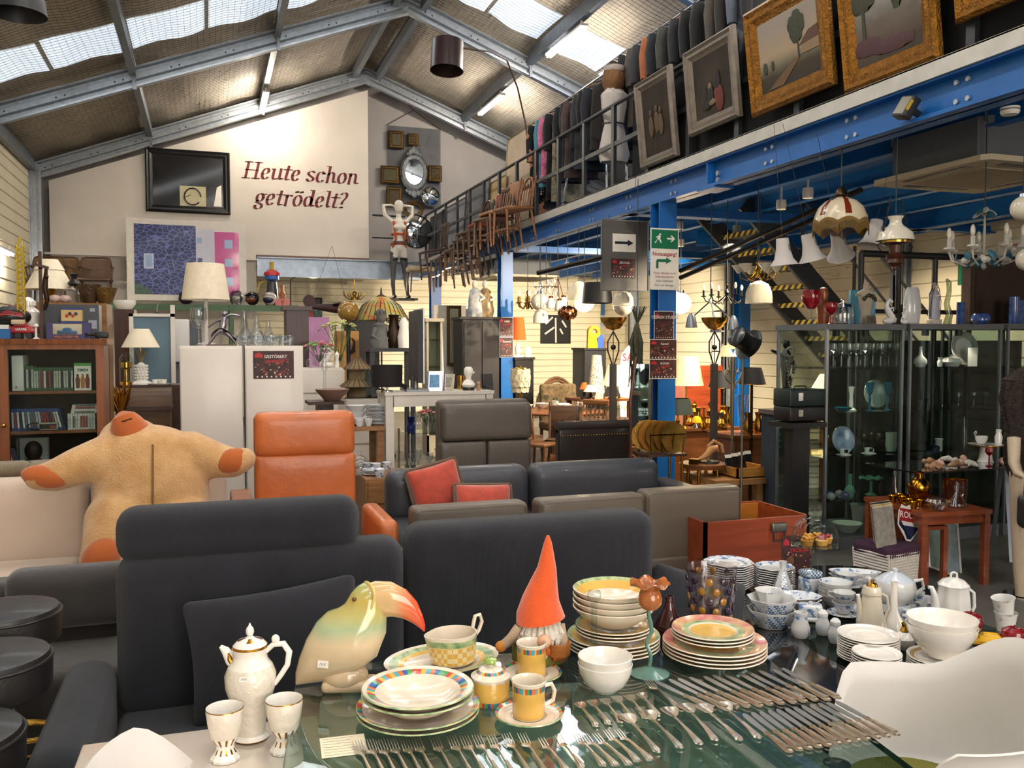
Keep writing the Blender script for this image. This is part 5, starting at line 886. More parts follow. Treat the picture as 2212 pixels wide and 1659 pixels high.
#  glass display cabinets at right
VY=5.75;ALU=mat('grey_aluminium','80848a',.35,.8);CABG=glass('cabinet_glass','f0f6f4',.01,.985,1.3);SHG=glass('shelf_glass','dcebe6',.01,.94,1.4)
def cabinet(px0,px1,lB,shelves,depth=.62):
 q=fr(px0,700,px1,1165,VY);x0,x1,z1=q[0],q[1],q[3];t=tH('glass_cabinet',lB,'display cabinet',gP='glass display cabinets')
 G().bx(x0-.02,x1+.02,VY-.02,VY+depth+.02,z1-.045,z1).mk('top_panel',mat('cabinet_grey','56595e',.5),t,hard=1);G().bx(x0-.02,x1+.02,VY-.02,VY+depth+.02,0,.1).mk('plinth',MATS['cabinet_grey'],t,hard=1)
 for x in(x0,x1):
  for y in(VY,VY+depth):G().bx(x-.011,x+.011,y-.011,y+.011,.1,z1-.045).mk('corner_post',ALU,t,hard=1)
 for a,b in(((x0,VY),(x1,VY)),((x0,VY),(x0,VY+depth)),((x1,VY),(x1,VY+depth)),((x0,VY+depth),(x1,VY+depth))):G().bx(min(a[0],b[0])-.002,max(a[0],b[0])+.002,min(a[1],b[1])-.002,max(a[1],b[1])+.002,.1,z1-.045).mk('glass_pane',CABG,t,hard=1)
 zs=[]
 for v in shelves:
  z=P((px0+px1)/2,v,y=VY+.1).z;zs.append(z);G().bx(x0+.012,x1-.012,VY+.02,VY+depth-.01,z-.006,z).mk('glass_shelf',SHG,t,hard=1)
 return t,x0,x1,zs,z1
cA,ax0,ax1,az,atop=cabinet(1783,1945,'glass display cabinet with stemware and a blue plate, left of the row',(795,888,982,1074))
cB,bx0_,bx1_,bz_,btop=cabinet(1962,2155,'glass display cabinet with white porcelain, middle of the row',(792,882,975,1080))
cC,cx0,cx1,cz,ctop=cabinet(2172,2380,'glass display cabinet cut by the right edge of the photo',(792,882,975,1080))
for x in(ax0+.25,ax1-.2):G().lA([(.03,-.05),(.03,0),(0,0)],14,c=(x,VY+.2,atop-.046)).mk('cabinet_spot',BLACK,cA);spot('cabinet_spot_light',(x,VY+.2,atop-.1),(x,VY+.22,0),26,ang=100,r=.03)
for x in(bx0_+.3,bx1_-.3):spot('cabinet_spot_light',(x,VY+.15,btop-.1),(x,VY+.2,0),12,ang=100,r=.03);G().lA([(.03,-.05),(.03,0),(0,0)],14,c=(x,VY+.15,btop-.046)).mk('cabinet_spot',BLACK,cB)
def on(px,z,dy=.2):p=P(px,800,y=VY+dy);return(p.x,VY+dy,z+.001)
wg=wine(.036,.2,.5).mesh('wine_glass',CG);brandy=wine(.045,.15,.6).mesh('brandy_glass',CG)
for k in rG(9):put(wg,'wine_glass',None,on(1800+k*17,az[0],.12+.1*(k%2)),O3,'clear wine glass on the top shelf of the left cabinet, %s from the left'%ORD[k],'glass','wine glasses on the top shelf')
for k in rG(7):put(brandy,'brandy_glass',None,on(1750+k*27,az[0],.4),O3,'round brandy glass at the back of the top shelf, %s from the left'%ORD[k],'glass','brandy glasses on the top shelf')if k>1 else None
BG=mat('turquoise_glass','1f7fa3',.08,trans=.6,coat=.4);bgm=G().lA([(0,0),(.035,0),(.006,.012),(.01,.07),(.014,.11),(.006,.12),(.022,.15),(.036,.23),(.034,.23),(.018,.15),(0,.13)],20).mesh('turquoise_goblet',BG)
for k,px in eN((1880,1918)):put(bgm,'turquoise_goblet',None,on(px,az[1],.12),O3,'tall turquoise glass goblet in the left cabinet, %s of two'%('left'if k==0 else'right'),'goblet','turquoise goblets')
CS=G().lA([(0,0),(.04,0),(.04,.01),(.015,.03),(.018,.06),(.013,.12),(.02,.17),(.024,.2),(0,.2)],20,rf=lambda r,z,a:r*(1+.06*sin(a*6+z*60))).mesh('candlestick',PORC);put(CS,'candlestick',None,on(1840,az[1],.15),O3,'twisted white porcelain candlestick in the left cabinet','candlestick')
G().at((0,0,.1),(R(80),0,0)).lA([(0,0),(.09,0),(.125,.015),(.12,.02),(.08,.006),(0,.006)],12).mk('serving_plate',mat('silver_grey_plate','9aa0a4',.25,.3),None,on(1890,az[1]+.02,.34),lB='angular silvery serving plate standing behind the turquoise goblets',cat='plate')
G().lA([(0,0),(.03,0),(.07,.03),(.075,.035),(.06,.03),(0,.008)],12,rf=lambda r,z,a:r*(1+.15*sin(a*5))).mk('blue_dish',BG,None,on(1822,az[1],.1),lB='small wavy turquoise glass dish on the second shelf',cat='dish')
BPL=mat('cobalt_picture_plate','2c4a86',.2,coat=.5,var=(9,.3,'a8b6c8'));G().at((0,0,.115),(R(78),0,0)).lA([(0,0),(.075,0),(.115,.012),(.112,.016),(.07,.006),(0,.006)],36,mi=lambda i,j:1 if i==2 else 0).mk('picture_plate',[BPL,GIL],None,on(1822,az[2],.2),lB='cobalt blue picture plate with gold rim standing in the left cabinet',cat='plate')
for k,px in eN((1826,1880)):
 x,y,z=on(px,az[2],.06);put(plate(.06,.012,24,.5).mesh('saucer',WHT),'saucer',None,(x,y,z),O3,'white saucer under the %s painted cup in the cabinet'%('left','right')[k],'saucer','cabinet saucers');t=tH('painted_cup','white cup with painted portrait in the cabinet, %s one'%('left','right')[k],'cup',(x,y,z+.008),gP='painted cups');G().lA([(0,0),(.025,0),(.032,.02),(.034,.05),(.032,.05),(.028,.02),(0,.006)],20,mi=lambda i,j:1 if i==2 and 12<j<17 else 0).mk('cup_body',[WHT,BLK],t);G().tube([(.032,0,.04),(.05,0,.038),(.048,0,.018),(.03,0,.015)],.004,6).mk('handle',WHT,t)
SMG=mat('smoky_gold_glass','2a1c10',.1,coat=.6);sgm=wine(.03,.15,.5).mesh('smoky_goblet',SMG)
for k,px in eN((1790,1806,1868,1884,1900,1912)):put(sgm,'smoky_goblet',None,on(px,az[2],.26+.08*(k%2)),O3,'smoky brown goblet with gold rim on the third shelf, %s from the left'%ORD[k],'goblet','smoky goblets')
G().lA([(0,0),(.04,0),(.055,.05),(.05,.12),(.056,.16),(.052,.16),(.046,.1),(0,.01)],24,sy=.7).mk('shell_vase',PORC,None,on(1928,az[2],.2),lB='ribbed white basket-shaped vase at the right of the third shelf',cat='vase')
MNT=mat('mint_glass','7ab59a',.15,trans=.3,coat=.4);G().lA([(0,0),(.03,0),(.045,.05),(.03,.09),(.017,.1),(.018,.17),(.024,.19),(.02,.19),(.013,.1),(0,.02)],8).mk('green_vase',MNT,None,on(1840,az[3],.14),lB='frosted mint glass bottle vase on the lower shelf',cat='vase')
G().lA([(0,0),(.05,0),(.012,.02),(.012,.11),(.05,.125),(.1,.14),(.098,.145),(.04,.132),(0,.12)],40,rf=lambda r,z,a:(r,z+(.008*sin(a*8)if r>.09 else 0))).mk('ruffled_compote',MNT,None,on(1886,az[3],.18),lB='ruffled mint glass compote on a tall stem',cat='compote')
G().lA([(0,0),(.05,0),(.06,.06),(.05,.12),(.055,.15),(.048,.15),(.04,.1),(0,.02)],18,rf=lambda r,z,a:r*(1+(.35*max(0,cos(a*2))**4 if z>.13 else 0))).mk('black_cat_vase',BLK,None,on(1920,az[3],.12),lB='glossy black vase shaped like a cat head',cat='vase')
for k,(px,c)in eN(((1800,'c8d4d8'),(1818,'d6d2c8'),(1830,'8a7ab0'),(1795,'2f4f8f'))):G().sph((0,0,.035),.035,16,10).mk('glass_paperweight',mat('paperweight_'+c,c,.05,trans=.6,coat=.5,var=(40,.4)),None,on(px,az[3],.05+.07*(k%2)),lB='round glass paperweight on the lower shelf, %s one'%('clear','pearly','violet','deep blue')[k],cat='paperweight',gP='glass paperweights')
fl=.1;G().lA([(0,0),(.06,0),(.12,.07),(.125,.075),(.115,.075),(.05,.012),(0,.01)],32).mk('white_basin',PORC,None,on(1836,fl,.15),lB='wide white porcelain basin on the cabinet floor',cat='basin')
G().lA([(0,0),(.05,0),(.075,.15),(.085,.16),(.078,.16),(.045,.02),(0,.015)],28).mk('planter',[PORC],None,on(1862,fl,.42),lB='white flared planter with painted rose at the back of the cabinet floor',cat='planter')
me=plate(.11,.015,28,.6).mesh('dinner_plate',mat('grey_green_china','b4bbb4',.2,coat=.4))
for k in rG(9):x,y,z=on(1908,fl,.2);put(me,'dinner_plate',None,(x,y,z+k*.0105),O3,'pale grey plate on the cabinet floor, %s in its stack'%level(k,9),'plate','pale grey plates in the cabinet')
x,y,z=on(2080,bz_[0],.3);G().at((0,0,.15),(R(80),0,0)).lA([(0,0),(.1,0),(.155,.018),(.15,.022),(.095,.006),(0,.006)],40,mi=lambda i,j:1 if i==3 else 0).mk('charger_plate',[WHT,mat('lace_border','9a968e',.3)],None,(x,y,z),lB='large white plate with lacy border standing in the middle cabinet',cat='plate')
vsm=lambda nm,lab,cat,px,z,dy,prof,m,seg=24:G().lA(prof,seg).mk(nm,m,None,on(px,z,dy),lB=lab,cat=cat)
vsm('bottle_vase','round white bottle vase with thin neck in the middle cabinet','vase',1988,bz_[0],.15,[(0,0),(.035,0),(.055,.03),(.05,.06),(.015,.1),(.01,.15),(.013,.17),(0,.17)],WHT);vsm('square_vase','tall square white vase beside the lacy plate','vase',2100,bz_[0],.12,[(0,0),(.05,0),(.052,.16),(.048,.16),(.045,.01),(0,.01)],WHT,4);vsm('white_tureen','low white tureen before the lacy plate','tureen',2056,bz_[0],.1,[(0,0),(.05,0),(.085,.04),(.07,.07),(.02,.085),(.015,.1),(0,.1)],WHT);vsm('small_vase','tiny white vase on the top shelf of the middle cabinet','vase',2030,bz_[0],.08,[(0,0),(.018,0),(.022,.04),(.014,.06),(.02,.08),(0,.07)],WHT)
for k,px in eN((2072,2105,2130)):put(wine(.03,.13,.4).mesh('glass_candlestick',CG),'glass_candlestick',None,on(px,bz_[1],.15),O3,'pressed glass candlestick on the second shelf, %s from the left'%ORD[k],'candlestick','glass candlesticks')
for k,px in eN((2035,2062)):vsm('scalloped_dish','small scalloped glass dish on the second shelf, %s one'%('left','right')[k],'dish',px,bz_[1],.12,[(0,0),(.03,0),(.05,.025),(.045,.03),(0,.01)],CG)
vsm('crystal_heap','dark cut glass bowl at the left of the second shelf','bowl',1995,bz_[1],.15,[(0,0),(.04,0),(.065,.04),(.05,.075),(.04,.07),(0,.02)],CG,9)
vsm('white_beaker','small white flared beaker on the third shelf','beaker',2032,bz_[2],.2,[(0,0),(.03,0),(.028,.08),(.036,.1),(.032,.1),(0,.01)],WHT);vsm('lidded_dish','dark blue lidded dish on a white saucer, third shelf','dish',2022,bz_[2],.1,[(0,0),(.07,0),(.06,.012),(.04,.012),(.045,.05),(.02,.06),(0,.065)],mat('dark_blue_china','1c2740',.2,coat=.4))
vsm('dark_bottle','dark champagne bottle in the middle cabinet','bottle',2085,bz_[2],.25,[(0,0),(.04,0),(.042,.12),(.016,.2),(.014,.28),(0,.28)],mat('dark_bottle_glass','14180f',.08,coat=.5))
G().bx(bx0_-.1,cx1,VY+.85,VY+.9,0,1.68).mk('black_folding_screen',mat('screen_black','0c0c0e',.8),None,lB='black screen standing behind the middle and right cabinets',cat='screen',hard=1)  # added sheet keeps the background behind the cabinets dark
RUBY=mat('ruby_glass','a80f1c',.05,trans=.6,coat=.4)
def topat(px,dy=.15):p=P(px,690,y=VY+dy);return(p.x,VY+dy,atop+.001)
t=tH('ruby_goblet','large ruby red cut glass goblet on the cabinet top','goblet',topat(1752,.3));G().lA([(0,0),(.05,0),(.012,.015),(.012,.12),(.03,.13)],24).mk('stem',CLEAR,t);G().lA([(.03,.13),(.07,.18),(.08,.23),(.07,.28),(.066,.28),(.074,.23),(0,.14)],28).mk('bowl',RUBY,t)
t=tH('ruby_goblet','smaller ruby red goblet with clear notches before the glass jar','goblet',topat(1795,.08));G().lA([(0,0),(.04,0),(.01,.012),(.01,.07),(.02,.08)],20).mk('stem',RUBY,t);G().lA([(.02,.08),(.045,.11),(.05,.14),(.045,.17),(.042,.17),(.046,.14),(0,.09)],24).mk('bowl',RUBY,t)
t=tH('biscuit_jar','fluted clear glass biscuit jar with silver lid','jar',topat(1820,.2));G().lA([(0,0),(.075,0),(.085,.02),(.085,.11),(.075,.14),(.07,.13),(.08,.02),(0,.012)],30,rf=lambda r,z,a:r*(1+.025*sin(a*15))).mk('jar',CG,t);G().lA([(.078,.14),(.07,.165),(.02,.175),(.012,.18),(.02,.2),(0,.21)],28).mk('lid',CHROME,t);G().tube([(-.088,0,.1),(-.1,0,.16),(0,0,.24),(.1,0,.16),(.088,0,.1)],.004,6).mk('handle',CHROME,t)if False else None
LIN=mat('linen_bust','a39886',.9,bump=(150,.3));t=tH('jewellery_bust','linen dressmaker bust wearing a chunky metal necklace','bust',topat(1870,.2));G().lA([(0,0),(.05,0),(.05,.05),(.045,.1),(.06,.17),(.07,.22),(.075,.25),(.055,.28),(.028,.295),(.025,.335),(.03,.34),(0,.345)],28,sy=.65).sph((.06,0,.255),(.028,.026,.022),12,8).sph((-.06,0,.255),(.028,.026,.022),12,8).mk('torso',LIN,t)
g=G();[g.sph((.06*cos(a),-.042-.01*abs(sin(3*a)),.245-.035*abs(sin(a+pi/2))+random.uniform(-.012,.012)),(.011,.008,.014),7,5)for a in lsp(pi,2*pi,26)];g.mk('necklace',mat('dark_pewter','3e3830',.4,.8),t)
t=tH('small_photo_frame','little silver picture frame leaning by the linen bust','picture frame',topat(1885,.05),rot=(R(-10),0,0));G().bx(-.04,.04,0,.01,0,.07).mk('frame',mat('old_silver','7c766a',.35,.8),t,hard=1);G().bx(-.026,.026,-.002,0,.012,.058).mk('photo',mat('sepia','4a4036',.5),t,hard=1)
def horse(t,s,m):
 g=G().at(O3,O3,s).sph((0,0,.05),(.1,.06,.05),14,8).tube([(-.06,0,.1),(0,0,.17),(.05,0,.26)],[.045,.05,.035],12).tube([(.04,0,.25),(.03,0,.31),(-.0,0,.345)],[.03,.026,.024],10).tube([(0,0,.35),(-.05,0,.33),(-.065,0,.32)],[.024,.018,.012],8)
 for y in(-.025,.025):g.tube([(.03,y,.22),(-.05,y,.24),(-.06,y,.19)],[.018,.012,.008],7).tube([(-.05,y,.1),(-.09,y,.06),(-.07,y,.02)],[.022,.014,.01],7)
 g.tube([(-.09,0,.11),(-.13,0,.08),(-.12,0,.03)],[.012,.014,.006],7);return g.mk('body',m,t)
t=tH('horse_figurine','white bisque rearing horse group on the cabinet top','figurine',topat(1920,.12),pi);horse(t,.58,WHT);t=tH('horse_figurine','small translucent white horse before the tall white vase','figurine',topat(1955,.0),.2);horse(t,.4,WHT)
t=G().lA([(0,0),(.055,0),(.065,.01),(.085,.12),(.08,.2),(.062,.29),(.05,.315),(.045,.315),(.055,.28),(.07,.19),(0,.02)],36,sy=.6,rf=lambda r,z,a:r*(1+.05*sin(z*30)*max(0,cos(a)))).mk('tall_white_vase',mat('pearl_porcelain','c9cacb',.18,coat=.6),None,topat(1970,.18),lB='tall glossy white vase on the cabinet top',cat='vase')
t=tH('madonna_statue','painted standing Madonna statue with folded hands','statue',topat(2018,.15));RB=mat('pale_blue_robe','a3a7b4',.4,var=(12,.1));IVR=mat('ivory_figure','c2b8ac',.4)
G().rbox((0,0,.025),(.1,.08,.05),.008).mk('plinth',IVR,t);G().lA([(.045,.05),(.05,.07),(.042,.18),(.05,.25),(.03,.29),(.018,.3),(0,.3)],24,sy=.75,rf=lambda r,z,a:r*(1+.05*sin(a*9))).mk('robe',RB,t);G().sph((0,-.005,.32),(.022,.022,.028),14,9).mk('head',IVR,t);G().lA([(.052,.06),(.05,.2),(.055,.26),(.035,.3),(.03,.34),(.02,.358),(0,.36)],20,a0=.2,a1=pi-.2,sy=.85).mk('veil',IVR,t);G().tube([(-.03,-.03,.24),(0,-.052,.25),(.03,-.03,.24)],.01,7).tube([(0,-.05,.245),(0,-.05,.28)],[.009,.004],7).mk('praying_hands',IVR,t);G().tube([(-.055,-.01,.07),(-.05,-.02,.2),(-.03,-.02,.3),(0,-.02,.352),(.03,-.02,.3),(.05,-.02,.2),(.055,-.01,.07)],.003,6).mk('gilt_hem',DKW,t)
G().tube([O3,(.02,0,.08),(-.01,0,.18),(.015,0,.28),(.01,0,.36),(-.015,0,.385)],[.035,.03,.024,.02,.022,.01],10).mk('twisted_glass_sculpture',glass('greenish_crystal','d2dcc2',.05,.75,1.8),None,topat(2046,.1),lB='tall twisted greenish crystal sculpture beside the Madonna',cat='sculpture')
BLG=mat('cobalt_glaze','22386e',.18,coat=.6,var=(22,.3,'3d5fa0'));G().lA([(0,0),(.033,0),(.035,.006),(.033,.19),(.036,.195),(.031,.195),(.03,.01),(0,.01)],24).mk('cobalt_cylinder_vase',BLG,None,topat(2075,.12),lB='slim cobalt blue cylinder vase, left of the round bowl',cat='vase',gP='cobalt vases');G().lA([(0,0),(.035,0),(.075,.04),(.078,.07),(.06,.1),(.055,.098),(.07,.06),(0,.012)],32).mk('cobalt_bowl',BLG,None,topat(2118,.1),lB='round cobalt bowl with pale flowers on the cabinet top',cat='bowl');G().lA([(0,0),(.04,0),(.042,.006),(.04,.25),(.044,.255),(.038,.255),(.036,.01),(0,.01)],24).mk('cobalt_cylinder_vase',BLG,None,topat(2190,.12),lB='taller cobalt blue cylinder vase at the right edge of the photo',cat='vase',gP='cobalt vases');G().bx(-.08,.1,0,.03,0,.23).mk('dark_blue_book',BLG,None,topat(2212,.2),lB='dark blue boxed album at the right edge on the cabinet top',cat='album',hard=1)
q=fr(2090,562,2230,690,VY+.45);G().bx(-.02+q[0],q[1],VY+.4,VY+.5,atop,q[3]).mt(1).bx(q[0]+.04,q[1],VY+.395,VY+.4,atop+.03,q[3]-.03).mk('brown_box_frame',[wood('umber_wood','3a2417','2a180f'),mat('umber_panel','2e1c12',.6)],None,lB='large dark brown panelled box behind the cobalt vases',cat='box',hard=1)
t=tH('glossy_book','turquoise book with the letters WO behind the linen bust','book',topat(1862,.42));G().bx(-.12,.14,0,.03,0,.3).mk('cover',mat('turquoise_cover','1c7fa0',.3,coat=.4,var=(3,.1)),t,hard=1);text('WO',.06,PLW,t,(-.03,-.001,.26),(pi/2,0,0));G().tube([(-.1+.02*k,-.001,.2-.002*k*k)for k in rG(9)],.0015,4).tube([(-.1+.02*k,-.001,.17-.002*k*k)for k in rG(9)],.0015,4).mk('printed_lines',PLW,t)
t=tH('patterned_vase','bronze and red mosaic figure vase behind the ruby goblets','vase',topat(1778,.45));G().lA([(0,0),(.045,0),(.05,.1),(.06,.17),(.03,.21),(.04,.26),(.03,.31),(0,.32)],18).mk('body',mat('bronze_mosaic','6b5336',.35,.6,var=(45,.5,'8a3a2a')),t)
#  black display desk before the middle cabinet
dz=.73;y_=4.95;q=fr(1985,990,2300,1060,y_);t=tH('black_glass_desk','black glass desk on grey trestle legs full of porcelain bits','desk');G().bx(q[0],q[1],y_,y_+.55,dz-.012,dz).mk('desk_top',BGL,t,hard=1)
for x in(q[0]+.25,q[1]-.3):
 for s_ in(-1,1):G().bar((x,y_+.28+s_*.02,dz-.02),(x+.18*s_,y_+.28+s_*.25,0),.03,.012).mk('trestle_leg',ALU,t,hard=1)
def dk(px,dy):p=P(px,1020,y=y_+dy);return(p.x,y_+dy,dz+.001)
t=tH('pedestal_dish','white pedestal cake dish with gold line on the black desk','cake dish',dk(2128,.3));G().lA([(0,0),(.06,0),(.05,.02),(.04,.11),(.06,.12),(.13,.13),(.13,.138),(0,.134)],32,mi=lambda i,j:1 if i==5 else 0).mk('dish',[WHT,GIL],t)
x,y,z=dk(2118,.33);t=tH('gravy_boat','white gravy boat with scroll handle on the pedestal dish','sauce boat',(x,y,z+.138));G().lA([(0,0),(.03,0),(.05,.03),(.055,.06),(.05,.06),(0,.012)],24,sy=.7).mk('bowl',FLO,t);G().tube([(-.045,0,.05),(-.075,0,.085),(-.055,0,.1),(-.05,0,.08)],.004,6).mk('handle',WHT,t)
x,y,z=dk(2155,.3);G().lA([(0,0),(.025,0),(.03,.05),(.018,.085),(.022,.11),(.018,.11),(0,.02)],20).mk('cream_jug',WHT,None,(x,y,z+.138),lB='small white cream jug on the pedestal dish',cat='jug')
put(wine(.03,.14,.45).mesh('ruby_wine_glass',[RUBY]),'ruby_wine_glass',None,dk(2136,.1),O3,'ruby patterned wine glass on the black desk','glass')
t=tH('wine_bottle','wine bottle with red capsule on the black desk','bottle',dk(2172,.4));G().lA([(0,0),(.038,0),(.038,.19),(.015,.24),(.014,.26),(0,.26)],24).mk('bottle_body',MATS['dark_bottle_glass'],t);G().lA([(.0155,.25),(.0155,.32),(0,.322)],16).mk('capsule',mat('red_foil','a01c22',.35),t)
for k,(px,dy)in eN(((2010,.3),(2030,.2),(2045,.35),(2062,.12),(2080,.32),(2095,.1),(2020,.08),(2165,.12))):
 x,y,z=dk(px,dy);g=G().at(O3,(0,0,k));nm=('reclining putto figure','folded clay hands','small pink shell dish','lying china doll','white flower posy','tan clay figure','little white bowl','flesh-toned doll limbs')[k]
 g.tube([(-.05,0,.02),(-.01,0,.035),(.03,.01,.025),(.06,0,.015)],[.016,.024,.02,.008],9).sph((-.062,0,.03),.019,10,7).tube([(0,0,.03),(.01,-.04,.014)],[.011,.007],6)
 g.mk('porcelain_ornament',mat(('ornament_tan','ornament_pink','ornament_white')[k%3],('a07a5c','c29a8a','c9c4bc')[k%3],.4),None,(x,y,z),lB='%s on the black desk'%nm,cat='ornament',gP='ornaments on the black desk')
t=tH('acrylic_rod_rack','clear acrylic rod display rack left of the glass cabinet','rack');y_=VY+.15
g=G()
for k in rG(22):z=.16+k*.045+(k%2)*.01;p=P(1722,1000,y=y_);g.cyl((p.x-.1+.04*(k%3),y_,z),(p.x+.16+.03*(k%2),y_-.05,z),.006,seg=8)
g.mk('rods',glass('acrylic','e8f2f0',.03,.85,1.7),t);p=P(1722,1000,y=y_);G().bx(p.x-.06,p.x-.045,y_-.01,y_+.01,0,1.16).bx(p.x+.1,p.x+.115,y_-.01,y_+.01,0,1.16).bx(p.x-.12,p.x+.16,y_-.12,y_+.12,0,.012).mk('uprights',CABG,t,hard=1)
y_=6.5;q=fr(1652,886,1705,1120,y_);t=tH('pedestal_column','slate blue square pedestal column with pale top slab','pedestal');SLT=mat('slate_carpet','2c3640',.85,bump=(120,.4));xm=(q[0]+q[1])/2+.1;w=(q[1]-q[0])/2
G().bx(xm-w,xm+w,y_,y_+.2,0,q[3]-.04).mk('shaft',SLT,t,hard=1);G().bx(xm-w-.02,xm+w+.02,y_-.02,y_+.22,q[3]-.04,q[3]).mk('top_slab',mat('taupe_slab','6b5f56',.7),t,hard=1)
for k in rG(6):z=P(1660,925+14*k+(70 if k>3 else 0),y=y_).z;G().bx(xm-w+.015,xm-w+.06,y_-.002,y_,z,z+.004).mk('scale_mark',PAPER,t,hard=1)
pz=q[3];t=tH('black_statue','black standing figure statue draped with pearl necklaces','statue',(xm+.05,y_+.1,pz));BS=mat('black_resin','121112',.25,coat=.4)
G().lA([(0,0),(.06,0),(.06,.015),(.02,.02)],20).tube([(0,0,.01),(.01,0,.12),(.015,0,.25),(0,0,.33),(0,0,.45),(0,0,.5),(0,0,.53)],[.02,.028,.045,.038,.06,.04,.018],16).sph((0,-.005,.575),(.03,.034,.042),14,10).tube([(-.05,0,.47),(-.11,-.02,.5),(-.17,-.03,.52)],[.02,.016,.013],8).tube([(.05,0,.47),(.075,-.02,.38),(.04,-.05,.32)],[.02,.016,.012],8).mk('figure',BS,t)
PEARL=mat('pearl','d8cdbd',.2,coat=.6)
for k,(w_,L)in eN(((.035,.05),(.05,.22),(.045,.32))):
 g=G();n=22+k*10;[g.sph((w_*cos(a),-.05-.02*(k>0),.52+(L*sin(a)if sin(a)<0 else.03*sin(a))),.006,7,5)for a in[2*pi*j/n for j in rG(n)]];g.mk('pearl_necklace',PEARL,t)
hp=P(1618,745,y=y_);t=tH('top_hat','black silk top hat hung on the statue arm','hat',hp,rot=(R(10),R(-62),0));SLK=mat('black_silk','0e0e10',.3,coat=.3);G().lA([(0,.15),(.072,.15),(.08,.145),(.07,.07),(.074,0),(.115,-.004),(.125,.006),(.12,.004),(.07,.003),(0,.003)],36).mk('crown_and_brim',SLK,t,sc=1.15);G().lA([(.0745,.002),(.0725,.03)],36).mk('hat_band',BLACK,t,sc=1.15)
t=tH('iron_hat_stand','thin wrought iron stand holding the top hat','stand',(hp.x-.02,hp.y+.06,0));G().tube([O3,(0,0,hp.z-.1),(.02,-.02,hp.z-.02)],.01,8).lA([(0,0),(.12,0),(.12,.015),(0,.02)],20).mk('rod',mat('wrought_iron','6a6358',.4,.7),t)
for k,(py0,py1,c,lab)in eN(((842,880,'0f1f1e','dark green leather jewellery case with chrome clasp, upper one'),(880,912,'131113','black leather jewellery case with chrome clasp, lower one'))):
 q=fr(1690,py0,1772,py1,5.7);t=tH('jewellery_case',lab,'case',((q[0]+q[1])/2+.1,5.85,q[2]),gP='jewellery cases');w,h=q[1]-q[0],q[3]-q[2];G().rbox((0,0,h/2),(w,.22,h),.012).mk('case_body',mat('case_'+c,c,.4,bump=(100,.2)),t);G().bx(-w*.28,-w*.16,-.114,-.11,h*.35,h*.8).mk('clasp',CHROME,t,hard=1)
 if k==0:G().tube([(-.06,0,h),(-.05,0,h+.02),(.05,0,h+.02),(.06,0,h)],.006,6).mk('handle',BLK,t)
q=fr(1688,912,1772,920,5.7);G().bx(q[0]+.08,q[1]+.08,5.72,5.98,q[2]-.02,q[2]+.018).bx(q[0]+.18,q[1]-.02,5.8,5.9,0,q[2]-.02).mk('case_plinth',mat('black_plinth','141416',.5),None,lB='narrow black plinth carrying the jewellery cases',cat='plinth',hard=1)
#  mannequin with fur at the right edge
p=P(2200,1300,z=0);t=tH('fur_mannequin','headless cream mannequin in dark fur with black handbag at the right edge','mannequin',(p.x+.16,p.y+.05,0));SKN=mat('mannequin_cream','b3a28c',.45);FURD=mat('dark_fur','1f1814',.95,var=(40,.5,'3d3128'),bump=(80,1,.03))
G().lA([(0,0),(.16,0),(.16,.012),(0,.02)],28).mk('foot_plate',CHROME,t);G().tube([(-.08,0,.02),(-.09,0,.25),(-.1,0,.5),(-.09,0,.85)],[.035,.05,.06,.085],14).tube([(.08,0,.02),(.09,0,.25),(.1,0,.5),(.09,0,.85)],[.035,.05,.06,.085],14).mk('legs',SKN,t);G().tube([(-.2,-.02,1.05),(-.24,-.06,.9),(-.27,-.12,.84),(-.31,-.2,.83)],[.04,.035,.028,.012],10).mk('arm',SKN,t)
G().lA([(0,.78),(.16,.78),(.2,.9),(.19,1.1),(.24,1.3),(.22,1.42),(.1,1.5),(0,1.52)],40,sy=.7,rf=lambda r,z,a:r*(1+.05*sin(a*23+z*60)+.04*sin(a*9-z*31))).mk('fur_jacket',FURD,t)
G().rbox((-.2,-.2,.62),(.28,.1,.22),.06,4).mk('handbag',BLK,t);G().tube([(-.3,-.2,.72),(-.27,-.18,.92),(-.18,-.18,.95),(-.1,-.2,.72)],.012,8).mk('handbag_strap',BLK,t);G().bx(-.3,-.1,-.255,-.25,.68,.7).mk('clasp',GOLD,t,hard=1)
#  console table with TV, lamps and bust (centre)
y_=8.3;q=fr(832,846,1068,1060,y_);tz_=q[3];t=tH('white_console_table','white high console table with television and bust','table');CW=mat('white_wash','d3cbbf',.5,var=(6,.05))
G().bx(q[0],q[1],y_,y_+.45,tz_-.03,tz_).mk('table_top',CW,t,hard=1);G().bx(q[0]+.08,q[1]-.08,y_+.01,y_+.03,tz_-.14,tz_-.03).bx(q[0]+.02,q[0]+.04,y_+.05,y_+.4,tz_-.14,tz_-.03).mk('apron',CW,t,hard=1)
lm=G().bx(-.04,.04,-.03,.03,0,tz_-.03).mesh('leg',CW,False)
for x in(q[0]+.05,q[1]-.05):
 for y in(y_+.04,y_+.41):put(lm,'leg',t,(x,y,0))
def cn(px,dy=.15):p=P(px,850,y=y_+dy);return(p.x,y_+dy,tz_+.001)
t=tH('television','flat television seen from the side and back on the console','television',cn(893,.24),R(-2));s=D(P(893,800,y=y_))/F
h=170*s;G().bx(-.0,.05,-.24,.24,.1,h+.03).mk('rear_shell',BLACK,t,hard=1);G().bx(.05,.065,-.25,.25,.08,h+.05).mk('bezel',mat('silver_bezel','a9abad',.35,.5),t,hard=1);G().bx(.065,.067,-.23,.23,.11,h+.02).mk('screen',mat('screen_pale','9fa8b0',.1,coat=.5),t,hard=1);G().bx(-.1,.12,-.2,.2,0,.02).cyl((.02,0,.02),(.02,0,.15),.03).mk('stand',ALU,t)
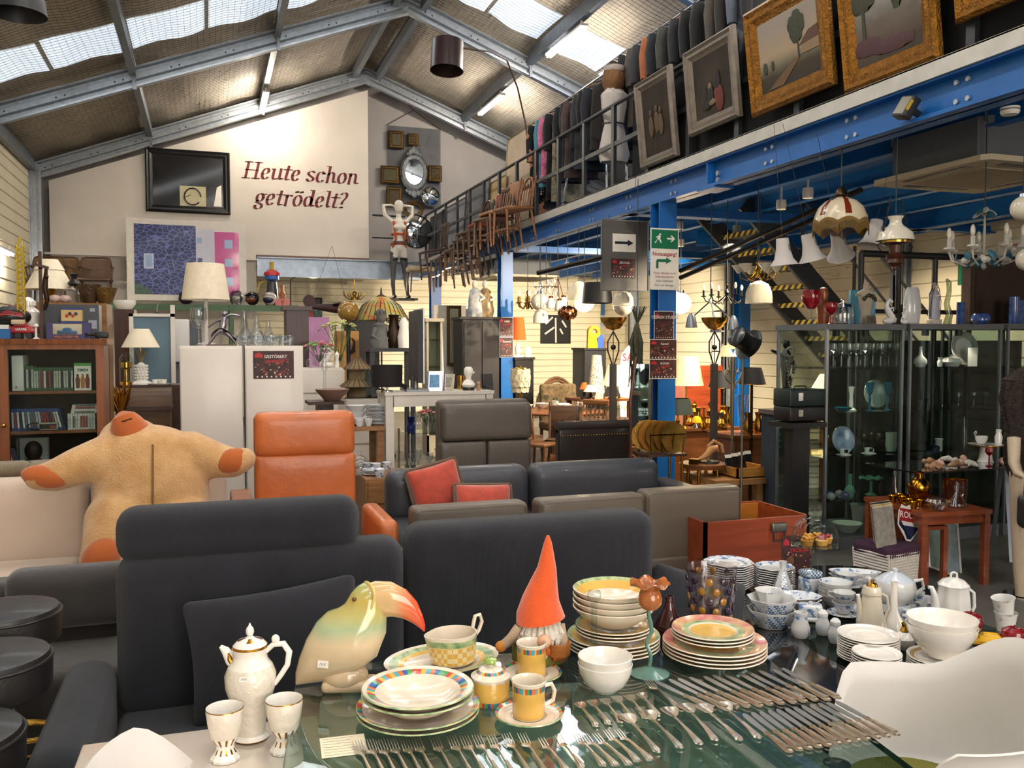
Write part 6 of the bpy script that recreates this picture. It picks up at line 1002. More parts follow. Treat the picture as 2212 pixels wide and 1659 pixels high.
sl=G().bx(-.002,0,-.16,.16,-.004,.004).mesh('vent_slot',DKMET,False);[put(sl,'vent_slot',t,(-.001,0,.3+.018*k))for k in rG(8)]
t=tH('drum_lamp','short table lamp with wide black drum shade on the console','lamp',cn(836,.12));G().lA([(0,0),(.06,0),(.06,.015),(.012,.02),(.012,.1)],20).mk('base',CHROME,t);G().lA([(33*s,.05),(34*s,.05+47*s),(33*s,.05+47*s),(32*s,.05)],36).mk('lamp_shade',mat('black_shade','1c1618',.8),t);G().tube([(.06*cos(k)+.13,.05*sin(k)-.02,.01+.002*k+.05*abs(sin(k*.5)))for k in rG(20)],.006,6).mk('coiled_cable',BLACK,t)
t=tH('portrait_bust','white plaster portrait bust on black base','bust',cn(1012,.15),-.5);G().lA([(0,0),(.06,0),(.06,.03),(0,.03)],24).mk('base',BLK,t);G().lA([(0,.03),(.06,.03),(.085,.07),(.06,.11),(.035,.13),(.034,.16),(.05,.19),(.058,.22),(.055,.26),(.035,.285),(0,.29)],24,sy=.8).tube([(.04,0,.235),(.07,0,.215),(.05,0,.2)],[.01,.012,.008],8).mk('head',PORC,t,sc=.82)
for k,(px,rz,c)in eN(((938,-.35,'4f86b0'),(968,-.55,'8c887c'))):
 t=tH('photo_frame','silver photo frame on the console, %s'%('with blue picture'if k==0 else'narrow with pale picture'),'picture frame',cn(px,.1),rot=(R(-14),0,rz),gP='photo frames on the console');w=.075-.02*k;G().bx(-w,w,0,.012,0,.2-.03*k).mk('frame',CHROME,t,hard=1);G().bx(-w+.025,w-.025,-.002,0,.035,.165-.03*k).mk('photo',mat('photo_'+c,c,.3,coat=.4,var=(30,.3)),t,hard=1)
G().lA([(0,0),(.02,0),(.022,.03),(.012,.05),(.018,.07),(.008,.09),(0,.09)],14).mk('clay_figure',mat('terracotta_pink','b0835f',.7),None,cn(1034,.08),lB='tiny terracotta figure beside the bust',cat='figurine')
G().bx(-.06,.08,0,.004,0,.16).mk('acrylic_award',glass('acrylic_plate','dfe6ea',.02,.8,1.6),None,cn(1052,.2),(R(-8),0,.3),'clear acrylic plaque at the right of the bust','plaque',hard=1)
G().lA([(0,0),(.035,0),(.037,.14),(.034,.14),(.032,.01),(0,.01)],24).mk('brass_cylinder',GOLD,None,cn(995,.36),lB='brass cylinder standing behind the bust',cat='vase')
t=tH('glass_etagere','low glass shelf unit behind the console legs with crystal and flowers','shelf');q2=fr(872,870,990,1040,y_+.7);zz=[P(930,v,y=y_+.7).z for v in(932,1010)]
for z in zz:G().bx(q2[0],q2[1],y_+.55,y_+.95,z-.008,z).mk('glass_shelf',SHG,t,hard=1)
for x in(q2[0],q2[1]):
 for yy in(y_+.55,y_+.95):G().cyl((x,yy,0),(x,yy,zz[0]+.02),.012).mk('chrome_post',CHROME,t)
for k,px in eN((884,905,925,948,970)):
 for j,z in eN(zz):p=P(px,930,y=y_+.75);put(G().lA([(0,0),(.04,0),(.05,.06+.02*(k%3)),(.03,.1),(.045,.16+.03*(k%2)),(.042,.16+.03*(k%2)),(.026,.1),(0,.015)],14).mesh('crystal_vase',CG if(k,j)!=(0,0)else mat('cobalt_clear','1d3fa0',.08,trans=.6,coat=.4)),'crystal_vase',None,(p.x,y_+.68+.1*(k%2),z+.001),O3,'%s vase on the %s glass shelf behind the console, %s from the left'%('cobalt blue'if(k,j)==(0,0)else'clear crystal',('upper','lower')[j],ORD[k]),'vase','crystal vases on the etagere')
def flowers(name,lB,loc,cols,n=7,h=.18,r=.07,vase=True,s=1):
 t=tH(name,lB,'flowers',loc,sc=s);g=G();gs=[G()for c in cols];lf=G()
 for k in rG(n):
  a=k*2.4;rr=r*math.sqrt((k+.5)/n);x,y,z=rr*cos(a),rr*sin(a),h+.05-rr*.4;lf.tube([(0,0,.05),(x*.5,y*.5,h*.6),(x,y,z)],.003,5);q=gs[k%len(cols)]
  for j in rG(6):b=j*1.05;q.at((x+.014*cos(b),y+.014*sin(b),z),(.5*sin(b),-.5*cos(b),b)).sph(O3,(.016,.011,.009),7,5)
  q.at().sph((x,y,z+.006),.012,8,6);lf.at((x*1.3,y*1.3,z-.04),(0,.7,a)).sph(O3,(.025,.012,.003),6,4);lf.at()
 for c,q in zip(cols,gs):q.mk('blossoms',mat('petal_'+c,c,.7),t)
 lf.mk('stems',mat('leaf_green','4a6b35',.6),t)
 if vase:G().lA([(0,0),(.03,0),(.04,.05),(.03,.1),(.036,.12),(.032,.12),(0,.01)],18).mk('vase',CLEAR,t)
 return t
p=P(925,930,y=y_+.8);flowers('rose_bouquet','bunch of pink roses on the glass shelf behind the console',(p.x,y_+.88,zz[0]+.001),['b05a5a','c98a80'],8,.17,.1)
#  gable wall: slogan, pictures
def arc(cx,cy,rx,ry,a0,a1,n=14):return[(cx+rx*cos(R(a0+(a1-a0)*k/n)),cy+ry*sin(R(a0+(a1-a0)*k/n)))for k in rG(n+1)]
GLY={'H':([[(.12,0),(.12,.66)],[(.5,0),(.5,.66)],[(.1,.34),(.52,.34)],[(.02,.01),(.24,.01)],[(.02,.65),(.24,.65)],[(.4,.01),(.62,.01)],[(.4,.65),(.62,.65)]],.66),
'e':([[(.1,.2),(.22,.22),(.3,.28)]+arc(.2,.32,.1,.13,-10,130,8)+arc(.2,.22,.13,.22,150,320,12)],.4),'u':([[(.04,.42),(.1,.44),(.1,.12)]+arc(.2,.12,.1,.11,180,320,8),[(.36,.45),(.36,.1),(.42,.02),(.47,.06)]],.48),
't':([[(.16,.58),(.13,.1)]+arc(.2,.1,.07,.09,180,320,6),[(.03,.43),(.3,.43)]],.3),'s':([arc(.18,.33,.12,.11,30,180,8)+[(.12,.26),(.24,.19)]+arc(.18,.12,.12,.11,20,-170,10)],.38),
'c':([arc(.2,.22,.14,.22,45,320,16),arc(.3,.36,.025,.025,0,360,6)],.38),'h':([[(.03,.67),(.12,.68),(.12,0)],arc(.23,.3,.11,.14,170,10,8)+[(.35,.08),(.4,.02),(.46,.06)]],.48),'o':([arc(.21,.22,.14,.22,0,360,22)],.43),
'n':([[(.03,.42),(.1,.45),(.1,0)],arc(.22,.3,.11,.14,170,10,8)+[(.34,.08),(.39,.02),(.45,.06)]],.47),'g':([arc(.2,.28,.12,.16,0,360,18),[(.12,.16),(.1,.08),(.22,.05),(.32,.0)]+arc(.2,-.08,.13,.1,20,-200,14),[(.3,.4),(.4,.42)]],.41),
'r':([[(.03,.42),(.11,.45),(.11,0)],arc(.22,.3,.11,.13,160,50,6)],.34),'d':([arc(.19,.22,.13,.21,0,360,20),[(.24,.67),(.33,.68),(.33,.1),(.38,.02),(.44,.06)]],.46),'l':([[(.03,.67),(.11,.68),(.11,.1),(.16,.02),(.21,.06)]],.24),
'?':([arc(.17,.52,.12,.13,160,-40,10)+[(.16,.28),(.15,.18)],arc(.15,.04,.03,.03,0,360,8)],.38),' ':([],.22)}
GLY['ö']=(GLY['o'][0]+[arc(.12,.57,.03,.03,0,360,8),arc(.3,.57,.03,.03,0,360,8)],.43)
LET=mat('maroon_lettering','5e1016',.6);t=tH('wall_slogan','maroon italic slogan Heute schon getrödelt? painted on the white gable','lettering')
for txt,xa,xb,yb in(('Heute schon',523,772,384),('getrödelt?',547,748,441)):
 a=P(xa,yb,y=GY-.005);b=P(xb,yb,y=GY-.005);tot=sum(GLY[c][1]for c in txt);em=(b.x-a.x)/tot;x=0
 for c in txt:
  g=G()
  for st in GLY[c][0]:
   nx,ny=(.052,.014);vs_=[];fs_=[]
   for(u,v)in st:vs_+=[((u-nx),v-ny),((u+nx),v+ny)]
   vs_=[(q[0]*em+q[1]*em*.24,0,q[1]*em)for q in vs_];n=len(st);fs_=[(2*i,2*i+1,2*i+3,2*i+2)for i in rG(n-1)];g.add(vs_,fs_)
   e=.02*em
   for(u,v)in st[::max(1,n-1)]if n>1 else st:X,Z=u*em+v*em*.24,v*em;w,h=nx*em,ny*em*1.2;g.add([(X-w,0,Z-h),(X+w,0,Z-h),(X+w,0,Z+h),(X-w,0,Z+h)],[(0,1,2,3)])
  if g.v:g.mk('letter',LET,t,(a.x+x*em,GY-.006,a.z+(0 if txt[0]=='H'else 0)),hard=1)
  x+=GLY[c][1]
def frame(name,lB,x0,x1,y,z0,z1,fw,fm,cm,th=.03,inner=None,tilt=0,rz=0,profile=True,cat='picture',loc=None):
 w,h=(x1-x0)/2,z1-z0;t=tH(name,lB,cat,loc or((x0+x1)/2,y,z0),rot=(tilt,0,rz))
 pr=[(0,0),(0,-.6),(.18,-1),(.4,-.7),(.62,-.75),(.8,-.45),(1,-.3),(1,0)]if profile else[(0,0),(0,-1),(1,-1),(1,0)]
 cs=[(-w,0,1,1),(w,0,-1,1),(w,h,-1,-1),(-w,h,1,-1)];k=len(pr)
 for e in rG(4):
  A,Bc=cs[e],cs[(e+1)%4];v=[(A[0]+A[2]*f*fw,th*o,A[1]+A[3]*f*fw)for f,o in pr]+[(Bc[0]+Bc[2]*f*fw,th*o,Bc[1]+Bc[3]*f*fw)for f,o in pr]
  G().add(v,[(i,i+1,k+i+1,k+i)for i in rG(k-1)]).mk('frame_side',fm,t,ang=25)
 cv=G().bx(-w+fw,w-fw,-th*.3,0,fw,h-fw).mk('canvas',cm,t,hard=1);G().bx(-w+.005,w-.005,0,.008,.005,h-.005).mk('backing',mat('frame_back','2a2018',.8),t,hard=1);return t,w-fw,h-2*fw,cv
BKF=mat('black_frame','0f0f10',.35);q=fr(314,324,497,460,GY-.05);t,w,h,cv=frame('black_framed_picture','black framed dark glazed picture high on the white gable',q[0],q[1],GY-.02,q[2],q[3],.14,BKF,mat('dark_glazing','1d1c1d',.12,coat=.6),.05)
g=G().bx(-w*.25,w*.5,-.021,-.016,.145,.55).mk('sketch_sheet',mat('sketch_paper','b3ab8a',.7),t,hard=1);G().tube([(.08+.16*cos(a),-.022,.34+.17*sin(a))for a in lsp(0,5.6,16)],.014,5).tube([(-.1,-.022,.3),(.05,-.022,.38)],.006,4).mk('sketch_line',BLACK,g);G().prism([(w*.72,.16),(w*.95,.16),(w*.95,.6),(w*.82,.55)],-.021,-.017,1).mk('white_strip',PAPER,t,hard=1)
PYY=GY-.9;q=fr(273,474,532,650,PYY);PZ=q[2];t=tH('house_photograph','huge white framed photo of a blue stone tower and magenta house','picture',((q[0]+q[1])/2,PYY,q[2]),rot=(R(-3),0,0));w=(q[1]-q[0])/2;h=q[3]-q[2]
G().bx(-w,w,0,.05,0,h).mk('frame',mat('white_mat','cfc8bc',.5),t,hard=1);STN=mat('blue_stone_print','2a3a86',.4,coat=.3);nt=STN.node_tree;vo=nt.nodes.new('ShaderNodeTexVoronoi');vo.feature='DISTANCE_TO_EDGE';vo.inputs['Scale'].default_value=9;mp=nt.nodes.new('ShaderNodeMapping');mp.inputs['Scale'].default_value=(1,1,1.5);nt.links.new(nt.nodes['Texture Coordinate'].outputs['Object'],mp.inputs[0]);nt.links.new(mp.outputs[0],vo.inputs['Vector']);r=nt.nodes.new('ShaderNodeValToRGB');r.color_ramp.elements[0].position=.03;r.color_ramp.elements[1].position=.1;r.color_ramp.elements[0].color=lin('5a64a0');r.color_ramp.elements[1].color=lin('182050');nt.links.new(vo.outputs[0],r.inputs[0]);nt.links.new(r.outputs[0],nt.nodes['Principled BSDF'].inputs['Base Color'])
X=lambda px:(px-402.5)/129.5*w;Z=lambda py:(650-py)/176*h
rect=lambda nm,a,b,c,d,m,o=.004:G().bx(X(a),X(b),-o,0,Z(d),Z(c)).mk(nm,m,t,hard=1)
rect('stone_tower_print',289,421,486,637,STN);rect('white_house_print',421,462,492,637,mat('print_white','b9b6c4',.4,coat=.3));rect('magenta_house_print',462,516,497,637,mat('print_magenta','b32c7c',.4,coat=.3))
PWN=mat('print_window','8aa0c0',.4,coat=.3)
for(a,b,c,d)in((484,502,514,533),(484,502,556,573),(484,502,597,616),(424,434,511,524)):rect('printed_window',a,b,c,d,PWN,.006)
rect('printed_window',424,435,556,566,STN,.006);rect('window_surround',309,330,549,582,mat('print_pale','b0b6cc',.4),.006);rect('printed_window',313,326,553,578,PWN,.007)
for k in rG(3):rect('foliage_print',289+8*k,305+10*k,615+6*k,637,mat('print_foliage','41584a',.5,var=(30,.4)),.006+.0005*k)
MY=GY+.38;GLTF=mat('old_gilt_frame','5e4724',.45,.6,var=(35,.4),bump=(70,.8));MIRR=mat('mirror','c2c6c8',.03,1,var=(3,.02));SILF=mat('etched_mirror_frame','b9bdc0',.12,1,bump=(90,.6))
t=tH('oval_mirror','ornate oval Venetian mirror with etched silver frame','mirror',P(894,373,y=MY-.06));s=D(t.location)/F
G().at(O3,(pi/2,0,0)).lA([(0,0),(20,0),(20,4),(0,4)],40,sy=1.35).mk('mirror_glass',MIRR,t,sc=s);G().at(O3,(pi/2,0,0)).lA([(19,2),(21,8),(27,8),(31,3),(31,0)],48,sy=1.32,rf=lambda r,z,a:r*(1+.025*sin(a*18))).mk('frame',SILF,t,sc=s)
g=G();[g.sph((x,-4,z),(r_,2,r_*1.2),10,6)for x,z,r_ in((0,46,6),(-7,43,5),(7,43,5),(-13,39,4),(13,39,4),(0,52,4),(0,-46,7),(-9,-44,5),(9,-44,5),(-16,-40,4),(16,-40,4))];g.mk('crest',SILF,t,sc=s,kind='stuff')
for k,(a,b,c,d,lab,col)in eN(((840,283,872,321,'small gilt framed painting at the upper left of the oval mirror','4c4a40'),(881,289,904,315,'smallest wooden framed icon above the oval mirror','3a2a20'),(822,359,862,397,'wide gilt framed landscape left of the oval mirror','50503e'),(925,358,954,393,'small gilt framed portrait right of the oval mirror','241a16'),(834,404,868,446,'gilt framed painting at the lower left of the oval mirror','3c3428'))):
 q=fr(a,b,c,d,MY);frame('small_gilt_painting',lab,q[0],q[1],MY,q[2],q[3],.075,GLTF,mat('mini_painting_%d'%k,col,.9,var=(12,.4,'4f452f')),.05)
t=tH('hanging_grid','clear ribbed panel hung on strings behind the oval mirror','panel');q=fr(836,275,952,450,MY+.06);G().bx(q[0],q[1],MY+.06,MY+.065,q[2],q[3]).mk('ribbed_sheet',glass('ribbed_sheet','e6e8ea',.5,.95,1.15),t,hard=1);xm=(q[0]+q[1])/2;ap=P(893,238,y=MY+.06);G().cyl((q[0],MY+.06,q[3]),ap,.008,seg=5).cyl((q[1],MY+.06,q[3]),ap,.008,seg=5).cyl(ap,P(850,190,y=MY+.06),.008,seg=5).mk('string',DKW,t)
for k,(px,py,r_,y,lab)in eN(((930,424,20,GY+.2,'small round convex mirror right below the oval mirror'),(898,500,36,GY-.75,'large round convex mirror behind the harness mannequin'))):
 p=P(px,py,y=y);s=D(p)/F;t=tH('convex_mirror',lab,'mirror',p,gP='convex mirrors');G().at(O3,(pi/2,0,0)).lA([(r_*s*sin(a),r_*s*.45*(cos(a)-cos(1.2))/.64)for a in lsp(0,1.2,8)][::-1]if False else[(0,r_*s*.3)]+[(r_*s*sin(a)/sin(1.2),r_*s*.3*(cos(a)-cos(1.2))/(1-cos(1.2)))for a in lsp(.15,1.2,8)],36).mk('dome',MIRR,t);G().at(O3,(pi/2,0,0)).lA([(r_*s,-.01),(r_*s*1.04,.0),(r_*s,.02)],36).mk('rim',CHROME,t)
t=tH('wrought_sunburst','dark scrolled metal wreath under the oval mirror','wall ornament',P(893,452,y=GY+.4));g=G();[g.tube([(.25*cos(a+b)*(1-b/6),0,.18*sin(a+b)*(1-b/6))for b in lsp(0,2.2,9)],.018,5)for a in lsp(0,5.5,9)];g.mk('scrolls',GLTF,t)
#  mannequins
def figure(t,segs,m,vox=.012,name='body'):
 g=G()
 for pts in segs:
  a=[q[:3]for q in pts];r=[q[3]for q in pts];g.tube(a,r,14);g.sph(a[0],r[0],12,8);g.sph(a[-1],r[-1],12,8)
 o=g.mk(name,m,t);md=o.modifiers.new('merge','REMESH');md.mode='VOXEL';md.voxel_size=vox;md.use_smooth_shade=True;sm_=o.modifiers.new('soften','SMOOTH');sm_.iterations=5;sm_.factor=.5;return o
MAN=mat('white_mannequin','c9c2b6',.35,coat=.2);p=P(862,640,y=GY-1.15);t=tH('harness_mannequin','white female mannequin with raised arms, orange harness and dark stockings','mannequin',p);H=P(862,442,y=GY-1.15).z-p.z;k=H/1.72
legs=[[(-.1,0,.0,.03),(-.12,0,.25,.045),(-.11,0,.45,.05),(-.09,0,.8,.08)],[(.17,0,.0,.03),(.14,0,.25,.045),(.12,0,.45,.05),(.08,0,.8,.08)]]
figure(t,[[(-.09,0,.74,.08),(-.06,0,.88,.1),(0,0,.92,.12)],[(.09,0,.74,.08),(.06,0,.88,.1),(0,0,.92,.12)],[(0,0,.92,.13),(0,0,1.08,.1),(0,-.01,1.28,.125),(0,0,1.4,.11),(0,0,1.47,.055),(0,0,1.55,.05)],[(0,-.03,1.62,.075),(0,-.03,1.72,.085)],[(-.07,-.1,1.28,.06),(-.07,-.06,1.28,.06)],[(.07,-.1,1.28,.06),(.07,-.06,1.28,.06)],
[(-.13,0,1.4,.05),(-.26,.02,1.52,.042),(-.28,.05,1.7,.035),(-.12,.1,1.72,.028),(-.03,.1,1.68,.024)],[(.13,0,1.4,.05),(.26,.02,1.52,.042),(.28,.05,1.7,.035),(.12,.1,1.72,.028),(.03,.1,1.68,.024)]],MAN).scale=(k,k,k)
st=figure(t,[[(a[0],a[1],a[2],a[3]*1.03)for a in L]for L in legs],mat('grey_stocking','4a4a4a',.6),.012,'stockings');st.scale=(k,k,k)
HAR=mat('orange_webbing','a8461c',.7);g=G()
for x in(-1,1):g.tube([(x*.09,.05,1.42),(x*.11,-.09,1.38),(x*.1,-.14,1.2),(x*.08,-.13,1.05),(x*.12,-.06,.92),(x*.1,.0,.78)],.02,6)
for z,r_ in((1.16,.125),(.98,.13)):g.tube([(r_*cos(a)*1.05,r_*sin(a),z)for a in lsp(0,2*pi*15/16,16)],.02,6,closed=True)
g.mk('safety_harness',HAR,t,sc=k);G().bx(-.13,.13,-.14,-.1,.98,1.02).mk('buckle',BLACK,t,sc=k,hard=1);G().tube([(-.13,-.06,.68),(-.07,-.09,.7),(-.03,-.05,.7)],.02,6).tube([(.14,-.06,.68),(.08,-.09,.7),(.04,-.05,.7)],.02,6).mk('stocking_band',BLACK,t,sc=k)
for L in legs:G().sph((L[0][0],-.05,-.01),(.04,.1,.04),12,8).mk('shoe',BLACK,t,sc=k)
G().bx(p.x-.3,p.x+.35,p.y-.25,p.y+.2,p.z-.09,p.z-.045).bx(p.x-.02,p.x+.02,p.y+.15,GY-.42,p.z-.09,p.z-.05).mk('wall_bracket_shelf',BLACK,None,lB='small black bracket platform under the harness mannequin',cat='shelf',hard=1)
#  arc lamp, boards and chairs on the mezzanine
b0=P(1146,360,x=MX+.45);e=P(1000,104,d=12.6);c=P(966,123,d=12.6);s=12.6/F;t=tH('arc_lamp','tall arc floor lamp with dark brown drum shade high above','lamp');top=P(1095,130,d=13.4)
G().tube([(b0.x,b0.y,MZ+.03),(b0.x,b0.y,b0.z),P(1135,265,d=13.9),P(1118,190,d=13.7),top,P(1060,112,d=13),e,c+Vector((0,0,.05))],.014,8).mk('arc_pole',DKW,t);G().lA([(0,0),(.16,0),(.16,.03),(0,.04)],24,c=(b0.x,b0.y,MZ+.005)).mk('base',BLACK,t);G().at(c,(R(-6),R(4),0)).lA([(36*s,-31*s),(34*s,33*s),(33.5*s,33*s),(35.5*s,-31*s)],40).mk('lamp_shade',mat('aubergine_shade','2e1d1c',.4,coat=.2),t)
for k,(a,b,c_,d,x,col,lab)in eN(((1084,282,1143,520,.3,'c0ab90','large beige board leaning behind the mezzanine rail'),(1040,390,1085,520,.25,'bfa26e','sand coloured panel left of the beige board'),(1000,400,1050,520,.22,'6c7075','framed grey photograph behind the mezzanine rail'),(950,440,1000,540,.2,'8a8f9a','framed pale mountain photograph behind the far rail'),(925,462,955,545,.2,'4a4a50','small dark framed picture at the far end of the rail'))):
 y0,y1=P(c_,(b+d)/2,x=MX+x).y,P(a,(b+d)/2,x=MX+x).y;zt=P((a+c_)/2,b,x=MX+x).z;t=tH('leaning_board',lab,'board',(MX+x,(y0+y1)/2,MZ+.005),rot=(0,R(4),0),gP='boards behind the rail');L=abs(y1-y0)/2;G().bx(0,.02,-L,L,0,zt-MZ).mk('panel',mat('board_'+col,col,.6,var=(3,.15)),t,hard=1);G().tube([(-.004,-L,0),(-.004,L,0),(-.004,L,zt-MZ),(-.004,-L,zt-MZ)],.014,4,closed=True).mk('edge_frame',DKW if k>1 else mat('board_edge','a8946f',.6),t,hard=1)
CHW=[wood('chair_oak','8a5a34','6b4224'),wood('chair_dark','4a3426','33231a'),wood('chair_walnut','5f4330','463022')]
def wchair(name,lB,loc,rz,m,style='slat',s=1,rx=0,gP='chairs hung on the mezzanine edge',seat=None):
 t=tH(name,lB,'chair',loc,rot=(rx,0,rz),sc=s,gP=gP)
 for x in(-1,1):
  G().tube([(x*.17,-.19,.44),(x*.2,-.22,0)],[.018,.013],8).mk('leg',m,t);G().tube([(x*.2,.23,0),(x*.17,.18,.44)],[.014,.018],8).mk('leg',m,t);G().tube([(x*.17,.19,.44),(x*.175,.22,.65),(x*.18,.29,.88)],.016,8).mk('back_post',m,t)
 G().rbox((0,0,.45),(.42,.42,.04),.018,3).mk('seat',seat or m,t);G().bar((-.18,-.2,.18),(.18,-.2,.18),.02,.02).bar((-.18,.0,.22),(-.18,.2,.22),.02,.02).mk('stretcher',m,t)
 if style=='slat':
  for x in lsp(-.12,.12,5):G().bar((x,.2,.5),(x,.28,.84),.022,.012).mk('slat',m,t)
  G().rbox((0,.28,.86),(.38,.03,.07),.012).mk('top_rail',m,t)
 elif style=='round':G().tube([(.18*cos(a),.21+.08*sin(a),.58+.3*sin(a))for a in lsp(0,pi,14)],.016,8).mk('back_hoop',m,t);[G().bar((x,.2,.47),(x,.28,.84),.012,.012).mk('spindle',m,t)for x in lsp(-.1,.1,4)]
 else:G().rbox((0,.26,.72),(.38,.03,.26),.014).mk('back_panel',seat or m,t)
 return t
LSE=mat('tan_leather','9a6a45',.5);CSE=mat('cream_seat','a8977c',.9);RSE=mat('red_seat','8a3a28',.6)
for k,(px,py,m,st,seat,rx,lab)in eN(((1112,525,0,'round',None,12,'light oak spindle-back chair nearest on the mezzanine edge'),(1082,535,0,'panel',LSE,15,'chair with tan leather seat and back hung on the mezzanine edge'),(1056,555,2,'panel',RSE,20,'chair with red seat and back hung on the mezzanine edge'),(1032,570,1,'round',None,25,'dark bentwood chair hung on the mezzanine edge'),(1010,592,2,'slat',None,8,'brown slat-back chair, right one of the hung pair'),(988,610,2,'slat',None,8,'brown slat-back chair, left one of the hung pair'),(966,622,1,'round',None,6,'dark round-back chair hung near the far end'),(945,600,1,'slat',None,30,'black slatted chair hung furthest along the edge'))):
 p=P(px,py,x=MX-.26);wchair('wooden_chair',lab,p,R(-80-6*(k%3)),CHW[m],st,1.12 if k else 1.05,R(rx*.3),seat=seat)
for k,(px,py,st)in eN(((1070,548,'slat'),(1021,585,'slat'),(999,604,'slat'),(977,618,'round'))):wchair('wooden_chair','brown wooden chair squeezed in the hung row, %s from the near end'%ORD[k],P(px,py,x=MX-.3),R(-78-5*k),CHW[2-k%2],st,1.12,R(4))
p=P(908,632,x=MX-.5);t=tH('upholstered_stool','cream upholstered stool hung at the end of the chair row','stool',p);G().rbox((0,0,.45),(.5,.4,.1),.04).mk('seat',CSE,t);[G().cyl((x*.2,y*.15,.42),(x*.23,y*.18,0),.02,.014).mk('leg',CHW[2],t)for x in(-1,1)for y in(-1,1)]
#  clothes on the mezzanine
def garment(name,lB,y,col,L,w=.5,x=MX+.62,th=.075,ztop=5.08,sleeves=True,pat=None,gP='clothes hanging on the mezzanine rail',seed=0):
 t=tH(name,lB,'garment',(x,y,ztop),rz=random.uniform(-.18,.18),gP=gP);m=pat or mat('cloth_'+col,col,.9,sheen=.15,var=(10,.15));ph=seed*1.7
 def ring(u,v):
  a=2*pi*u;q=v;W2=w/2*(.32+.68*min(1,(q/.12))**.6)*(1+.12*q);T2=th*(.4+.6*min(1,q/.1))*(1+.35*q)
  return(W2*cos(a),T2*sin(a)*(1+.22*sin(a*5+ph+q*3)),-.02-L*q+(.05*(1-abs(cos(a)))if q<.02 else 0))
 G().sheet(ring,28,10).mk('body',m,t,ang=70)
 if sleeves:
  for sx in(-1,1):G().tube([(sx*w*.44,0,-.1),(sx*w*.55,-.02,-.3),(sx*w*.55,-.04,-.32-.22*L)],[.07,.062,.05],10).mk('sleeve',m,t)
 G().tube([(-.2,0,-.05),(0,0,.02),(.2,0,-.05)],.008,6).tube([(0,0,.02),(0,0,.06),(.02,0,.09),(.0,0,.11)],.004,5).mk('hanger',CHW[0]if seed%3==0 else BLACK,t);return t
PDOT=mat('black_white_dots','16161a',.9);nt=PDOT.node_tree;vo=nt.nodes.new('ShaderNodeTexVoronoi');vo.inputs['Scale'].default_value=28;vo.inputs['Randomness'].default_value=0;r=nt.nodes.new('ShaderNodeValToRGB');r.color_ramp.interpolation='CONSTANT';r.color_ramp.elements[0].color=lin('c8c4c0');r.color_ramp.elements[1].position=.35;r.color_ramp.elements[1].color=lin('131316');nt.links.new(nt.nodes['Texture Coordinate'].outputs['Object'],vo.inputs['Vector']);nt.links.new(vo.outputs[0],r.inputs[0]);nt.links.new(r.outputs[0],nt.nodes['Principled BSDF'].inputs['Base Color'])
PINKD=mat('pink_dots','b8326c',.8,var=(45,.3,'d890ac'));FLOB=mat('black_floral','17151a',.85,var=(6,.1,'b07a5c'));FLOB.node_tree.nodes['Color Ramp'].color_ramp.elements[0].position=.58;FLOB.node_tree.nodes['Color Ramp'].color_ramp.elements[1].position=.62;CRF=mat('cream_floral_knit','a39a80',.9,var=(22,.3,'6a624a'));TQ=mat('turquoise_satin','2f7f92',.5)
Yv=lambda px:P(px,300,x=MX+.55).y
spec1=[(1178,'15151a',1.45,FLOB,'black coat-dress with large pink flowers'),(1187,'17171a',1.15,PDOT,'black dress with white dots'),(1194,'2f7f92',1.05,TQ,'turquoise satin blouse'),(1203,'b8326c',1.0,PINKD,'bright pink spotted dress'),(1214,'1a1a1e',1.3,None,'plain black dress beside the pink one'),(1226,'a39a80',1.35,CRF,'cream floral knitted coat'),(1238,'1b1b1f',1.1,None,'black jacket right of the cream coat'),(1248,'1d2024',.95,None,'short black blazer'),(1258,'4a3a38',1.1,None,'dull mauve jacket'),(1268,'232428',1.0,None,'charcoal pinstripe jacket'),(1279,'2e3034',1.05,None,'mid grey jacket'),(1290,'16161a',.95,None,'black short coat'),(1302,'1c1e26',1.0,None,'dark navy jacket'),(1312,'28221f',.9,None,'brown-black cardigan')]
for k,(px,col,L,pat,nm)in eN(spec1):garment('hanging_garment',nm+' on the far clothes rail',Yv(px),col,L,.46,MX+.55,.06,5.06,k%4!=1,pat,seed=k)
rk=tH('clothes_rack','chrome clothes rack carrying the far row of garments','clothes rack');ya_,yb_=Yv(1318),Yv(1172);G().cyl((MX+.55,ya_,5.17),(MX+.55,yb_,5.17),.014).mk('hanging_rail',CHROME,rk)
for yy in(ya_+.1,yb_-.1):G().cyl((MX+.55,yy,5.17),(MX+.55,yy,MZ+.1),.014).tube([(MX+.3,yy,MZ+.02),(MX+.55,yy,MZ+.1),(MX+.8,yy,MZ+.02)],.014,8).mk('upright',CHROME,rk)
G().tube([(MX+.25,ya_+.2,MZ+.02),(MX+.25,ya_+1.0,MZ+.02),(MX+.4,ya_+.9,MZ+.8)],.016,8).mk('chrome_stay',CHROME,rk)
Y2=lambda px:P(px,150,x=MX+.75).y
spec2=[(1362,'141418',1.3,'black down coat'),(1384,'1b1b1f',1.2,'black leather coat'),(1400,'4c4440',1.0,'taupe wool jacket'),(1416,'2e2f33',1.0,'dark grey leather jacket'),(1434,'9a5a36',1.1,'rust orange coat'),(1450,'1d2125',1.1,'black denim jacket'),(1470,'3a3b36',1.1,'olive grey coat'),(1492,'22242a',1.1,'dark slate coat'),(1518,'15161a',1.2,'black wool coat'),(1548,'1b1a1c',1.2,'black dress coat'),(1575,'4a4540',1.1,'grey-brown corduroy coat'),(1600,'2a2826',1.1,'dark brown coat'),(1630,'565c6c',1.0,'blue-grey patterned jacket'),(1665,'1a1a1c',1.1,'black coat at the near end')]
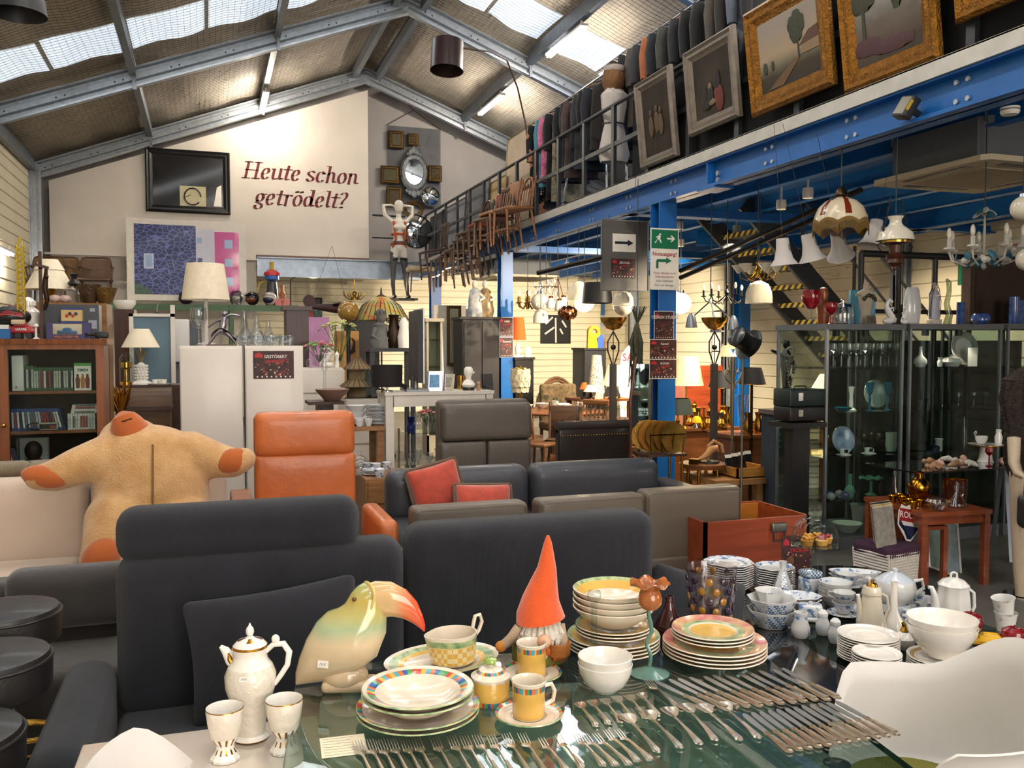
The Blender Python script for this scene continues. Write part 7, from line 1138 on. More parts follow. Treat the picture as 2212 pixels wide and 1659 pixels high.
for k,(px,col,L,nm)in eN(spec2):garment('hanging_garment',nm+' on the near clothes rail',Y2(px),col,L,.5,MX+.75,.07,5.3,True,None,seed=k+20)
rk=tH('clothes_rack','clothes rack carrying the near row of coats','clothes rack');ya_,yb_=Y2(1700),Y2(1355);G().cyl((MX+.75,ya_,5.41),(MX+.75,yb_,5.41),.014).mk('hanging_rail',CHROME,rk)
for yy in(ya_,yb_):G().cyl((MX+.75,yy,5.41),(MX+.75,yy,MZ+.02),.016).bx(MX+.5,MX+1.0,yy-.02,yy+.02,MZ+.005,MZ+.03).mk('upright',CHROME,rk)
p=P(1326,330,x=MX+.3);t=tH('sailor_mannequin','dress form in white dress with wavy blond wig and white cap','mannequin',(p.x,p.y,MZ+.01));z0=P(1326,335,x=MX+.3).z-MZ;zh=P(1326,165,x=MX+.3).z-MZ;WD=mat('white_cotton','b3aca4',.85);HAIR=mat('blond_wig','6b4a28',.7,var=(30,.3),bump=(60,.8))
G().cyl((0,0,.02),(0,0,z0-.1),.015).lA([(0,0),(.2,0),(.2,.02),(0,.03)],20).mk('stand',CHROME,t);hh=zh-z0
G().lA([(.17,z0-.1),(.2,z0),(.14,z0+hh*.3),(.12,z0+hh*.38),(.16,z0+hh*.6),(.17,z0+hh*.75),(.07,z0+hh*.85),(0,z0+hh*.86)],28,sy=.7,rf=lambda r,z,a:r*(1+.05*sin(a*8))).mk('dress',WD,t);G().sph((0,0,z0+hh*.96),(.09,.1,.12),16,10).mk('head',MAN,t);G().sph((.0,.02,z0+hh*.95),(.135,.135,.19),18,12,lambda a,q:1+.08*sin(a*7+q*8)).mk('wig',HAIR,t);G().lA([(.1,z0+hh*1.04),(.12,z0+hh*1.06),(.13,z0+hh*1.1),(0,z0+hh*1.12)],24).mk('cap',WD,t);G().tube([(.14*cos(a),.1*sin(a),z0+hh*.38)for a in lsp(0,5.9,16)],.008,5,closed=True).mk('belt',DKMET,t)
yy0,yy1=P(1365,300,x=MX+.16).y,2.2;g=G().sheet(lambda u,v:(MX+.17+.02*sin(u*70)*(1-.3*v),yy0+(yy1-yy0)*u,MZ+.02+.93*v),160,4).mk('black_drape',mat('black_cloth','0d0c0e',.95),None,lB='long black cloth hung behind the paintings on the railing',cat='drape')
def rpaint(a,b,la,lb,lB,fw,fm,cm,tilt,name='oil_painting'):
 x=MX+.06;y0=P(b,(la+lb)/2-(b-a)*.35,x=x).y;y1=P(a,(la+lb)/2,x=x).y;z1=P(a,la,x=x).z;z0=P(a+10,lb,x=x).z;h=z1-z0
 return frame(name,lB,0,y1-y0,0,0,h,fw,fm,cm,.06,tilt=tilt,rz=-pi/2,loc=(x,(y0+y1)/2,z0))
GREYF=mat('weathered_silver_frame','6e645a',.5,.3,var=(12,.2));GOLDF=mat('ornate_gold_frame','86591a',.38,.75,var=(20,.3),bump=(60,1,.02))
t,w,h,cv=rpaint(1393,1470,185,362,'narrow silver-grey framed dark painting of three figures',.1,GREYF,mat('dark_figures_canvas','1a1510',.95,var=(5,.4,'33291c')),R(6))
g=G();[g.sph((x,-.03,.1+h*z),(.05,.006,h*.16),8,6).sph((x,-.03,.1+h*(z+.2)),(.03,.006,.035),8,6)for x,z in((-.1,.42),(.02,.45),(.1,.4))];g.mk('painted_figures',mat('paint_ochre_dim','4a3a22',.7),cv)
t,w,h,cv=rpaint(1498,1606,118,292,'silver-grey framed painting of card players with a red coat',.12,GREYF,mat('interior_canvas','3a3126',.95,var=(3,.4,'1a1512')),R(6))
g=G();[g.mt(c).sph((x,-.03,.12+h*z),(r1,.006,r2),10,7)for x,z,r1,r2,c in((.12,.22,.07,.12,0),(.09,.32,.05,.05,0),(-.12,.3,.05,.1,1),(-.12,.43,.03,.035,1),(-.02,.33,.05,.1,1),(-.02,.46,.03,.035,2),(.1,.5,.05,.09,1),(.1,.62,.035,.04,1),(.0,.2,.06,.03,2),(-.08,.18,.05,.04,1))];g.mk('painted_figures',[mat('paint_red','5a1f14',.7),mat('paint_umber','17110d',.7),mat('paint_cream','6a5a40',.7)],cv)
SKYC=gradmat('evening_sky_canvas',2,[(0,'1d1c14'),(.28,'33291a'),(.4,'5c5646'),(.6,'96826a'),(1,'857a70')],.12,.62,.75,0,.08,6)
t,w,h,cv=rpaint(1634,1812,35,250,'gold framed landscape with a farmhouse and tall tree',.15,GOLDF,SKYC,R(7));PT=mat('paint_dark_green','2c3020',.7,var=(40,.3));PH=mat('paint_wall','7d6850',.7);PR_=mat('paint_roof','4a2c1c',.6);Z0=.15
def blob(cv,pts,m,name='painted_tree'):g=G();[g.sph((x,-.021,z),(r_,.004,r2),10,7,lambda a,q:1+.12*sin(a*5+q*9))for x,z,r_,r2 in pts];return g.mk(name,m,cv,kind='stuff')
blob(cv,[(.12,Z0+h*.66,.08,.09),(.17,Z0+h*.74,.06,.07),(.08,Z0+h*.76,.06,.07),(.13,Z0+h*.82,.06,.07),(-.3,Z0+h*.34,.03,.05),(-.2,Z0+h*.34,.02,.04)],PT);G().prism([(.13,Z0+h*.3),(.145,Z0+h*.3),(.135,Z0+h*.6),(.125,Z0+h*.6)],-.024,-.02,1).mk('painted_trunk',PT,cv,hard=1);G().prism([(.17,Z0+h*.32),(.38,Z0+h*.32),(.38,Z0+h*.46),(.17,Z0+h*.44)],-.023,-.02,1).mk('painted_house',PH,cv,hard=1);G().prism([(.14,Z0+h*.44),(.39,Z0+h*.46),(.37,Z0+h*.62),(.27,Z0+h*.6)],-.024,-.02,1).mk('painted_roof',PR_,cv,hard=1);G().prism([(-.28,Z0+h*.02),(-.08,Z0+h*.02),(.16,Z0+h*.31),(.08,Z0+h*.31)],-.022,-.0195,1).mk('painted_path',mat('paint_path','5c452c',.7),cv,hard=1)
MIST=gradmat('misty_canvas',2,[(0,'2c261c'),(.25,'4a3c30'),(.5,'5a5048'),(.8,'7c7a74'),(1,'8c8a84')],.12,.7,.75,0,.2,7)
t,w,h,cv=rpaint(1836,2042,-45,200,'ornate gold framed misty landscape with thatched cottage',.14,GOLDF,MIST,R(7));blob(cv,[(-.22,.15+h*.85,.14,.12),(-.2,.15+h*.97,.1,.08),(.1,.15+h*.8,.06,.16)],PT);G().prism([(-.23,.15+h*.3),(-.2,.15+h*.3),(-.2,.15+h*.8),(-.225,.15+h*.8)],-.024,-.02,1).mk('painted_trunk',PT,cv,hard=1);G().prism([(.12,.15+h*.62),(.3,.15+h*.6),(.3,.15+h*.78),(.2,.15+h*.9),(.1,.15+h*.78)],-.023,-.02,1).mk('painted_cottage',mat('paint_thatch','5c4f40',.7),cv,hard=1);blob(cv,[(-.2,.15+h*.2,.14,.06),(.05,.15+h*.12,.2,.05)],mat('paint_heather','42282a',.7,var=(40,.3)),'painted_heather')
SW=[(a,b)for a in(0,1)for b in(0,1)]
rpaint(2076,2290,-150,48,'gold framed painting cut off at the top right corner',.13,GOLDF,mat('brown_canvas','6a3c26',.45,coat=.3,var=(4,.3)),R(7))
p=P(38,-2,d=4.6);t=tH('hanging_lamp','black ribbed lamp shade hanging at the top left corner','lamp',p);G().lA([(.14,-.08),(.13,0),(.1,.06),(.04,.1),(.02,.1)],28,rf=lambda r,z,a:r*(1+.03*sin(a*14))).mk('lamp_shade',BLACK,t);G().cyl((0,0,.1),(0,0,rz_(p.x)-.2-p.z),.006,seg=6).mk('cord',BLACK,t)
p=P(1972,243,x=MX+.02);t=tH('floodlight','small black floodlight on the blue mezzanine beam','floodlight',p,rot=(R(15),R(25),0));G().rbox((-.06,0,0),(.07,.13,.15),.012).mk('housing',mat('black_plastic','1c1c1c',.5),t);G().bx(-.098,-.094,-.05,.05,-.06,.06).mk('lens',mat('floodlight_lens','7a745f',.2),t,hard=1);G().bx(-.03,.05,-.012,.012,-.01,.03).mk('bracket',BLACK,t,hard=1);G().bx(-.1,-.08,-.066,-.062,-.03,.04).mk('label',mat('yellow_label','b8962c',.5),t,hard=1)
p=P(2182,232,z=BB+.0);t=tH('smoke_detector','round white smoke detector under the mezzanine beam','smoke detector',(p.x,p.y,BB+.0));G().lA([(0,-.045),(.045,-.045),(.055,-.03),(.055,0),(0,0)],28).mk('housing',PLW,t);G().lA([(.056,-.02),(.056,-.014)],28).mk('slot_ring',DKMET,t)
#  on and behind the bookcase (left)
BT=bz1;bt=lambda px,dy=.15:(P(px,728,y=BY_+dy).x,BY_+dy,BT+.001);S8=D(P(110,700,y=BY_))/F
RTOY=mat('red_toy','a02026',.4,coat=.3);YTOY=mat('yellow_toy','b89a1c',.5)
t=tH('toy_crane_truck','red toy truck with very tall yellow lattice crane','toy',bt(48,.12));G().rbox((0,0,.065),(.21,.08,.05),.012).prism([(-.05,.09),(.05,.09),(.03,.115),(-.035,.115)],-.035,.035,1).mk('truck_body',RTOY,t);text('GAMA',.026,PLW,t,(0,-.0415,.068),(pi/2,0,0),bold=.0008)
for x in(-.07,-.02,.05):
 for sy2 in(-1,1):G().at((x,sy2*.035,.022),(pi/2,0,0)).lA([(0,-.01),(.022,-.01),(.022,.01),(0,.01)],14).mk('wheel',BLACK,t)
hC=200*S8;g=G();w=.024
for sx in(-1,1):
 for sy2 in(-1,1):g.cyl((sx*w,sy2*w,.1),(sx*w*.8,sy2*w*.8,hC),.0045,seg=5).cyl((sx*w*.8,sy2*w*.8,hC),(0,0,hC+.07),.0045,seg=5)
for k in rG(14):
 z0,z1=.1+(hC-.1)*k/14,.1+(hC-.1)*(k+1)/14
 for sy2 in(-1,1):g.cyl((-w,sy2*w,z0),(w,sy2*w,z1),.003,seg=4).cyl((w,sy2*w,z0),(-w,sy2*w,z1),.003,seg=4)
 g.cyl((-w,-w,z1),(-w,w,z0),.003,seg=4).cyl((w,-w,z1),(w,w,z0),.003,seg=4)
g.mk('lattice_mast',YTOY,t)
t=tH('crucifix','dark wooden crucifix with bronze figure on the bookcase','crucifix',bt(91,.1));hh=190*S8;G().bx(-.012,.012,-.01,.01,0,hh).bx(-.012,.012,-.01,.01,hh*.8,hh*.83).mk('upright',DKW,t,hard=1);G().bar((-.035,-.012,hh*.85),(.055,-.012,hh*.81),.02,.022).mk('cross_bar',DKW,t,hard=1)
BRZ=mat('dark_bronze','33261c',.35,.8);G().tube([(.04,-.02,hh*.8),(.035,-.02,hh*.68),(.03,-.03,hh*.58),(.045,-.03,hh*.45),(.025,-.02,hh*.33)],[.01,.018,.022,.016,.01],10).sph((.04,-.03,hh*.71),.018,10,7).mk('bronze_figure',BRZ,t)
t=tH('boxed_console','large dark grey product box on the bookcase','box',bt(157,.26));q=fr(97,652,220,726,BY_+.2);w,h=(q[1]-q[0])/2,q[3]-q[2];G().bx(-w,w,-.08,.1,0,h).mk('box',mat('slate_card','3e4046',.5,var=(4,.1)),t,hard=1);G().bx(w*.62,w*.92,-.0812,-.08,h*.3,h*.55).bx(w*.68,w*.86,-.0812,-.08,h*.8,h*.9).mk('printed_panel',mat('pale_print','8a8f98',.5),t,hard=1)
t=tH('toy_jeep_box','violet window box with model jeep in front of the grey box','toy box',bt(148,.06));q=fr(100,692,195,727,BY_+.05);w,h=(q[1]-q[0])/2,q[3]-q[2];VIO=mat('violet_card','37325c',.5);G().bx(-w,w,.0,.09,0,h).mk('box',VIO,t,hard=1);G().bx(-w*.7,w*.62,-.002,0,h*.28,h*.92).mk('window',mat('cellophane','b0a890',.1,coat=.6,var=(6,.3)),t,hard=1);G().rbox((-w*.05,-.008,h*.42),(w*.9,.016,h*.18),.006).sph((-w*.05,-.008,h*.58),(w*.22,.008,h*.12),10,6).mk('model_jeep',mat('blue_model','31577c',.4),t);text("WILLY'S JEEP MB",.022,mat('orange_print','c2702c',.5),t,(-w*.1,-.001,h*.13),(pi/2,0,0),bold=.0004)
t=tH('yellow_tin_box','small cream and blue picture box on the violet box','box',(bt(157,.1)[0],BY_+.1,BT+h+.001));G().bx(-.068,.068,-.04,.04,0,.105).mk('box',mat('cream_tin','b89c66',.5),t,hard=1);G().bx(-.069,.069,-.041,.041,0,.012).bx(-.069,.069,-.041,.041,.093,.106).mk('blue_edge',mat('tin_blue','22376a',.5),t,hard=1);g=G();[g.mt(k%2).sph((-.03+.02*k,-.041,.05+.015*(k%2)),(.012,.002,.014),8,5)for k in rG(4)];g.mk('printed_motif',[mat('motif_red','9a3a2a',.5),mat('motif_dark','3a2c28',.5)],t)
t=tH('bike_helmet','black and red vented cycling helmet with cream strap','helmet',bt(22,.16));zz=.16;G().bx(-.08,.08,-.05,.05,0,.1).mk('stand_box',VIO,t,hard=1);G().sph((0,0,zz),(.14,.11,.075),20,12,lambda a,q:1+.04*sin(a*8)).mk('shell',BLK,t);[G().tube([(-.12+.02*k,-.1+.01*k,zz-.01+.012*k),(.0,-.115+.01*k,zz+.015+.012*k),(.1,-.09,zz+.01*k)],.005,5).mk('red_stripe',RTOY,t)for k in rG(3)];G().rbox((.07,-.1,zz-.04),(.09,.02,.035),.012).mk('strap_pad',mat('cream_pad','b9a98a',.7),t)
t=tH('webcam_tangle','small black webcam with coiled cable at the bookcase edge','webcam',bt(208,.08));G().rbox((.04,0,.03),(.09,.06,.05),.012).mk('camera_body',BLACK,t);G().tube([(-.03+.04*cos(k),-.02+.02*sin(k*1.3),.02+.02*abs(sin(k*.7)))for k in rG(16)],.005,6).mk('cable',BLACK,t)
t=tH('tool_box_blue','blue and white toy box at the left end of the bookcase','box',bt(5,.1));G().bx(-.06,.06,-.05,.05,0,.07).mk('box',mat('bright_blue_box','1c5a94',.5),t,hard=1);G().bx(-.05,.05,-.04,.04,.07,.1).mk('lid',PLW,t,hard=1)
G().lA([(0,0),(.025,0),(.008,.012),(.008,.08),(.02,.09),(.012,.11),(0,.11)],16).mk('salt_grinder',PLW,None,bt(78,.05),lB='small white candlestick beside the toy truck',cat='candlestick')
t=tH('ginger_jar','large white lidded ginger jar behind the crane mast','jar',bt(62,.32));G().lA([(0,0),(.07,0),(.1,.12),(.09,.2),(.045,.235),(.045,.25)],28).mk('body',PORC,t);G().lA([(.055,.25),(.055,.28),(.02,.31),(0,.315)],24).mk('lid',PORC,t)
flowers('dried_roses','dusty pink dried flowers behind the cycling helmet',(bt(30,.33)[0],BY_+.33,BT+.001),['8a5558','7a4548','a07a70'],9,.2,.09,True)
q=fr(60,640,232,1000,BY_+1.0);KZ2=P(150,655,y=BY_+1.0).z;G().bx(P(40,700,y=8.1).x,P(234,700,y=8.1).x,BY_+.9,BY_+1.35,0,KZ2).mk('back_cabinet',wood('ochre_ply','8a6236','6d4a26',3,.6),None,lB='tall plain brown cabinet behind the bookcase',cat='cabinet',hard=1)
bk_=lambda px,dy=1.05:(P(px,650,y=BY_+dy).x,BY_+dy,KZ2+.001);s9=D(P(110,650,y=BY_+1.05))/F
t=tH('two_tier_lamp','brass lamp with two nested cream conical shades behind the crucifix','lamp',bk_(108,1.12));G().lA([(0,0),(.09,0),(.08,.03),(.03,.05),(.05,.1),(.02,.16),(.02,.2)],24).mk('base',GOLD,t);G().lA([(50*s9,30*s9),(28*s9,73*s9),(27.5*s9,73*s9),(49.5*s9,30*s9)],36).mk('lower_shade',SHADE,t);G().lA([(31*s9,72*s9),(18*s9,95*s9),(17.5*s9,95*s9),(30.5*s9,72*s9)],36).mk('upper_shade',SHADE,t)
for k,(px,m,hh,lab)in eN(((193,'5a4636',.155,'dark embossed copper planter, left of the pair'),(233,'7a5e34',.13,'brass embossed planter, right of the pair'))):G().lA([(0,0),(.05,0),(.055,.01),(.09,hh*.75),(.1,hh),(.092,hh),(.05,.02),(0,.015)],28).mk('embossed_planter',mat('embossed_'+m,m,.4,.7,bump=(45,.6),var=(18,.25)),None,bk_(px-(6 if k else 0),1.0),lB=lab,cat='planter',gP='embossed planters')
t=tH('glass_urn','round clear glass urn with gilt rim beside the planters','urn',bk_(160,1.0));G().lA([(0,0),(.04,0),(.085,.07),(.07,.12),(.03,.14)],24).mk('bowl',CG,t);G().lA([(.03,.14),(.05,.16),(.02,.2),(.04,.24),(0,.25)],24).mk('neck',BLK,t)
for k,px in eN((118,140)):G().sph((0,0,.03),(.05,.03,.03),12,8,lambda a,q:1+.15*sin(3*a)).mk('sea_shell',mat('shell_pink','b59a90',.4),None,bk_(px,.93),lB='pale sea shell before the cream lamp, %s one'%('left','right')[k],cat='shell',gP='sea shells')
RY=GY-1.3;RGR=mat('rack_green','3f5a40',.5);q=fr(60,655,645,1000,RY);RZ2=P(330,656,y=RY).z;t=tH('pallet_rack','long storage rack with green beams along the gable','rack');RDK=mat('rack_shadow_board','4a423a',.8)  # deck board has one plain brown-grey colour
for a,b in((82,425),(500,640)):
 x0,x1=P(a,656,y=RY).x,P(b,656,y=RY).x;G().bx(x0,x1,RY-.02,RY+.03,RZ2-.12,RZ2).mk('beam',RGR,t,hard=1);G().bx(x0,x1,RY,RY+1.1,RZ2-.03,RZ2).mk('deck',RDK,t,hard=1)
 for x in(x0,x1):
  for y in(RY,RY+1.0):G().bx(x-.04,x+.04,y-.04,y+.04,0,RZ2+.0).mk('upright',RGR,t,hard=1)
x0,x1=P(425,656,y=RY).x,P(500,656,y=RY).x;G().bx(x0,x1,RY-.02,RY+.03,RZ2-.12,RZ2).bx(x0,x1,RY,RY+1.1,RZ2-.03,RZ2).mk('link_beam',RGR,t,hard=1)
ON=lambda px,dy=.3:(P(px,650,y=RY+dy).x,RY+dy,RZ2+.001);TH=wood('bentwood_brown','5f4230','463022');CANE=weave('cane_weave','8a6a45','6d5032',40,.8,0,1)
def thonet(lB,px,dy,cane):
 t=tH('bentwood_armchair',lB,'chair',ON(px,dy),gP='bentwood armchairs on the rack');
 G().tube([(-.27,0,.47),(-.27,0,.78),(-.24,.02,.88),(-.18,.03,.9),(.18,.03,.9),(.24,.02,.88),(.27,0,.78),(.27,0,.47)],.018,8).mk('back_hoop',TH,t);G().bx(-.25,.25,.0,.02,.52,.87).mk('cane_back',cane,t,hard=1);G().bx(-.26,.26,-.01,.03,.68,.7).mk('cross_slat',TH,t,hard=1);G().rbox((0,-.2,.46),(.6,.5,.06),.025).mk('seat',TH,t)
 for sx in(-1,1):G().tube([(sx*.27,0,.72),(sx*.33,-.1,.7),(sx*.34,-.35,.66),(sx*.32,-.42,.58),(sx*.29,-.4,.46)],.016,8).mk('armrest',TH,t);G().cyl((sx*.25,-.4,.45),(sx*.26,-.42,0),.02,.016).mk('leg',TH,t);G().cyl((sx*.25,.0,.45),(sx*.27,.05,0),.02,.016).mk('leg',TH,t)
 G().tube([(-.24,-.41,.3),(0,-.44,.26),(.24,-.41,.3)],.01,6).mk('stretcher',TH,t)
thonet('bentwood armchair with cane back at the left, half hidden by the crane',108,.75,CANE);thonet('bentwood armchair with honey cane back, middle of three on the rack',140,.78,CANE);thonet('bentwood armchair with pinkish cane back, right of three on the rack',209,.72,weave('cane_pink','7f6452','685040',40,.8,0,1))
def helmet(px,lB,c1,c2,dy=.25):
 t=tH('crash_helmet',lB,'helmet',ON(px,dy),R(-30),gP='crash helmets');G().sph((0,0,.14),(.13,.15,.14),20,12).mk('shell',mat('helmet_'+c1,c1,.2,coat=.5),t);G().sph((0,-.06,.12),(.115,.1,.085),16,10).mk('visor_opening',mat('helmet_'+c2,c2,.3,coat=.3),t);G().tube([(-.12,-.06,.2),(0,-.16,.23),(.12,-.06,.2)],.016,6).mk('peak',mat('helmet_'+c1,c1,.2,coat=.5),t)
helmet(402,'purple-black crash helmet beside the blue photograph','231a26','3a2a3a');helmet(545,'black motocross helmet with orange mark on the rack','151416','5a2c18');helmet(583,'white and navy open crash helmet on the rack','b0aaa4','1a1c2c')
t=tH('plastic_wrapped_ball','clear plastic wrapped object left of the black helmet','package',ON(510,.25));G().sph((0,0,.15),(.13,.1,.15),14,9,lambda a,q:1+.1*sin(5*a+3*q)).mk('wrapping',glass('crumpled_film','d0d0d0',.15,.7,1.8),t);G().rbox((0,.0,.1),(.14,.1,.18),.03).mk('content',PLW,t)
t=tH('toy_lantern','red yellow and blue toy oil lantern high on the rack','lantern',ON(588,.5));s=D(t.location)/F;G().lA([(0,0),(14,0),(12,30),(10,52),(0,54)],20).mk('pole_base',DKMET,t,sc=s);G().lA([(8,54),(15,58),(14,66),(0,68)],20).mk('blue_tank',mat('toy_blue','2c5aa0',.4),t,sc=s);G().lA([(17,66),(16,72),(8,78),(0,79)],20).mk('red_cap',mat('toy_red','b01f22',.3,coat=.3),t,sc=s);G().lA([(4,78),(4,92),(5,95),(0,95)],14).mk('yellow_chimney',YTOY,t,sc=s);G().tube([(-14,0,55),(-26,-4,48),(-30,-4,30)],1.2,6).mk('hose',YTOY,t,sc=s)
t=tH('rocking_toy','red and orange wooden toy figure at the rack end','toy',ON(610,.25));G().lA([(0,0),(.06,0),(.07,.1),(.05,.18),(.06,.24),(.03,.3),(.035,.42),(0,.44)],16).mk('figure',mat('toy_orange','8a4a28',.5),t);G().bx(-.14,.14,-.06,.06,0,.14).mk('red_base',RTOY,t,hard=1)
G().tube([O3,(0,0,.5),(.03,0,.56),(.09,0,.58)],.012,8).lA([(0,0),(.05,0),(.05,.012),(0,.014)],14).mk('walking_cane',BLACK,None,ON(628,.2),lB='black cane with curved grip at the rack end',cat='cane')
t=tH('hanging_jacket','dark jacket hanging under the rack beside the blue panel','garment',(P(340,700,y=RY-.1).x,RY-.1,RZ2-.15));G().lA([(0,0),(.05,-.02),(.24,-.1),(.28,-.3),(.26,-.8),(0,-.8)],20,sy=.35).mk('body',GR,t);G().tube([O3,(0,0,.1),(.03,0,.14)],.008,6).mk('hanger',CHROME,t)
y_=9.3;q=fr(290,684,370,900,y_+.3);G().bx(q[0],q[1],y_+.3,y_+.36,0,q[3]).mt(1).bx(q[0]-.04,q[0],y_+.28,y_+.38,0,q[3]+.03).bx(q[1],q[1]+.04,y_+.28,y_+.38,0,q[3]+.12).bx(q[0]-.04,q[1]+.04,y_+.28,y_+.38,q[3],q[3]+.03).mk('dusty_blue_board',[mat('dusty_blue_panel','5f7684',.7,var=(3,.08)),WCAB],None,lB='dusty blue framed board behind the pineapple lamp',cat='board',hard=1)
q=fr(262,834,372,1010,y_-.3);tz2=q[3];t=tH('dark_side_cabinet','dark low cabinet carrying the pineapple lamp','cabinet');G().bx(q[0],q[1]+.1,y_-.1,y_+.25,0,tz2).mk('body',DKW,t,hard=1);G().bx(q[0]+.03,q[1],y_-.115,y_-.1,.05,tz2-.05).mk('door',DKW,t,hard=1)
p=P(305,832,y=y_+.05);s=D(p)/F;t=tH('pineapple_lamp','white pineapple table lamp with cream shade','lamp',(p.x,y_+.08,tz2+.001));G().lA([(0,0),(26,0),(26,3),(14,8),(8,14)],24).mk('base',PORC,t,sc=s)
g=G().lA([(6,8),(11,14),(13,28),(10,42),(3,48)],24);[g.sph((12.4*cos(a+r_*.35),12.4*sin(a+r_*.35),14+r_*6.5),(2.6,2.6,3.2),6,4)for r_ in rG(5)for a in lsp(0,2*pi*11/12,12)];g.mk('pineapple',PORC,t,sc=s)
for k in rG(9):a=k*.7;G().tube([(0,0,46),(5*cos(a),5*sin(a),62),(13*cos(a),13*sin(a),72+3*(k%3))],[3,2.2,.6],6).mk('leaf',mat('dry_leaf','8a7a58',.7),t,sc=s)
G().cyl((0,0,48),(0,0,84),1.5).mk('stem',GOLD,t,sc=s);G().lA([(39,80),(18,120),(17.5,120),(38.5,80)],36).mk('lamp_shade',SHADE,t,sc=s)
t=tH('tea_set','small white cups on a tray beside the pineapple lamp','tea set',(P(345,830,y=y_).x,y_+.0,tz2+.001));G().lA([(0,0),(.1,0),(.11,.012),(0,.012)],20).mk('tray',PORC,t);[G().lA([(0,.012),(.02,.012),(.03,.05),(.027,.05),(0,.02)],14,c=(x,y,0)).mk('cup',PORC,t)for x,y in((-.04,-.02),(.04,-.03),(0,.04))]
y2=8.6;q=fr(250,840,368,1010,y2);t=tH('barrel_top_chest','old wooden chest with rounded lid','chest');CHW2=wood('old_chest_wood','5a4028','402c1a',5,.6);zc=P(300,880,y=y2).z;G().bx(q[0],q[1],y2,y2+.42,0,zc).mk('box',CHW2,t,hard=1);w=(q[1]-q[0])/2;xm=(q[0]+q[1])/2
G().prism([(y2-.01,zc)]+[(y2+.21-.22*cos(a),zc+(q[3]-zc)*sin(a))for a in lsp(.2,pi-.2,10)]+[(y2+.43,zc)],q[0]-.01,q[1]+.01,0).mk('lid',CHW2,t);G().bx(q[0]-.015,q[1]+.015,y2-.015,y2+.43,zc-.03,zc+.005).mk('rim',DKW,t,hard=1)
t=tH('gilded_leaf_ornament','gilded leaf cluster leaning left of the chest','ornament',(P(262,860,y=y2-.1).x,y2-.1,0));hz2=P(262,870,y=y2).z;G().cyl(O3,(0,0,hz2),.02).mk('stem',CHW2,t)
for k in rG(12):a=k*2.4;G().tube([(0,0,hz2-.1),(.05*cos(a),.04*sin(a),hz2+.05),(.09*cos(a),.05*sin(a),hz2+.03+.02*k)],[.02,.03,.004],6,flat=.3).mk('leaf',GIL,t)
t=tH('anniversary_clock','glass domed brass clock beside the pineapple lamp','clock',(P(272,785,y=y_).x,y_+.02,tz2+.001));G().lA([(0,0),(.06,0),(.06,.03),(.02,.04),(.02,.15),(.05,.17),(.05,.22),(0,.23)],20).mk('movement',GOLD,t);G().lA([(.06,.03),(.06,.26),(.03,.31),(0,.32)],24).mk('dome',CLEAR,t)
q=fr(248,655,268,900,y_+.9);G().bx(q[0],P(290,700,y=y_+.9).x,y_+.9,y_+1.3,0,P(270,668,y=y_+.9).z).mk('brown_wardrobe',wood('wardrobe_brown','4a2c1e','351e14',4,.5,2),None,lB='dark brown wardrobe between bookcase and blue panel',cat='wardrobe',hard=1)
p=P(270,672,y=y_+1.05);G().lA([(0,0),(.07,0),(.11,.06),(.11,.1),(.1,.1),(.06,.015),(0,.012)],28).mk('white_cachepot',PORC,None,(p.x,y_+1.05,P(270,668,y=y_+.9).z+.001),lB='white porcelain cachepot with gilt swag on the wardrobe',cat='pot')
t=tH('chrome_toaster_case','white and chrome appliance beside the hanging jacket','appliance',(P(400,720,y=11).x,11,0));zz=P(400,690,y=11).z;G().bx(-.2,.18,0,.4,0,zz-.02).mk('body',mat('grey_garment_bag','54565a',.7,var=(5,.2)),t,hard=1);G().rbox((-.05,-.02,zz-.25),(.2,.04,.5),.02).mk('panel',PLW,t)
#  behind the white cabinet, centre back
y_=10.6;q=fr(655,795,745,1000,y_);DZ=q[3];t=tH('white_drawer_chest','white chest of drawers with ornaments behind the recliner','chest of drawers');G().bx(q[0]-.1,q[1],y_,y_+.5,0,DZ).mk('body',WCAB,t,hard=1)
for k in rG(3):G().bx(q[0]-.08,q[1]-.35*0-.02,y_-.02,y_,DZ-.3*(k+1)+.01,DZ-.3*k-.02).mk('drawer',WCAB,t,hard=1)
ds=lambda px,dy=.2:(P(px,790,y=y_+dy).x,y_+dy,DZ+.001)
flowers('pink_bouquet','pink and green flowers in a glass vase on the white drawers',ds(690,.15),['c08088','7a9a50','b85a68'],12,.2,.14,True,1.3);flowers('lily_bouquet','pale yellow artificial lilies behind the white drawers',ds(735,.35),['c2c27c','aab06a'],10,.4,.16,True,1.3)
t=tH('horse_statuette','small white porcelain horses on the white drawers','figurine',ds(708,.08),0);horse(t,.7,PORC);G().lA([(0,0),(.03,0),(.02,.1),(.03,.16),(.0,.2)],14).mk('white_figurine',PORC,None,ds(728,.06),lB='slim white figurine beside the porcelain horses',cat='figurine')
G().sph((0,0,.06),.06,16,10).mk('glass_ball',CG,None,ds(672,.05),lB='clear glass ball at the left of the white drawers',cat='glass ball')
yb=13.5;q=fr(664,685,712,800,yb);G().bx(q[0],q[1],yb,yb+.3,0,q[3]).mk('pink_cupboard',mat('lilac_pink','c48ab8',.5),None,lB='lilac pink cupboard far behind the drawers',cat='cupboard',hard=1)
q=fr(620,665,668,900,11.5);G().bx(q[0],q[1],11.5,11.9,0,q[3]).bx(q[0]-.04,q[1]+.04,11.46,11.94,q[3]-.03,q[3]+.02).mk('mahogany_clock_case',wood('red_mahogany','3a1612','2a0e0b',5,.4,2),None,lB='dark red mahogany case behind the white cabinet',cat='cabinet',hard=1)
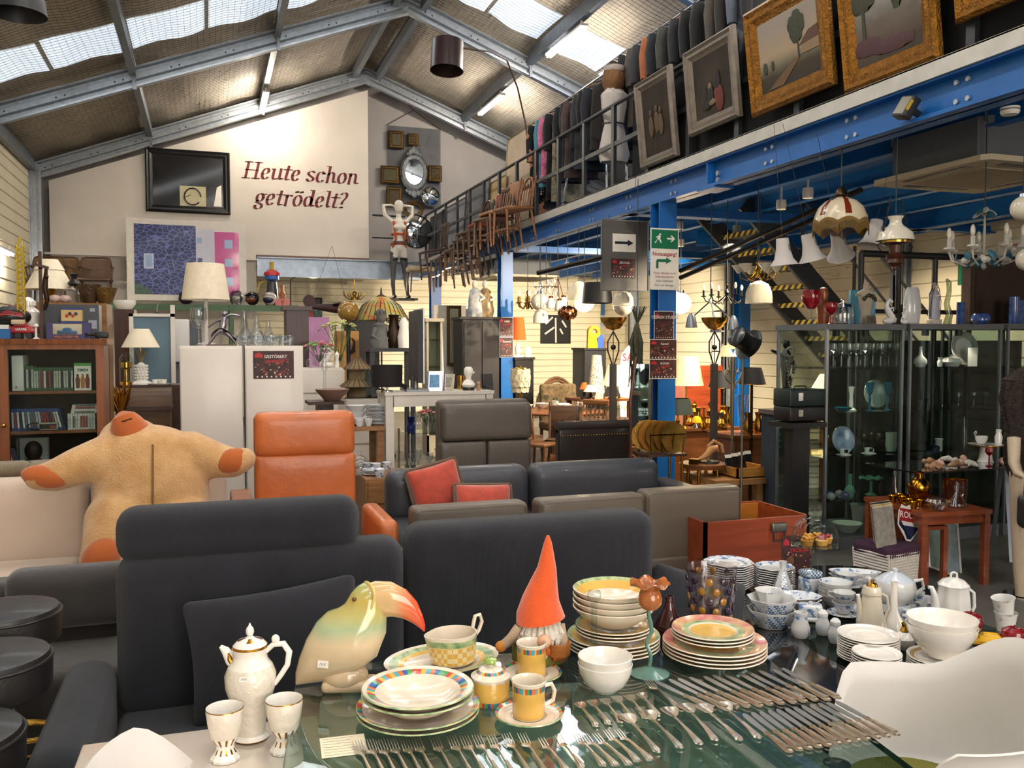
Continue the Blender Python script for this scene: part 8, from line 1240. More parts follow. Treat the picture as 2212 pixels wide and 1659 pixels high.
q=fr(728,715,776,800,yb+.2);t=tH('cardboard_box','tan cardboard panel with black swan cut-out','box');G().bx(q[0],q[1],yb+.2,yb+.5,0,q[3]).mk('carton',mat('cardboard','a87c48',.8),t,hard=1);xx=(q[0]+q[1])/2+.08;zz=q[3]-.28;G().tube([(xx-.1,yb+.19,zz-.1),(xx,yb+.19,zz-.02),(xx+.02,yb+.19,zz+.12),(xx-.02,yb+.19,zz+.17)],[.02,.09,.03,.02],8,flat=.4).mk('swan_motif',BLACK,t)
q=fr(745,690,820,900,yb+.9);G().bx(q[0],q[1],yb+.9,yb+1.0,0,q[3]).mk('black_screen',mat('charcoal_board','1d1d20',.6),None,lB='large charcoal board behind the swan carton',cat='board',hard=1)
p=P(752,672,y=12.6);t=tH('globe_lamp','large amber crackle glass globe lamp','lamp',(p.x,12.6,0));s=D(p)/F;G().lA([(0,0),(.16,0),(.16,.03),(.03,.05),(.03,p.z-.2),(.08,p.z-.19)],20).mk('stand',BLACK,t);G().sph((0,0,p.z),23*s,28,16).mk('globe',mat('amber_crackle','7a5a24',.1,coat=.7,var=(30,.4,'a8803c')),t)
p=P(838,668,y=12.2);t=tH('paper_parasol','open painted paper parasol with flower pattern','parasol',(p.x,12.7,0));s=D(p)/F;OIL=mat('oiled_paper_floral','5f8a8e',.5,var=(8,.3,'b0402c'));OIL.node_tree.nodes['Color Ramp'].color_ramp.elements.new(.5).color=lin('a89a3c')
zp=P(838,632,y=12.2).z;ze=P(838,690,y=12.2).z;G().lA([(0,zp),(20*s,zp-.06),(42*s,zp-.16),(60*s,ze)],40).mk('canopy',OIL,t,ang=60);G().cyl((0,0,zp-.02),(0,0,zp+.1),.02,.008).mk('ferrule',DKW,t);G().cyl((0,0,1.0),(0,0,zp),.012).lA([(0,0),(.2,0),(.2,.04),(.04,.06),(.04,1.0),(0,1.0)],20).mk('shaft',DKW,t)
for k in rG(28):a=2*pi*k/28;G().tube([(3*s*cos(a),3*s*sin(a),zp-.005),(42*s*cos(a),42*s*sin(a),zp-.155),(64*s*cos(a),64*s*sin(a),ze-.02)],.006,4).mk('rib',DKW,t)
q=fr(800,752,900,1000,12.0);t=tH('dark_shelf_table','dark grey high bench carrying stone statue and vase','table');G().bx(q[0],q[1],12.0,12.5,q[3]-.05,q[3]).mk('top',DKMET,t,hard=1);[G().bx(x-.03,x+.03,y-.03,y+.03,0,q[3]-.05).mk('leg',DKMET,t,hard=1)for x in(q[0]+.04,q[1]-.04)for y in(12.05,12.45)];bz3=q[3]
bn=lambda px:(P(px,745,y=12.15).x,12.15,bz3+.001);STO=mat('grey_stone','6a6a68',.9,bump=(60,.4));t=tH('stone_buddha','grey stone seated figure with curled hair','statue',bn(822));sB=D(P(822,740,y=12.15))/F;g=G().lA([(0,0),(20,0),(22,14),(15,34),(14,44),(17,50),(8,54),(6,58)],20,sy=.8).sph((2,0,66),(11,11,13),16,10).tube([(12,-4,44),(20,-8,26),(8,-14,16)],[5,4,3],8).tube([(-12,-4,44),(-18,-8,26),(-4,-14,16)],[5,4,3],8);g.mk('body',STO,t,sc=sB);g=G();[g.sph((12*cos(a)*sin(b),12*sin(a)*sin(b),70+12*cos(b)),3,6,4)for b in(.3,.8,1.2)for a in lsp(0,5.6,8)];g.mk('curled_hair',STO,t,sc=sB)
t=tH('bronze_vase','tall dark bronze vase with ring handles under the parasol','vase',bn(851));G().lA([(0,0),(17,0),(21,18),(18,36),(10,52),(10,66),(13,72),(11,72),(8,60),(0,10)],24).mk('body',BRZ,t,sc=sB);[G().tube([(sx*(12+4*cos(a)),0,60+5*sin(a))for a in lsp(0,5.6,10)],1.2,6,closed=True).mk('ring_handle',BRZ,t,sc=sB)for sx in(-1,1)]
G().lA([(0,0),(.08,0),(.1,.15),(.06,.28),(.07,.34),(.03,.42),(0,.43)],14).mk('white_marble_bust',PORC,None,(bn(869)[0],12.05,bz3+.001),lB='white marble bust beside the bronze vase',cat='bust')
WCK=weave('bleached_rattan','9a8466','7a664a',50,.9,0,1);p=P(772,850,y=10.0);t=tH('pagoda_lantern','two-tier rattan pagoda lantern on a stand','lantern',(p.x,10.0,0));s=D(p)/F
for z0,R0 in((830,37),(792,30)):zc=P(772,z0,y=10.0).z;G().lA([(6*s,zc+20*s),(R0*.55*s,zc+8*s),(R0*s,zc-4*s),(R0*.97*s,zc-6*s)],16).mk('roof',WCK,t);[G().tube([(6*s*cos(a),6*s*sin(a),zc+20.5*s),(R0*.55*s*cos(a),R0*.55*s*sin(a),zc+8.5*s),(R0*s*cos(a),R0*s*sin(a),zc-3.5*s)],.006,4).mk('roof_rib',mat('rattan_dark','5a4630',.8),t)for a in lsp(0,2*pi*15/16,16)]
G().lA([(18*s,P(0,850,d=11).z-.3),(18*s,P(772,800,y=10.0).z)],12).mk('lantern_body',WCK,t);G().cyl(O3,(0,0,P(772,850,y=10.0).z),.05).mk('post',CHW2,t)
y3=9.6;q=fr(745,858,832,1000,y3);GZ=q[3];t=tH('white_glass_cabinet','low white cabinet with glass top and stemware','cabinet');G().bx(q[0],q[1],y3,y3+.5,0,GZ-.01).mk('body',WCAB,t,hard=1);G().bx(q[0]-.01,q[1]+.01,y3-.01,y3+.51,GZ-.01,GZ).mk('glass_top',BGL,t,hard=1);[G().bx(q[0]+.02,q[1]-.02,y3-.02,y3,GZ-.25*(k+1),GZ-.25*k-.03).mk('drawer',WCAB,t,hard=1)for k in rG(3)]
for k,px in eN((795,803,811,819,827)):put(wine(.05,.28,.6).mesh('wine_glass',CLEAR),'wine_glass',None,(P(px,855,y=y3+.2).x,y3+.15+.1*(k%2),GZ+.001),O3,'clear wine glass on the low white cabinet, %s from the left'%ORD[k],'glass','glasses on the low cabinet')
y4=8.3;q=fr(745,922,832,1030,y4);PZ4=q[3];t=tH('oak_side_table','oak table stacked with white crockery','table');OAK=wood('light_oak','9a6d42','80562f',5,.5);G().bx(q[0],q[1],y4,y4+.5,PZ4-.04,PZ4).mk('top',OAK,t,hard=1);[G().bx(x-.03,x+.03,y-.03,y+.03,0,PZ4-.04).mk('leg',OAK,t,hard=1)for x in(q[0]+.04,q[1]-.04)for y in(y4+.05,y4+.45)]
pm_=plate(.12,.016,28,.6).mesh('dinner_plate',WHT)
for k in rG(14):put(pm_,'dinner_plate',None,(P(817,920,y=y4+.2).x,y4+.2,PZ4+.001+k*.0135),O3,'white dinner plate in the tall stack on the oak table, %s'%level(k,14),'plate','tall stack of plates on the oak table')
for k in rG(5):put(pm_,'dinner_plate',None,(P(770,920,y=y4+.25).x,y4+.25,PZ4+.001+k*.0135),O3,'white plate in the low left stack on the oak table, %s'%level(k,5),'plate','low stack of plates on the oak table',sc=1.2)
for k,(dx,dz_)in eN(((0,.07),(.0,.125))):G().lA([(0,0),(.06,0),(.1,.06),(.105,.065),(.095,.06),(0,.01)],28).mk('soup_bowl',WHT,None,(P(770,920,y=y4+.25).x+dx,y4+.25,PZ4+dz_),lB='white bowl on the low plate stack, %s'%('lower'if k==0 else'upper'),cat='bowl',gP='bowls on the oak table')
for k,px in eN((776,788,796)):G().lA([(0,0),(.025,0),(.04,.05),(.042,.07),(.038,.07),(0,.01)],20).mk('coffee_cup',WHT,None,(P(px,925,y=y4+.05).x,y4+.05+.06*(k%2),PZ4+.001),lB='white cup at the front of the oak table, %s from the left'%ORD[k],cat='cup',gP='cups on the oak table')
y5=7.2;q=fr(790,1035,838,1100,y5);BWZ=q[3];t=tH('oak_drawer_unit','small oak drawer unit with blue onion china','cabinet');G().bx(q[0],q[1]+.25,y5,y5+.6,0,BWZ).mk('body',OAK,t,hard=1);[G().bx(q[0]+.02,q[1]+.23,y5-.015,y5,BWZ-.2*(k+1),BWZ-.2*k-.02).mk('drawer',OAK,t,hard=1)for k in rG(3)]
for k in rG(4):put(plate(.1,.014,24,.6,bmi).mesh('dinner_plate',BW),'dinner_plate',None,(P(808,1030,y=y5+.2).x,y5+.25,BWZ+.001+k*.011),O3,'blue onion plate on the oak drawer unit, %s'%level(k,4),'plate','blue onion plates')
for k,(px,dy)in eN(((795,.5),(820,.08),(835,.5),(812,.45))):G().lA([(0,0),(.03,0),(.045,.05),(.047,.07),(.043,.07),(0,.01)],20,mi=lambda i,j:1 if i in(1,2)else 0).mk('onion_cup',BW,None,(P(px,1030,y=y5+dy).x,y5+dy,BWZ+.001),lB='blue onion cup on the oak drawer unit, %s from the left'%ORD[k],cat='cup',gP='blue onion cups')
G().lA([(0,0),(.09,0),(.1,.02),(.09,.1),(.04,.15),(.015,.16),(.02,.19),(0,.2)],24).mk('glass_cloche',CG,None,(P(812,1030,y=y5+.3).x-.13,y5+.35,BWZ+.001),lB='glass cheese cloche beside the blue onion plates',cat='cloche')
q=fr(668,868,745,1000,9.2);t=tH('brown_pedestal_table','small brown table with a pottery bowl','table');G().bx(q[0],q[1],9.2,9.6,q[3]-.03,q[3]).bx(q[0]+.1,q[1]-.1,9.3,9.5,0,q[3]-.03).mk('table_body',DKW,t,hard=1);G().lA([(0,0),(.08,0),(.17,.1),(.18,.12),(.165,.11),(0,.02)],28).mk('pottery_bowl',mat('rose_pottery','8a6a5c',.4),None,(P(718,868,y=9.4).x,9.4,q[3]+.001),lB='wide rose-brown pottery bowl on the small brown table',cat='bowl')
G().lA([(0,0),(.05,0),(.02,.03),(.015,.3),(.03,.32),(.02,.5),(0,.5)],14).mk('glass_candlestick',CG,None,(P(703,868,y=9.45).x,9.5,q[3]+.001),lB='tall glass candlestick on the small brown table',cat='candlestick')
y6=13.2;q=fr(1000,690,1078,1000,y6);t=tH('black_brown_wardrobe','black-brown two-door wardrobe with round knobs','wardrobe');BBW=mat('black_brown_wood','1f1a1b',.5,var=(3,.1));G().bx(q[0],q[1],y6,y6+.55,0,q[3]).bx(q[0]-.03,q[1]+.03,y6-.03,y6+.58,q[3],q[3]+.04).mk('body',BBW,t,hard=1);w=(q[1]-q[0])/2
for k in rG(2):d_=G().bx(q[0]+.02+k*w,q[0]+(k+1)*w-.02,y6-.02,y6,.1,q[3]-.04).mk('door',BBW,t,hard=1);G().sph((q[0]+w+(-.05 if k==0 else.05),y6-.04,q[3]-1.05),.025,10,7).mk('knob',BLACK,d_)
for k,(px,c)in eN(((1028,'c2b8a8'),(1050,'a8905c'))):
 t=tH('saint_figurine','painted porcelain saint group on the wardrobe, %s'%('bluish left one'if k==0 else'golden right one'),'figurine',(P(px,690,y=y6+.2).x,y6+.25,q[3]+.041),gP='saint figurines');G().lA([(0,0),(.13,0),(.14,.1),(.11,.3),(.08,.42),(.04,.46)],20,rf=lambda r,z,a:r*(1+.12*sin(a*5+z*9))).mk('robes',mat('robe_'+c,c,.35,coat=.4,var=(14,.3,'6f7f90'if k==0 else'5a3c2c')),t);G().sph((0,0,.52),(.05,.05,.07),12,8).mk('head',MAN,t);G().tube([(.07,-.05,.36),(.12,-.1,.3),(.04,-.12,.26)],[.03,.025,.02],8).mk('arm',MAN,t)
q=fr(938,660,1076,1000,y6+.9);wbd=sT(G().bx(q[0],P(1103,660,y=y6+.9).x+0.0,y6+.9,y6+1.0,0,q[3]).mk('wall_divider',mat('divider_white','b9b2a4',.7),hard=1))
q=fr(967,660,998,790,y6+.8);frame('tall_gilt_painting','tall narrow gilt framed pale painting on the white divider',q[0],q[1],y6+.86,q[2],q[3],.05,GLTF,mat('pale_green_canvas','7d8a7c',.5,var=(5,.3,'8f8464')),.04)
q=fr(922,695,956,900,12.6);t=tH('slim_vitrine','slim antique white glazed vitrine','display cabinet');G().bx(q[0],q[1],12.6,12.62,0,.3).bx(q[0],q[0]+.03,12.6,12.9,0,q[3]).bx(q[1]-.03,q[1],12.6,12.9,0,q[3]).bx(q[0]-.02,q[1]+.02,12.58,12.92,q[3],q[3]+.05).bx(q[0],q[1],12.88,12.9,0,q[3]).mk('frame',mat('antique_white','a89c88',.6),t,hard=1);[G().bx(q[0],q[1],12.62,12.88,z,z+.015).mk('shelf',SHG,t,hard=1)for z in(.5,.9,1.3,1.7)];G().bx(q[0]+.03,q[1]-.03,12.605,12.61,.3,q[3]).mk('glass_pane',CABG,t,hard=1)
p=P(956,790,y=12.3);G().lA([(0,0),(.1,0),(.03,.4),(.02,1.2),(0,p.z+.55)],14).mk('white_obelisk',PLW,None,(p.x,12.3,0),lB='slender white obelisk lamp before the vitrine',cat='lamp')
p=P(766,640,y=GY+.5);t=tH('brass_chandelier','small brass branch chandelier near the amber globe','chandelier',p);g=G().cyl((0,0,-.1),(0,0,MZ-.04-p.z),.012);[g.tube([O3,(.12*cos(a),.12*sin(a),-.08),(.24*cos(a),.24*sin(a),.03),(.24*cos(a),.24*sin(a),.1)],.014,6)for a in lsp(0,5.2,6)];g.sph((0,0,.05),.06,10,7).mk('arms',GOLD,t)
p=P(712,665,y=14.5);t=tH('model_plane','dark red wooden model plane hanging by strings','model plane',p,R(8));MR_=mat('plane_maroon','2e1214',.6);G().tube([(-.35,0,.02),O3,(.3,0,-.03),(.36,0,-.03)],[.03,.07,.08,.03],12).mk('fuselage',MR_,t);G().rbox((.12,0,.06),(.16,.9,.02),.008).mk('wing',MR_,t);G().at((-.33,0,.1),(pi/2,0,0)).lA([(0,-.01),(.1,-.01),(.1,.01),(0,.01)],18).mk('tail_fin',MR_,t);G().at((-.22,-.08,-.1),(pi/2,0,0)).lA([(.03,-.02),(.055,-.02),(.055,.02),(.03,.02)],16).mk('wheel',BLACK,t);G().cyl((-.3,0,.1),(.05,0,1.0),.003,seg=4).cyl((.3,0,0),(.05,0,1.0),.003,seg=4).mk('string',BLACK,t)
q=fr(702,624,742,690,17.5);t,w,h,cv=frame('neon_sign_picture','black framed picture with red and green audio motif',q[0],q[1],GY+1.558,q[2],q[3],.03,BKF,mat('night_canvas','16181c',.4),.03);G().at((-.1,-.02,h*.5),(pi/2,0,0)).lA([(0,0),(.13,0),(.13,.004),(0,.004)],20).mk('red_disc',mat('neon_red','9a2428',.4),cv);G().bx(-.02,.18,-.025,-.02,h*.3,h*.75).mk('green_panel',mat('neon_green','1f6a58',.4),cv,hard=1)
def cassette(p,L,rz,lB):
 t=tH('ceiling_cassette',lB,'air conditioner',p,rz,'ceiling air conditioners');CRM=mat('cassette_cream','b8ab94',.6,var=(2,.06));h=L/2
 G().prism([(-h+.05,-h),(h-.05,-h),(h,-h+.05),(h,h-.05),(h-.05,h),(-h+.05,h),(-h,h-.05),(-h,-h+.05)],0,.04,2).mk('panel',CRM,t,hard=1);G().bx(-h*.6,h*.6,-h*.6,h*.6,-.008,0).mk('grille',mat('cassette_grille','a0917a',.8,bump=(90,.5)),t,hard=1);G().prism([(-h*.72,-h*.85),(h*.72,-h*.85),(h*.85,-h*.72),(h*.85,h*.72),(h*.72,h*.85),(-h*.72,h*.85),(-h*.85,h*.72),(-h*.85,-h*.72)],.04,.34,2).mk('housing',mat('cassette_steel','5a5e63',.6,.2),t,hard=1)
 for k in rG(4):G().at(O3,(0,0,k*pi/2)).bx(-h*.55,h*.55,-h*.86,-h*.74,-.004,.0).mk('air_slot',DKMET,t,hard=1)
 for x in(-1,1):
  for y in(-1,1):G().cyl((x*h*.8,y*h*.8,.3),(x*h*.8,y*h*.8,BB+.3-p[2]),.008,seg=6).mk('threaded_rod',GALV,t)
p=P(2120,385,d=6.9);cassette((p.x,p.y,p.z),1.15,0,'cream ceiling cassette air conditioner at the right under the mezzanine');p=P(1112,603,d=16.6);cassette((p.x,p.y,p.z),1.3,0,'smaller looking ceiling cassette far back by the blue column')
#  signs and posters on the blue columns
ax_,ay_=MX+.1,pA.y;fy=ay_-.1;GREEN=mat('exit_green','0f6b4a',.5);SGR=mat('sign_grey','4a4a4a',.7);t=tH('exit_sign','white Notausgang exit sheet with green running figure on the blue column','sign')
q=fr(1406,493,1467,626,fy-.04);x0,x1,z0,z1=q;w=x1-x0;G().bx(x0,x1,fy-.03,fy-.027,z0,z1).mk('sheet',PAPER,t,hard=1);zg0=P(1436,537,y=fy-.04).z;G().bx(x0+.01,x1-.01,fy-.032,fy-.03,zg0,z1-.015).mk('green_field',GREEN,t,hard=1);zm=(zg0+z1)/2;xl=x0+w*.27;xr=x0+w*.73;u=w*.1
G().prism([(xl-u,zm-u*1.6),(xl-u*.2,zm-u*.3),(xl+u*.3,zm-u*.5),(xl+u*.9,zm-u*1.5),(xl+u*1.2,zm-u*1.3),(xl+u*.6,zm),(xl+u*.9,zm+u*.7),(xl,zm+u*.9),(xl-u*.9,zm+u*.3),(xl-u*.7,zm+u*.1),(xl-u*.2,zm+u*.4),(xl-u*.5,zm-u*.5),(xl-u*1.3,zm-u*1.3)],fy-.0335,fy-.032,1).at((xl+u*.6,fy-.032,zm+u*1.2),(pi/2,0,0)).lA([(0,0),(u*.35,0),(u*.35,.0015),(0,.0015)],12).mk('running_figure',PAPER,t,hard=1)
G().prism([(xr-1.5*u,zm-.25*u),(xr+.3*u,zm-.25*u),(xr-.3*u,zm-u),(xr+.2*u,zm-u),(xr+1.3*u,zm),(xr+.2*u,zm+u),(xr-.3*u,zm+u),(xr+.3*u,zm+.25*u),(xr-1.5*u,zm+.25*u)],fy-.0335,fy-.032,1).mk('white_arrow',PAPER,t,hard=1)
RTX=mat('sign_red_text','a02a34',.6);xm=(x0+x1)/2;Zp=lambda v:P(1436,v,y=fy-.04).z
text('Notausgang!',w*.17,RTX,t,(xm,fy-.0312,Zp(549)),(pi/2,0,0),bold=.001);G().prism([(xm-.3*w,Zp(580)),(xm-.22*w,Zp(580)),(xm-.22*w,Zp(566)),(xm+.05*w,Zp(566)),(xm+.05*w,Zp(570)),(xm+.25*w,Zp(563)),(xm+.05*w,Zp(556)),(xm+.05*w,Zp(560)),(xm-.26*w,Zp(560)),(xm-.3*w,Zp(564))],fy-.0335,fy-.031,1).mk('turn_arrow',GREEN,t,hard=1)
for k,(l,m,v)in eN((('Dieser Bereich wird',RTX,590),('Videoüberwacht!',RTX,598),('Jeder Diebstahl',SGR,607),('führt zur Anzeige.',SGR,616))):text(l,w*.095,m,t,(xm,fy-.0312,Zp(v)),(pi/2,0,0))
fy+=1.1;q=fr(1299,476,1400,628,fy-.15);t=tH('arrow_board','grey framed notice board with black arrow card and poster','sign board');G().bx(q[0],q[1],fy-.15,fy-.13,q[2],q[3]).mk('board',mat('board_grey','5a5754',.7),t,hard=1);G().tube([(q[0],fy-.15,q[2]),(q[1],fy-.15,q[2]),(q[1],fy-.15,q[3]),(q[0],fy-.15,q[3])],.012,4,closed=True).mk('frame',ALU,t,hard=1);G().cyl((q[0]+.1,fy-.14,q[3]),(q[0]+.1,fy-.14,BB),.004,seg=5).cyl((q[1]-.1,fy-.14,q[3]),(q[1]-.1,fy-.14,BB),.004,seg=5).mk('hanging_wire',DKMET,t)
c=fr(1324,505,1374,544,fy-.16);G().bx(c[0],c[1],fy-.153,fy-.151,c[2],c[3]).mk('arrow_card',PAPER,t,hard=1);zm=(c[2]+c[3])/2;L=c[1]-c[0];G().prism([(c[0]+.1*L,zm-.05*L),(c[1]-.35*L,zm-.05*L),(c[1]-.35*L,zm-.12*L),(c[1]-.1*L,zm),(c[1]-.35*L,zm+.12*L),(c[1]-.35*L,zm+.05*L),(c[0]+.1*L,zm+.05*L)],fy-.156,fy-.153,1).mk('black_arrow',BLACK,t,hard=1)
c=fr(1321,559,1373,600,fy-.16);A5(t,c[1]-c[0],c[3]-c[2],((c[0]+c[1])/2,fy-.153,(c[2]+c[3])/2),O3,'SECOND','HAND',8);fy-=1.1
def poster(lB,a,b,c,d,y,head,sub,seed):q=fr(a,b,c,d,y);t=tH('poster',lB,'poster',((q[0]+q[1])/2,y,(q[2]+q[3])/2),gP='posters on the blue columns');G().bx(-(q[1]-q[0])/2-.006,(q[1]-q[0])/2+.006,.0016,.003,-(q[3]-q[2])/2-.006,(q[3]-q[2])/2+.006).mk('white_border',PAPER,t,hard=1);A5(t,q[1]-q[0],q[3]-q[2],O3,O3,head,sub,seed)
poster('dark blue Design Studio poster on the nearer blue column',1414,673,1455,733,fy-.012,'DESIGN STUDIO','',11);poster('brown poster with a seated woman below the Design Studio poster',1404,734,1461,775,fy-.02,'Second','Hand',12);poster('red collage poster lowest on the nearer blue column',1404,777,1461,817,fy-.014,'SCHON','GEHÖRT',13)
fyB=pB.y-.1;poster('upper dark collage poster on the farther blue column',1080,686,1108,727,fyB-.012,'HIER','TRÖDEL',14);poster('lower dark collage poster on the farther blue column',1080,729,1108,771,fyB-.014,'Second','Hand',15)
#  pendant lamps, chandeliers (lit showroom under the mezzanine)
LIT=mat('lit_opal_glass','f4e6c4',.3,em=2.2,emcol='ffe2ac');OPAL=mat('opal_glass','c9c2b0',.15,coat=.5);LITS=mat('lit_cream_shade','e2cfa2',.7,em=.7,emcol='ffd590');IRON=mat('black_iron','1f1c1a',.45,.6);CANDB=mat('candle_bulb','e8dcc4',.2,em=.5,emcol='ffe0b0');CPR=mat('copper','8a5a3a',.2,1,var=(12,.2));BRS=mat('bright_brass','c29440',.18,1,var=(9,.15))
HZ=MZ-.06
def pend(name,lB,px,py,d,cat='lamp',gP=None,cord=True,z=None):
 p=P(px,py,d=d);t=tH(name,lB,cat,p,gP=gP)
 if cord:G().cyl(O3,(0,0,(z or HZ)-p.z),.005,seg=6).mk('cord',DKMET,t)
 return t,d/F
def globe(lB,px,py,r,d,m=OPAL,light=0):
 t,s=pend('globe_pendant',lB,px,py,d,gP='globe pendant lamps');G().sph(O3,r*s,24,14).mk('globe',m,t);G().lA([(r*.35*s,r*.92*s),(r*.3*s,r*1.2*s),(0,r*1.2*s)],16).mk('cap',CHROME,t)
 if light:pnt('globe_light',Vector(t.location)-Vector((0,0,r*s+.06)),light)
globe('large opal globe pendant under the black pleated shade',1262,652,22,11.5,LIT,25);globe('opal globe pendant at the right behind the clear dome',1346,660,22,10.7);globe('brightly lit white globe pendant right of the blue column',1470,655,23,10.6,LIT,60);globe('small cream globe pendant left of the crystal cluster',1166,652,19,13.2);globe('large pale globe cut by the right edge of the photo',2210,450,26,5.6,OPAL);globe('lower pale globe at the right edge of the photo',2222,560,26,5.9,OPAL)
def dome(lB,px,py,r,h,d,m):t,s=pend('dome_pendant',lB,px,py,d,gP='glass dome pendants');G().lA([(r*s,0),(r*.95*s,h*.5*s),(r*.7*s,h*.85*s),(r*.2*s,h*s),(r*.19*s,h*.98*s),(r*.68*s,h*.83*s),(r*.93*s,h*.5*s),(r*.98*s,0)],32).mk('glass_dome',m,t);return t,s
RIBG=mat('ribbed_clear','d6cfbd',.2,alpha=.5,coat=.5);dome('clear ribbed dome pendant left of the black pleated shade',1250,650,27,42,11.4,RIBG);dome('clear ribbed dome pendant right of the black pleated shade',1345,660,24,32,10.3,RIBG);dome('cream glass bell pendant below the small globe',1168,698,17,30,13.0,OPAL);dome('ribbed glass dome under the brass chandelier',1639,655,29,48,9.2,RIBG);dome('ribbed glass dome half hidden by the exit sign',1456,668,18,40,9.8,RIBG)
t,s=pend('pleated_pendant','black pleated drum pendant shade',1290,655,10.8);G().lA([(33*s,0),(29*s,44*s),(28.5*s,44*s),(32.5*s,0)],60,rf=lambda r,z,a:r*(1+.015*sin(a*60))).mk('shade',mat('black_pleats','121012',.5),t)
def chand(name,lB,px,py,d,n,R_,m,cup,arm_h=12,candle=True,gP=None,up=0):
 t,s=pend(name,lB,px,py,d,'chandelier',gP);G().lA([(0,-12),(5,-8),(3,0),(6,8),(2,16),(4,24),(0,28)],14).mk('column',m,t,sc=s)
 for k in rG(n):
  a=2*pi*(k+.3)/n;c_,s_=cos(a),sin(a);G().tube([(3*c_,3*s_,0),(R_*.5*c_,R_*.5*s_,-arm_h),(R_*.9*c_,R_*.9*s_,-arm_h*.6),(R_*c_,R_*s_,0)],1.4,6).mk('arm',m,t,sc=s)
  if candle:G().lA([(5,0),(6,2),(2.2,2.5),(2.2,14),(0,14)],12,c=(R_*c_,R_*s_,0)).mk('candle_cup',cup,t,sc=s);G().sph((R_*c_,R_*s_,20),(3,3,7),8,6).mk('bulb',CANDB,t,sc=s)
  else:G().lA([(3,0),(8,8),(15,18),(14,18),(7,8),(0,2)],16,c=(R_*c_,R_*s_,0)).mk('glass_cup',cup,t,sc=s)
 return t,s
chand('candle_chandelier','small brass candle chandelier with crystals at the left',1140,655,13.4,6,22,BRS,BRS);chand('iron_chandelier','black iron candle chandelier with curled arms',1570,640,9.6,6,50,IRON,IRON,16);chand('cup_chandelier','brass chandelier with white glass cups',1636,590,8.3,6,40,BRS,OPAL,16,False)
t,s=pend('flower_chandelier','white and teal metal flower chandelier at the upper right',2125,560,6.3,'chandelier');WMET=mat('chippy_white_metal','b0aca4',.6,var=(30,.3));TLF=mat('teal_leaf_metal','22566a',.5);G().lA([(0,-24),(6,-18),(2,0),(3,60),(0,130)],12).mk('stem',WMET,t,sc=s)
for k in rG(7):
 a=2*pi*k/7;c_,s_=cos(a),sin(a);G().tube([(2*c_,2*s_,0),(36*c_,36*s_,-14),(66*c_,66*s_,-2),(72*c_,72*s_,16)],2,6).mk('arm',WMET,t,sc=s);G().lA([(3,16),(11,22),(9,26),(4,24),(4,44),(0,44)],12,c=(72*c_,72*s_,0),rf=lambda r,z,b:r*(1+.2*sin(b*5))).mk('candle_cup',WMET,t,sc=s);G().sph((72*c_,72*s_,56),(5,5,13),10,7).mk('bulb',OPAL,t,sc=s)
 for j in rG(3):G().at((30*cos(a+.3*j)*(1+j*.4),30*sin(a+.3*j)*(1+j*.4),-10+8*j),(.6*j,.8,a+j)).sph(O3,(13,7,2),8,5).mk('leaf',TLF if j%2==0 else WMET,t,sc=s)
 G().at((48*cos(a+.4),48*sin(a+.4),-4)).sph(O3,(8,8,6),9,6,lambda b,q_:1+.25*sin(5*b)).mk('blossom',WMET,t,sc=s)
for k in rG(8):a=k*.8;G().at((14*cos(a),14*sin(a),96+4*(k%3)),(.5,.6,a)).sph(O3,(12,7,3),8,5,lambda b,q_:1+.2*sin(4*b)).mk('crown_leaf',WMET if k%2 else TLF,t,sc=s)
t,s=pend('crystal_cluster_lamp','cluster lamp with hanging crystal prisms',1180,630,12.6);g=G();random.seed(5)
for k in rG(60):a=random.uniform(0,6.28);r_=random.uniform(3,26);g.at((r_*cos(a),r_*sin(a),random.uniform(-36,26)),(0,0,a)).sph(O3,(1.8,1.8,4),5,4)
g.at().mk('prisms',mat('crystal_drop','dfe4ea',.05,.2,coat=.8),t,sc=s,kind='stuff');G().tube([(26*cos(a),26*sin(a),10)for a in lsp(0,6,20)],1,6,closed=True).mk('ring',GOLD,t,sc=s)
t,s=pend('cone_cluster_lamp','cluster of three white ceramic cone pendants',1205,640,12.2);
for k,(x,y,h_)in eN(((-16,0,-8),(0,-8,-14),(14,2,-6))):G().lA([(10,h_-18),(9,h_-6),(5,h_+4),(4.5,h_+4),(8.5,h_-6),(9.5,h_-18)],20,c=(x,y,0)).mk('cone',OPAL,t,sc=s);G().cyl((x,y,h_+4),(0,0,40),.7,seg=5).lA([(5,h_+3),(5,h_+8),(0,h_+9)],12,c=(x,y,0)).mk('cap_and_wire',CPR,t,sc=s)
t,s=pend('copper_petal_lamp','dark copper petal ball pendant',1226,676,12.0);
for k in rG(28):a=k*2.4;b=math.acos(1-2*(k+.5)/28);G().at((20*sin(b)*cos(a),20*sin(b)*sin(a),14*cos(b)),(0,b,a)).sph(O3,(8,6,1.2),8,4).mk('petal',CPR,t,sc=s)
t,s=pend('spot_trio','silver three-arm pendant spotlight',1535,650,9.0);G().lA([(0,-6),(5,-4),(5,4),(0,6)],12).mk('hub',CHROME,t,sc=s)
for k,(x,z)in eN(((-50,36),(48,40),(6,46))):G().cyl(O3,(x,-10,-z),1.6,seg=8).mk('arm',CHROME,t,sc=s);G().lA([(13,-22),(9,0),(4,8),(0,9)],18,c=(x*1.05,-10,-z)).mk('spot_shade',ALU,t,sc=s)
t,s=pend('fringe_lamp','cream and amber glass dome lamp with gold fringe',1816,478,6.6,z=3.38);CRG=mat('cream_slag_glass','c2b59a',.2,coat=.5);AMG=mat('amber_slag_glass','6b2410',.2,coat=.5)
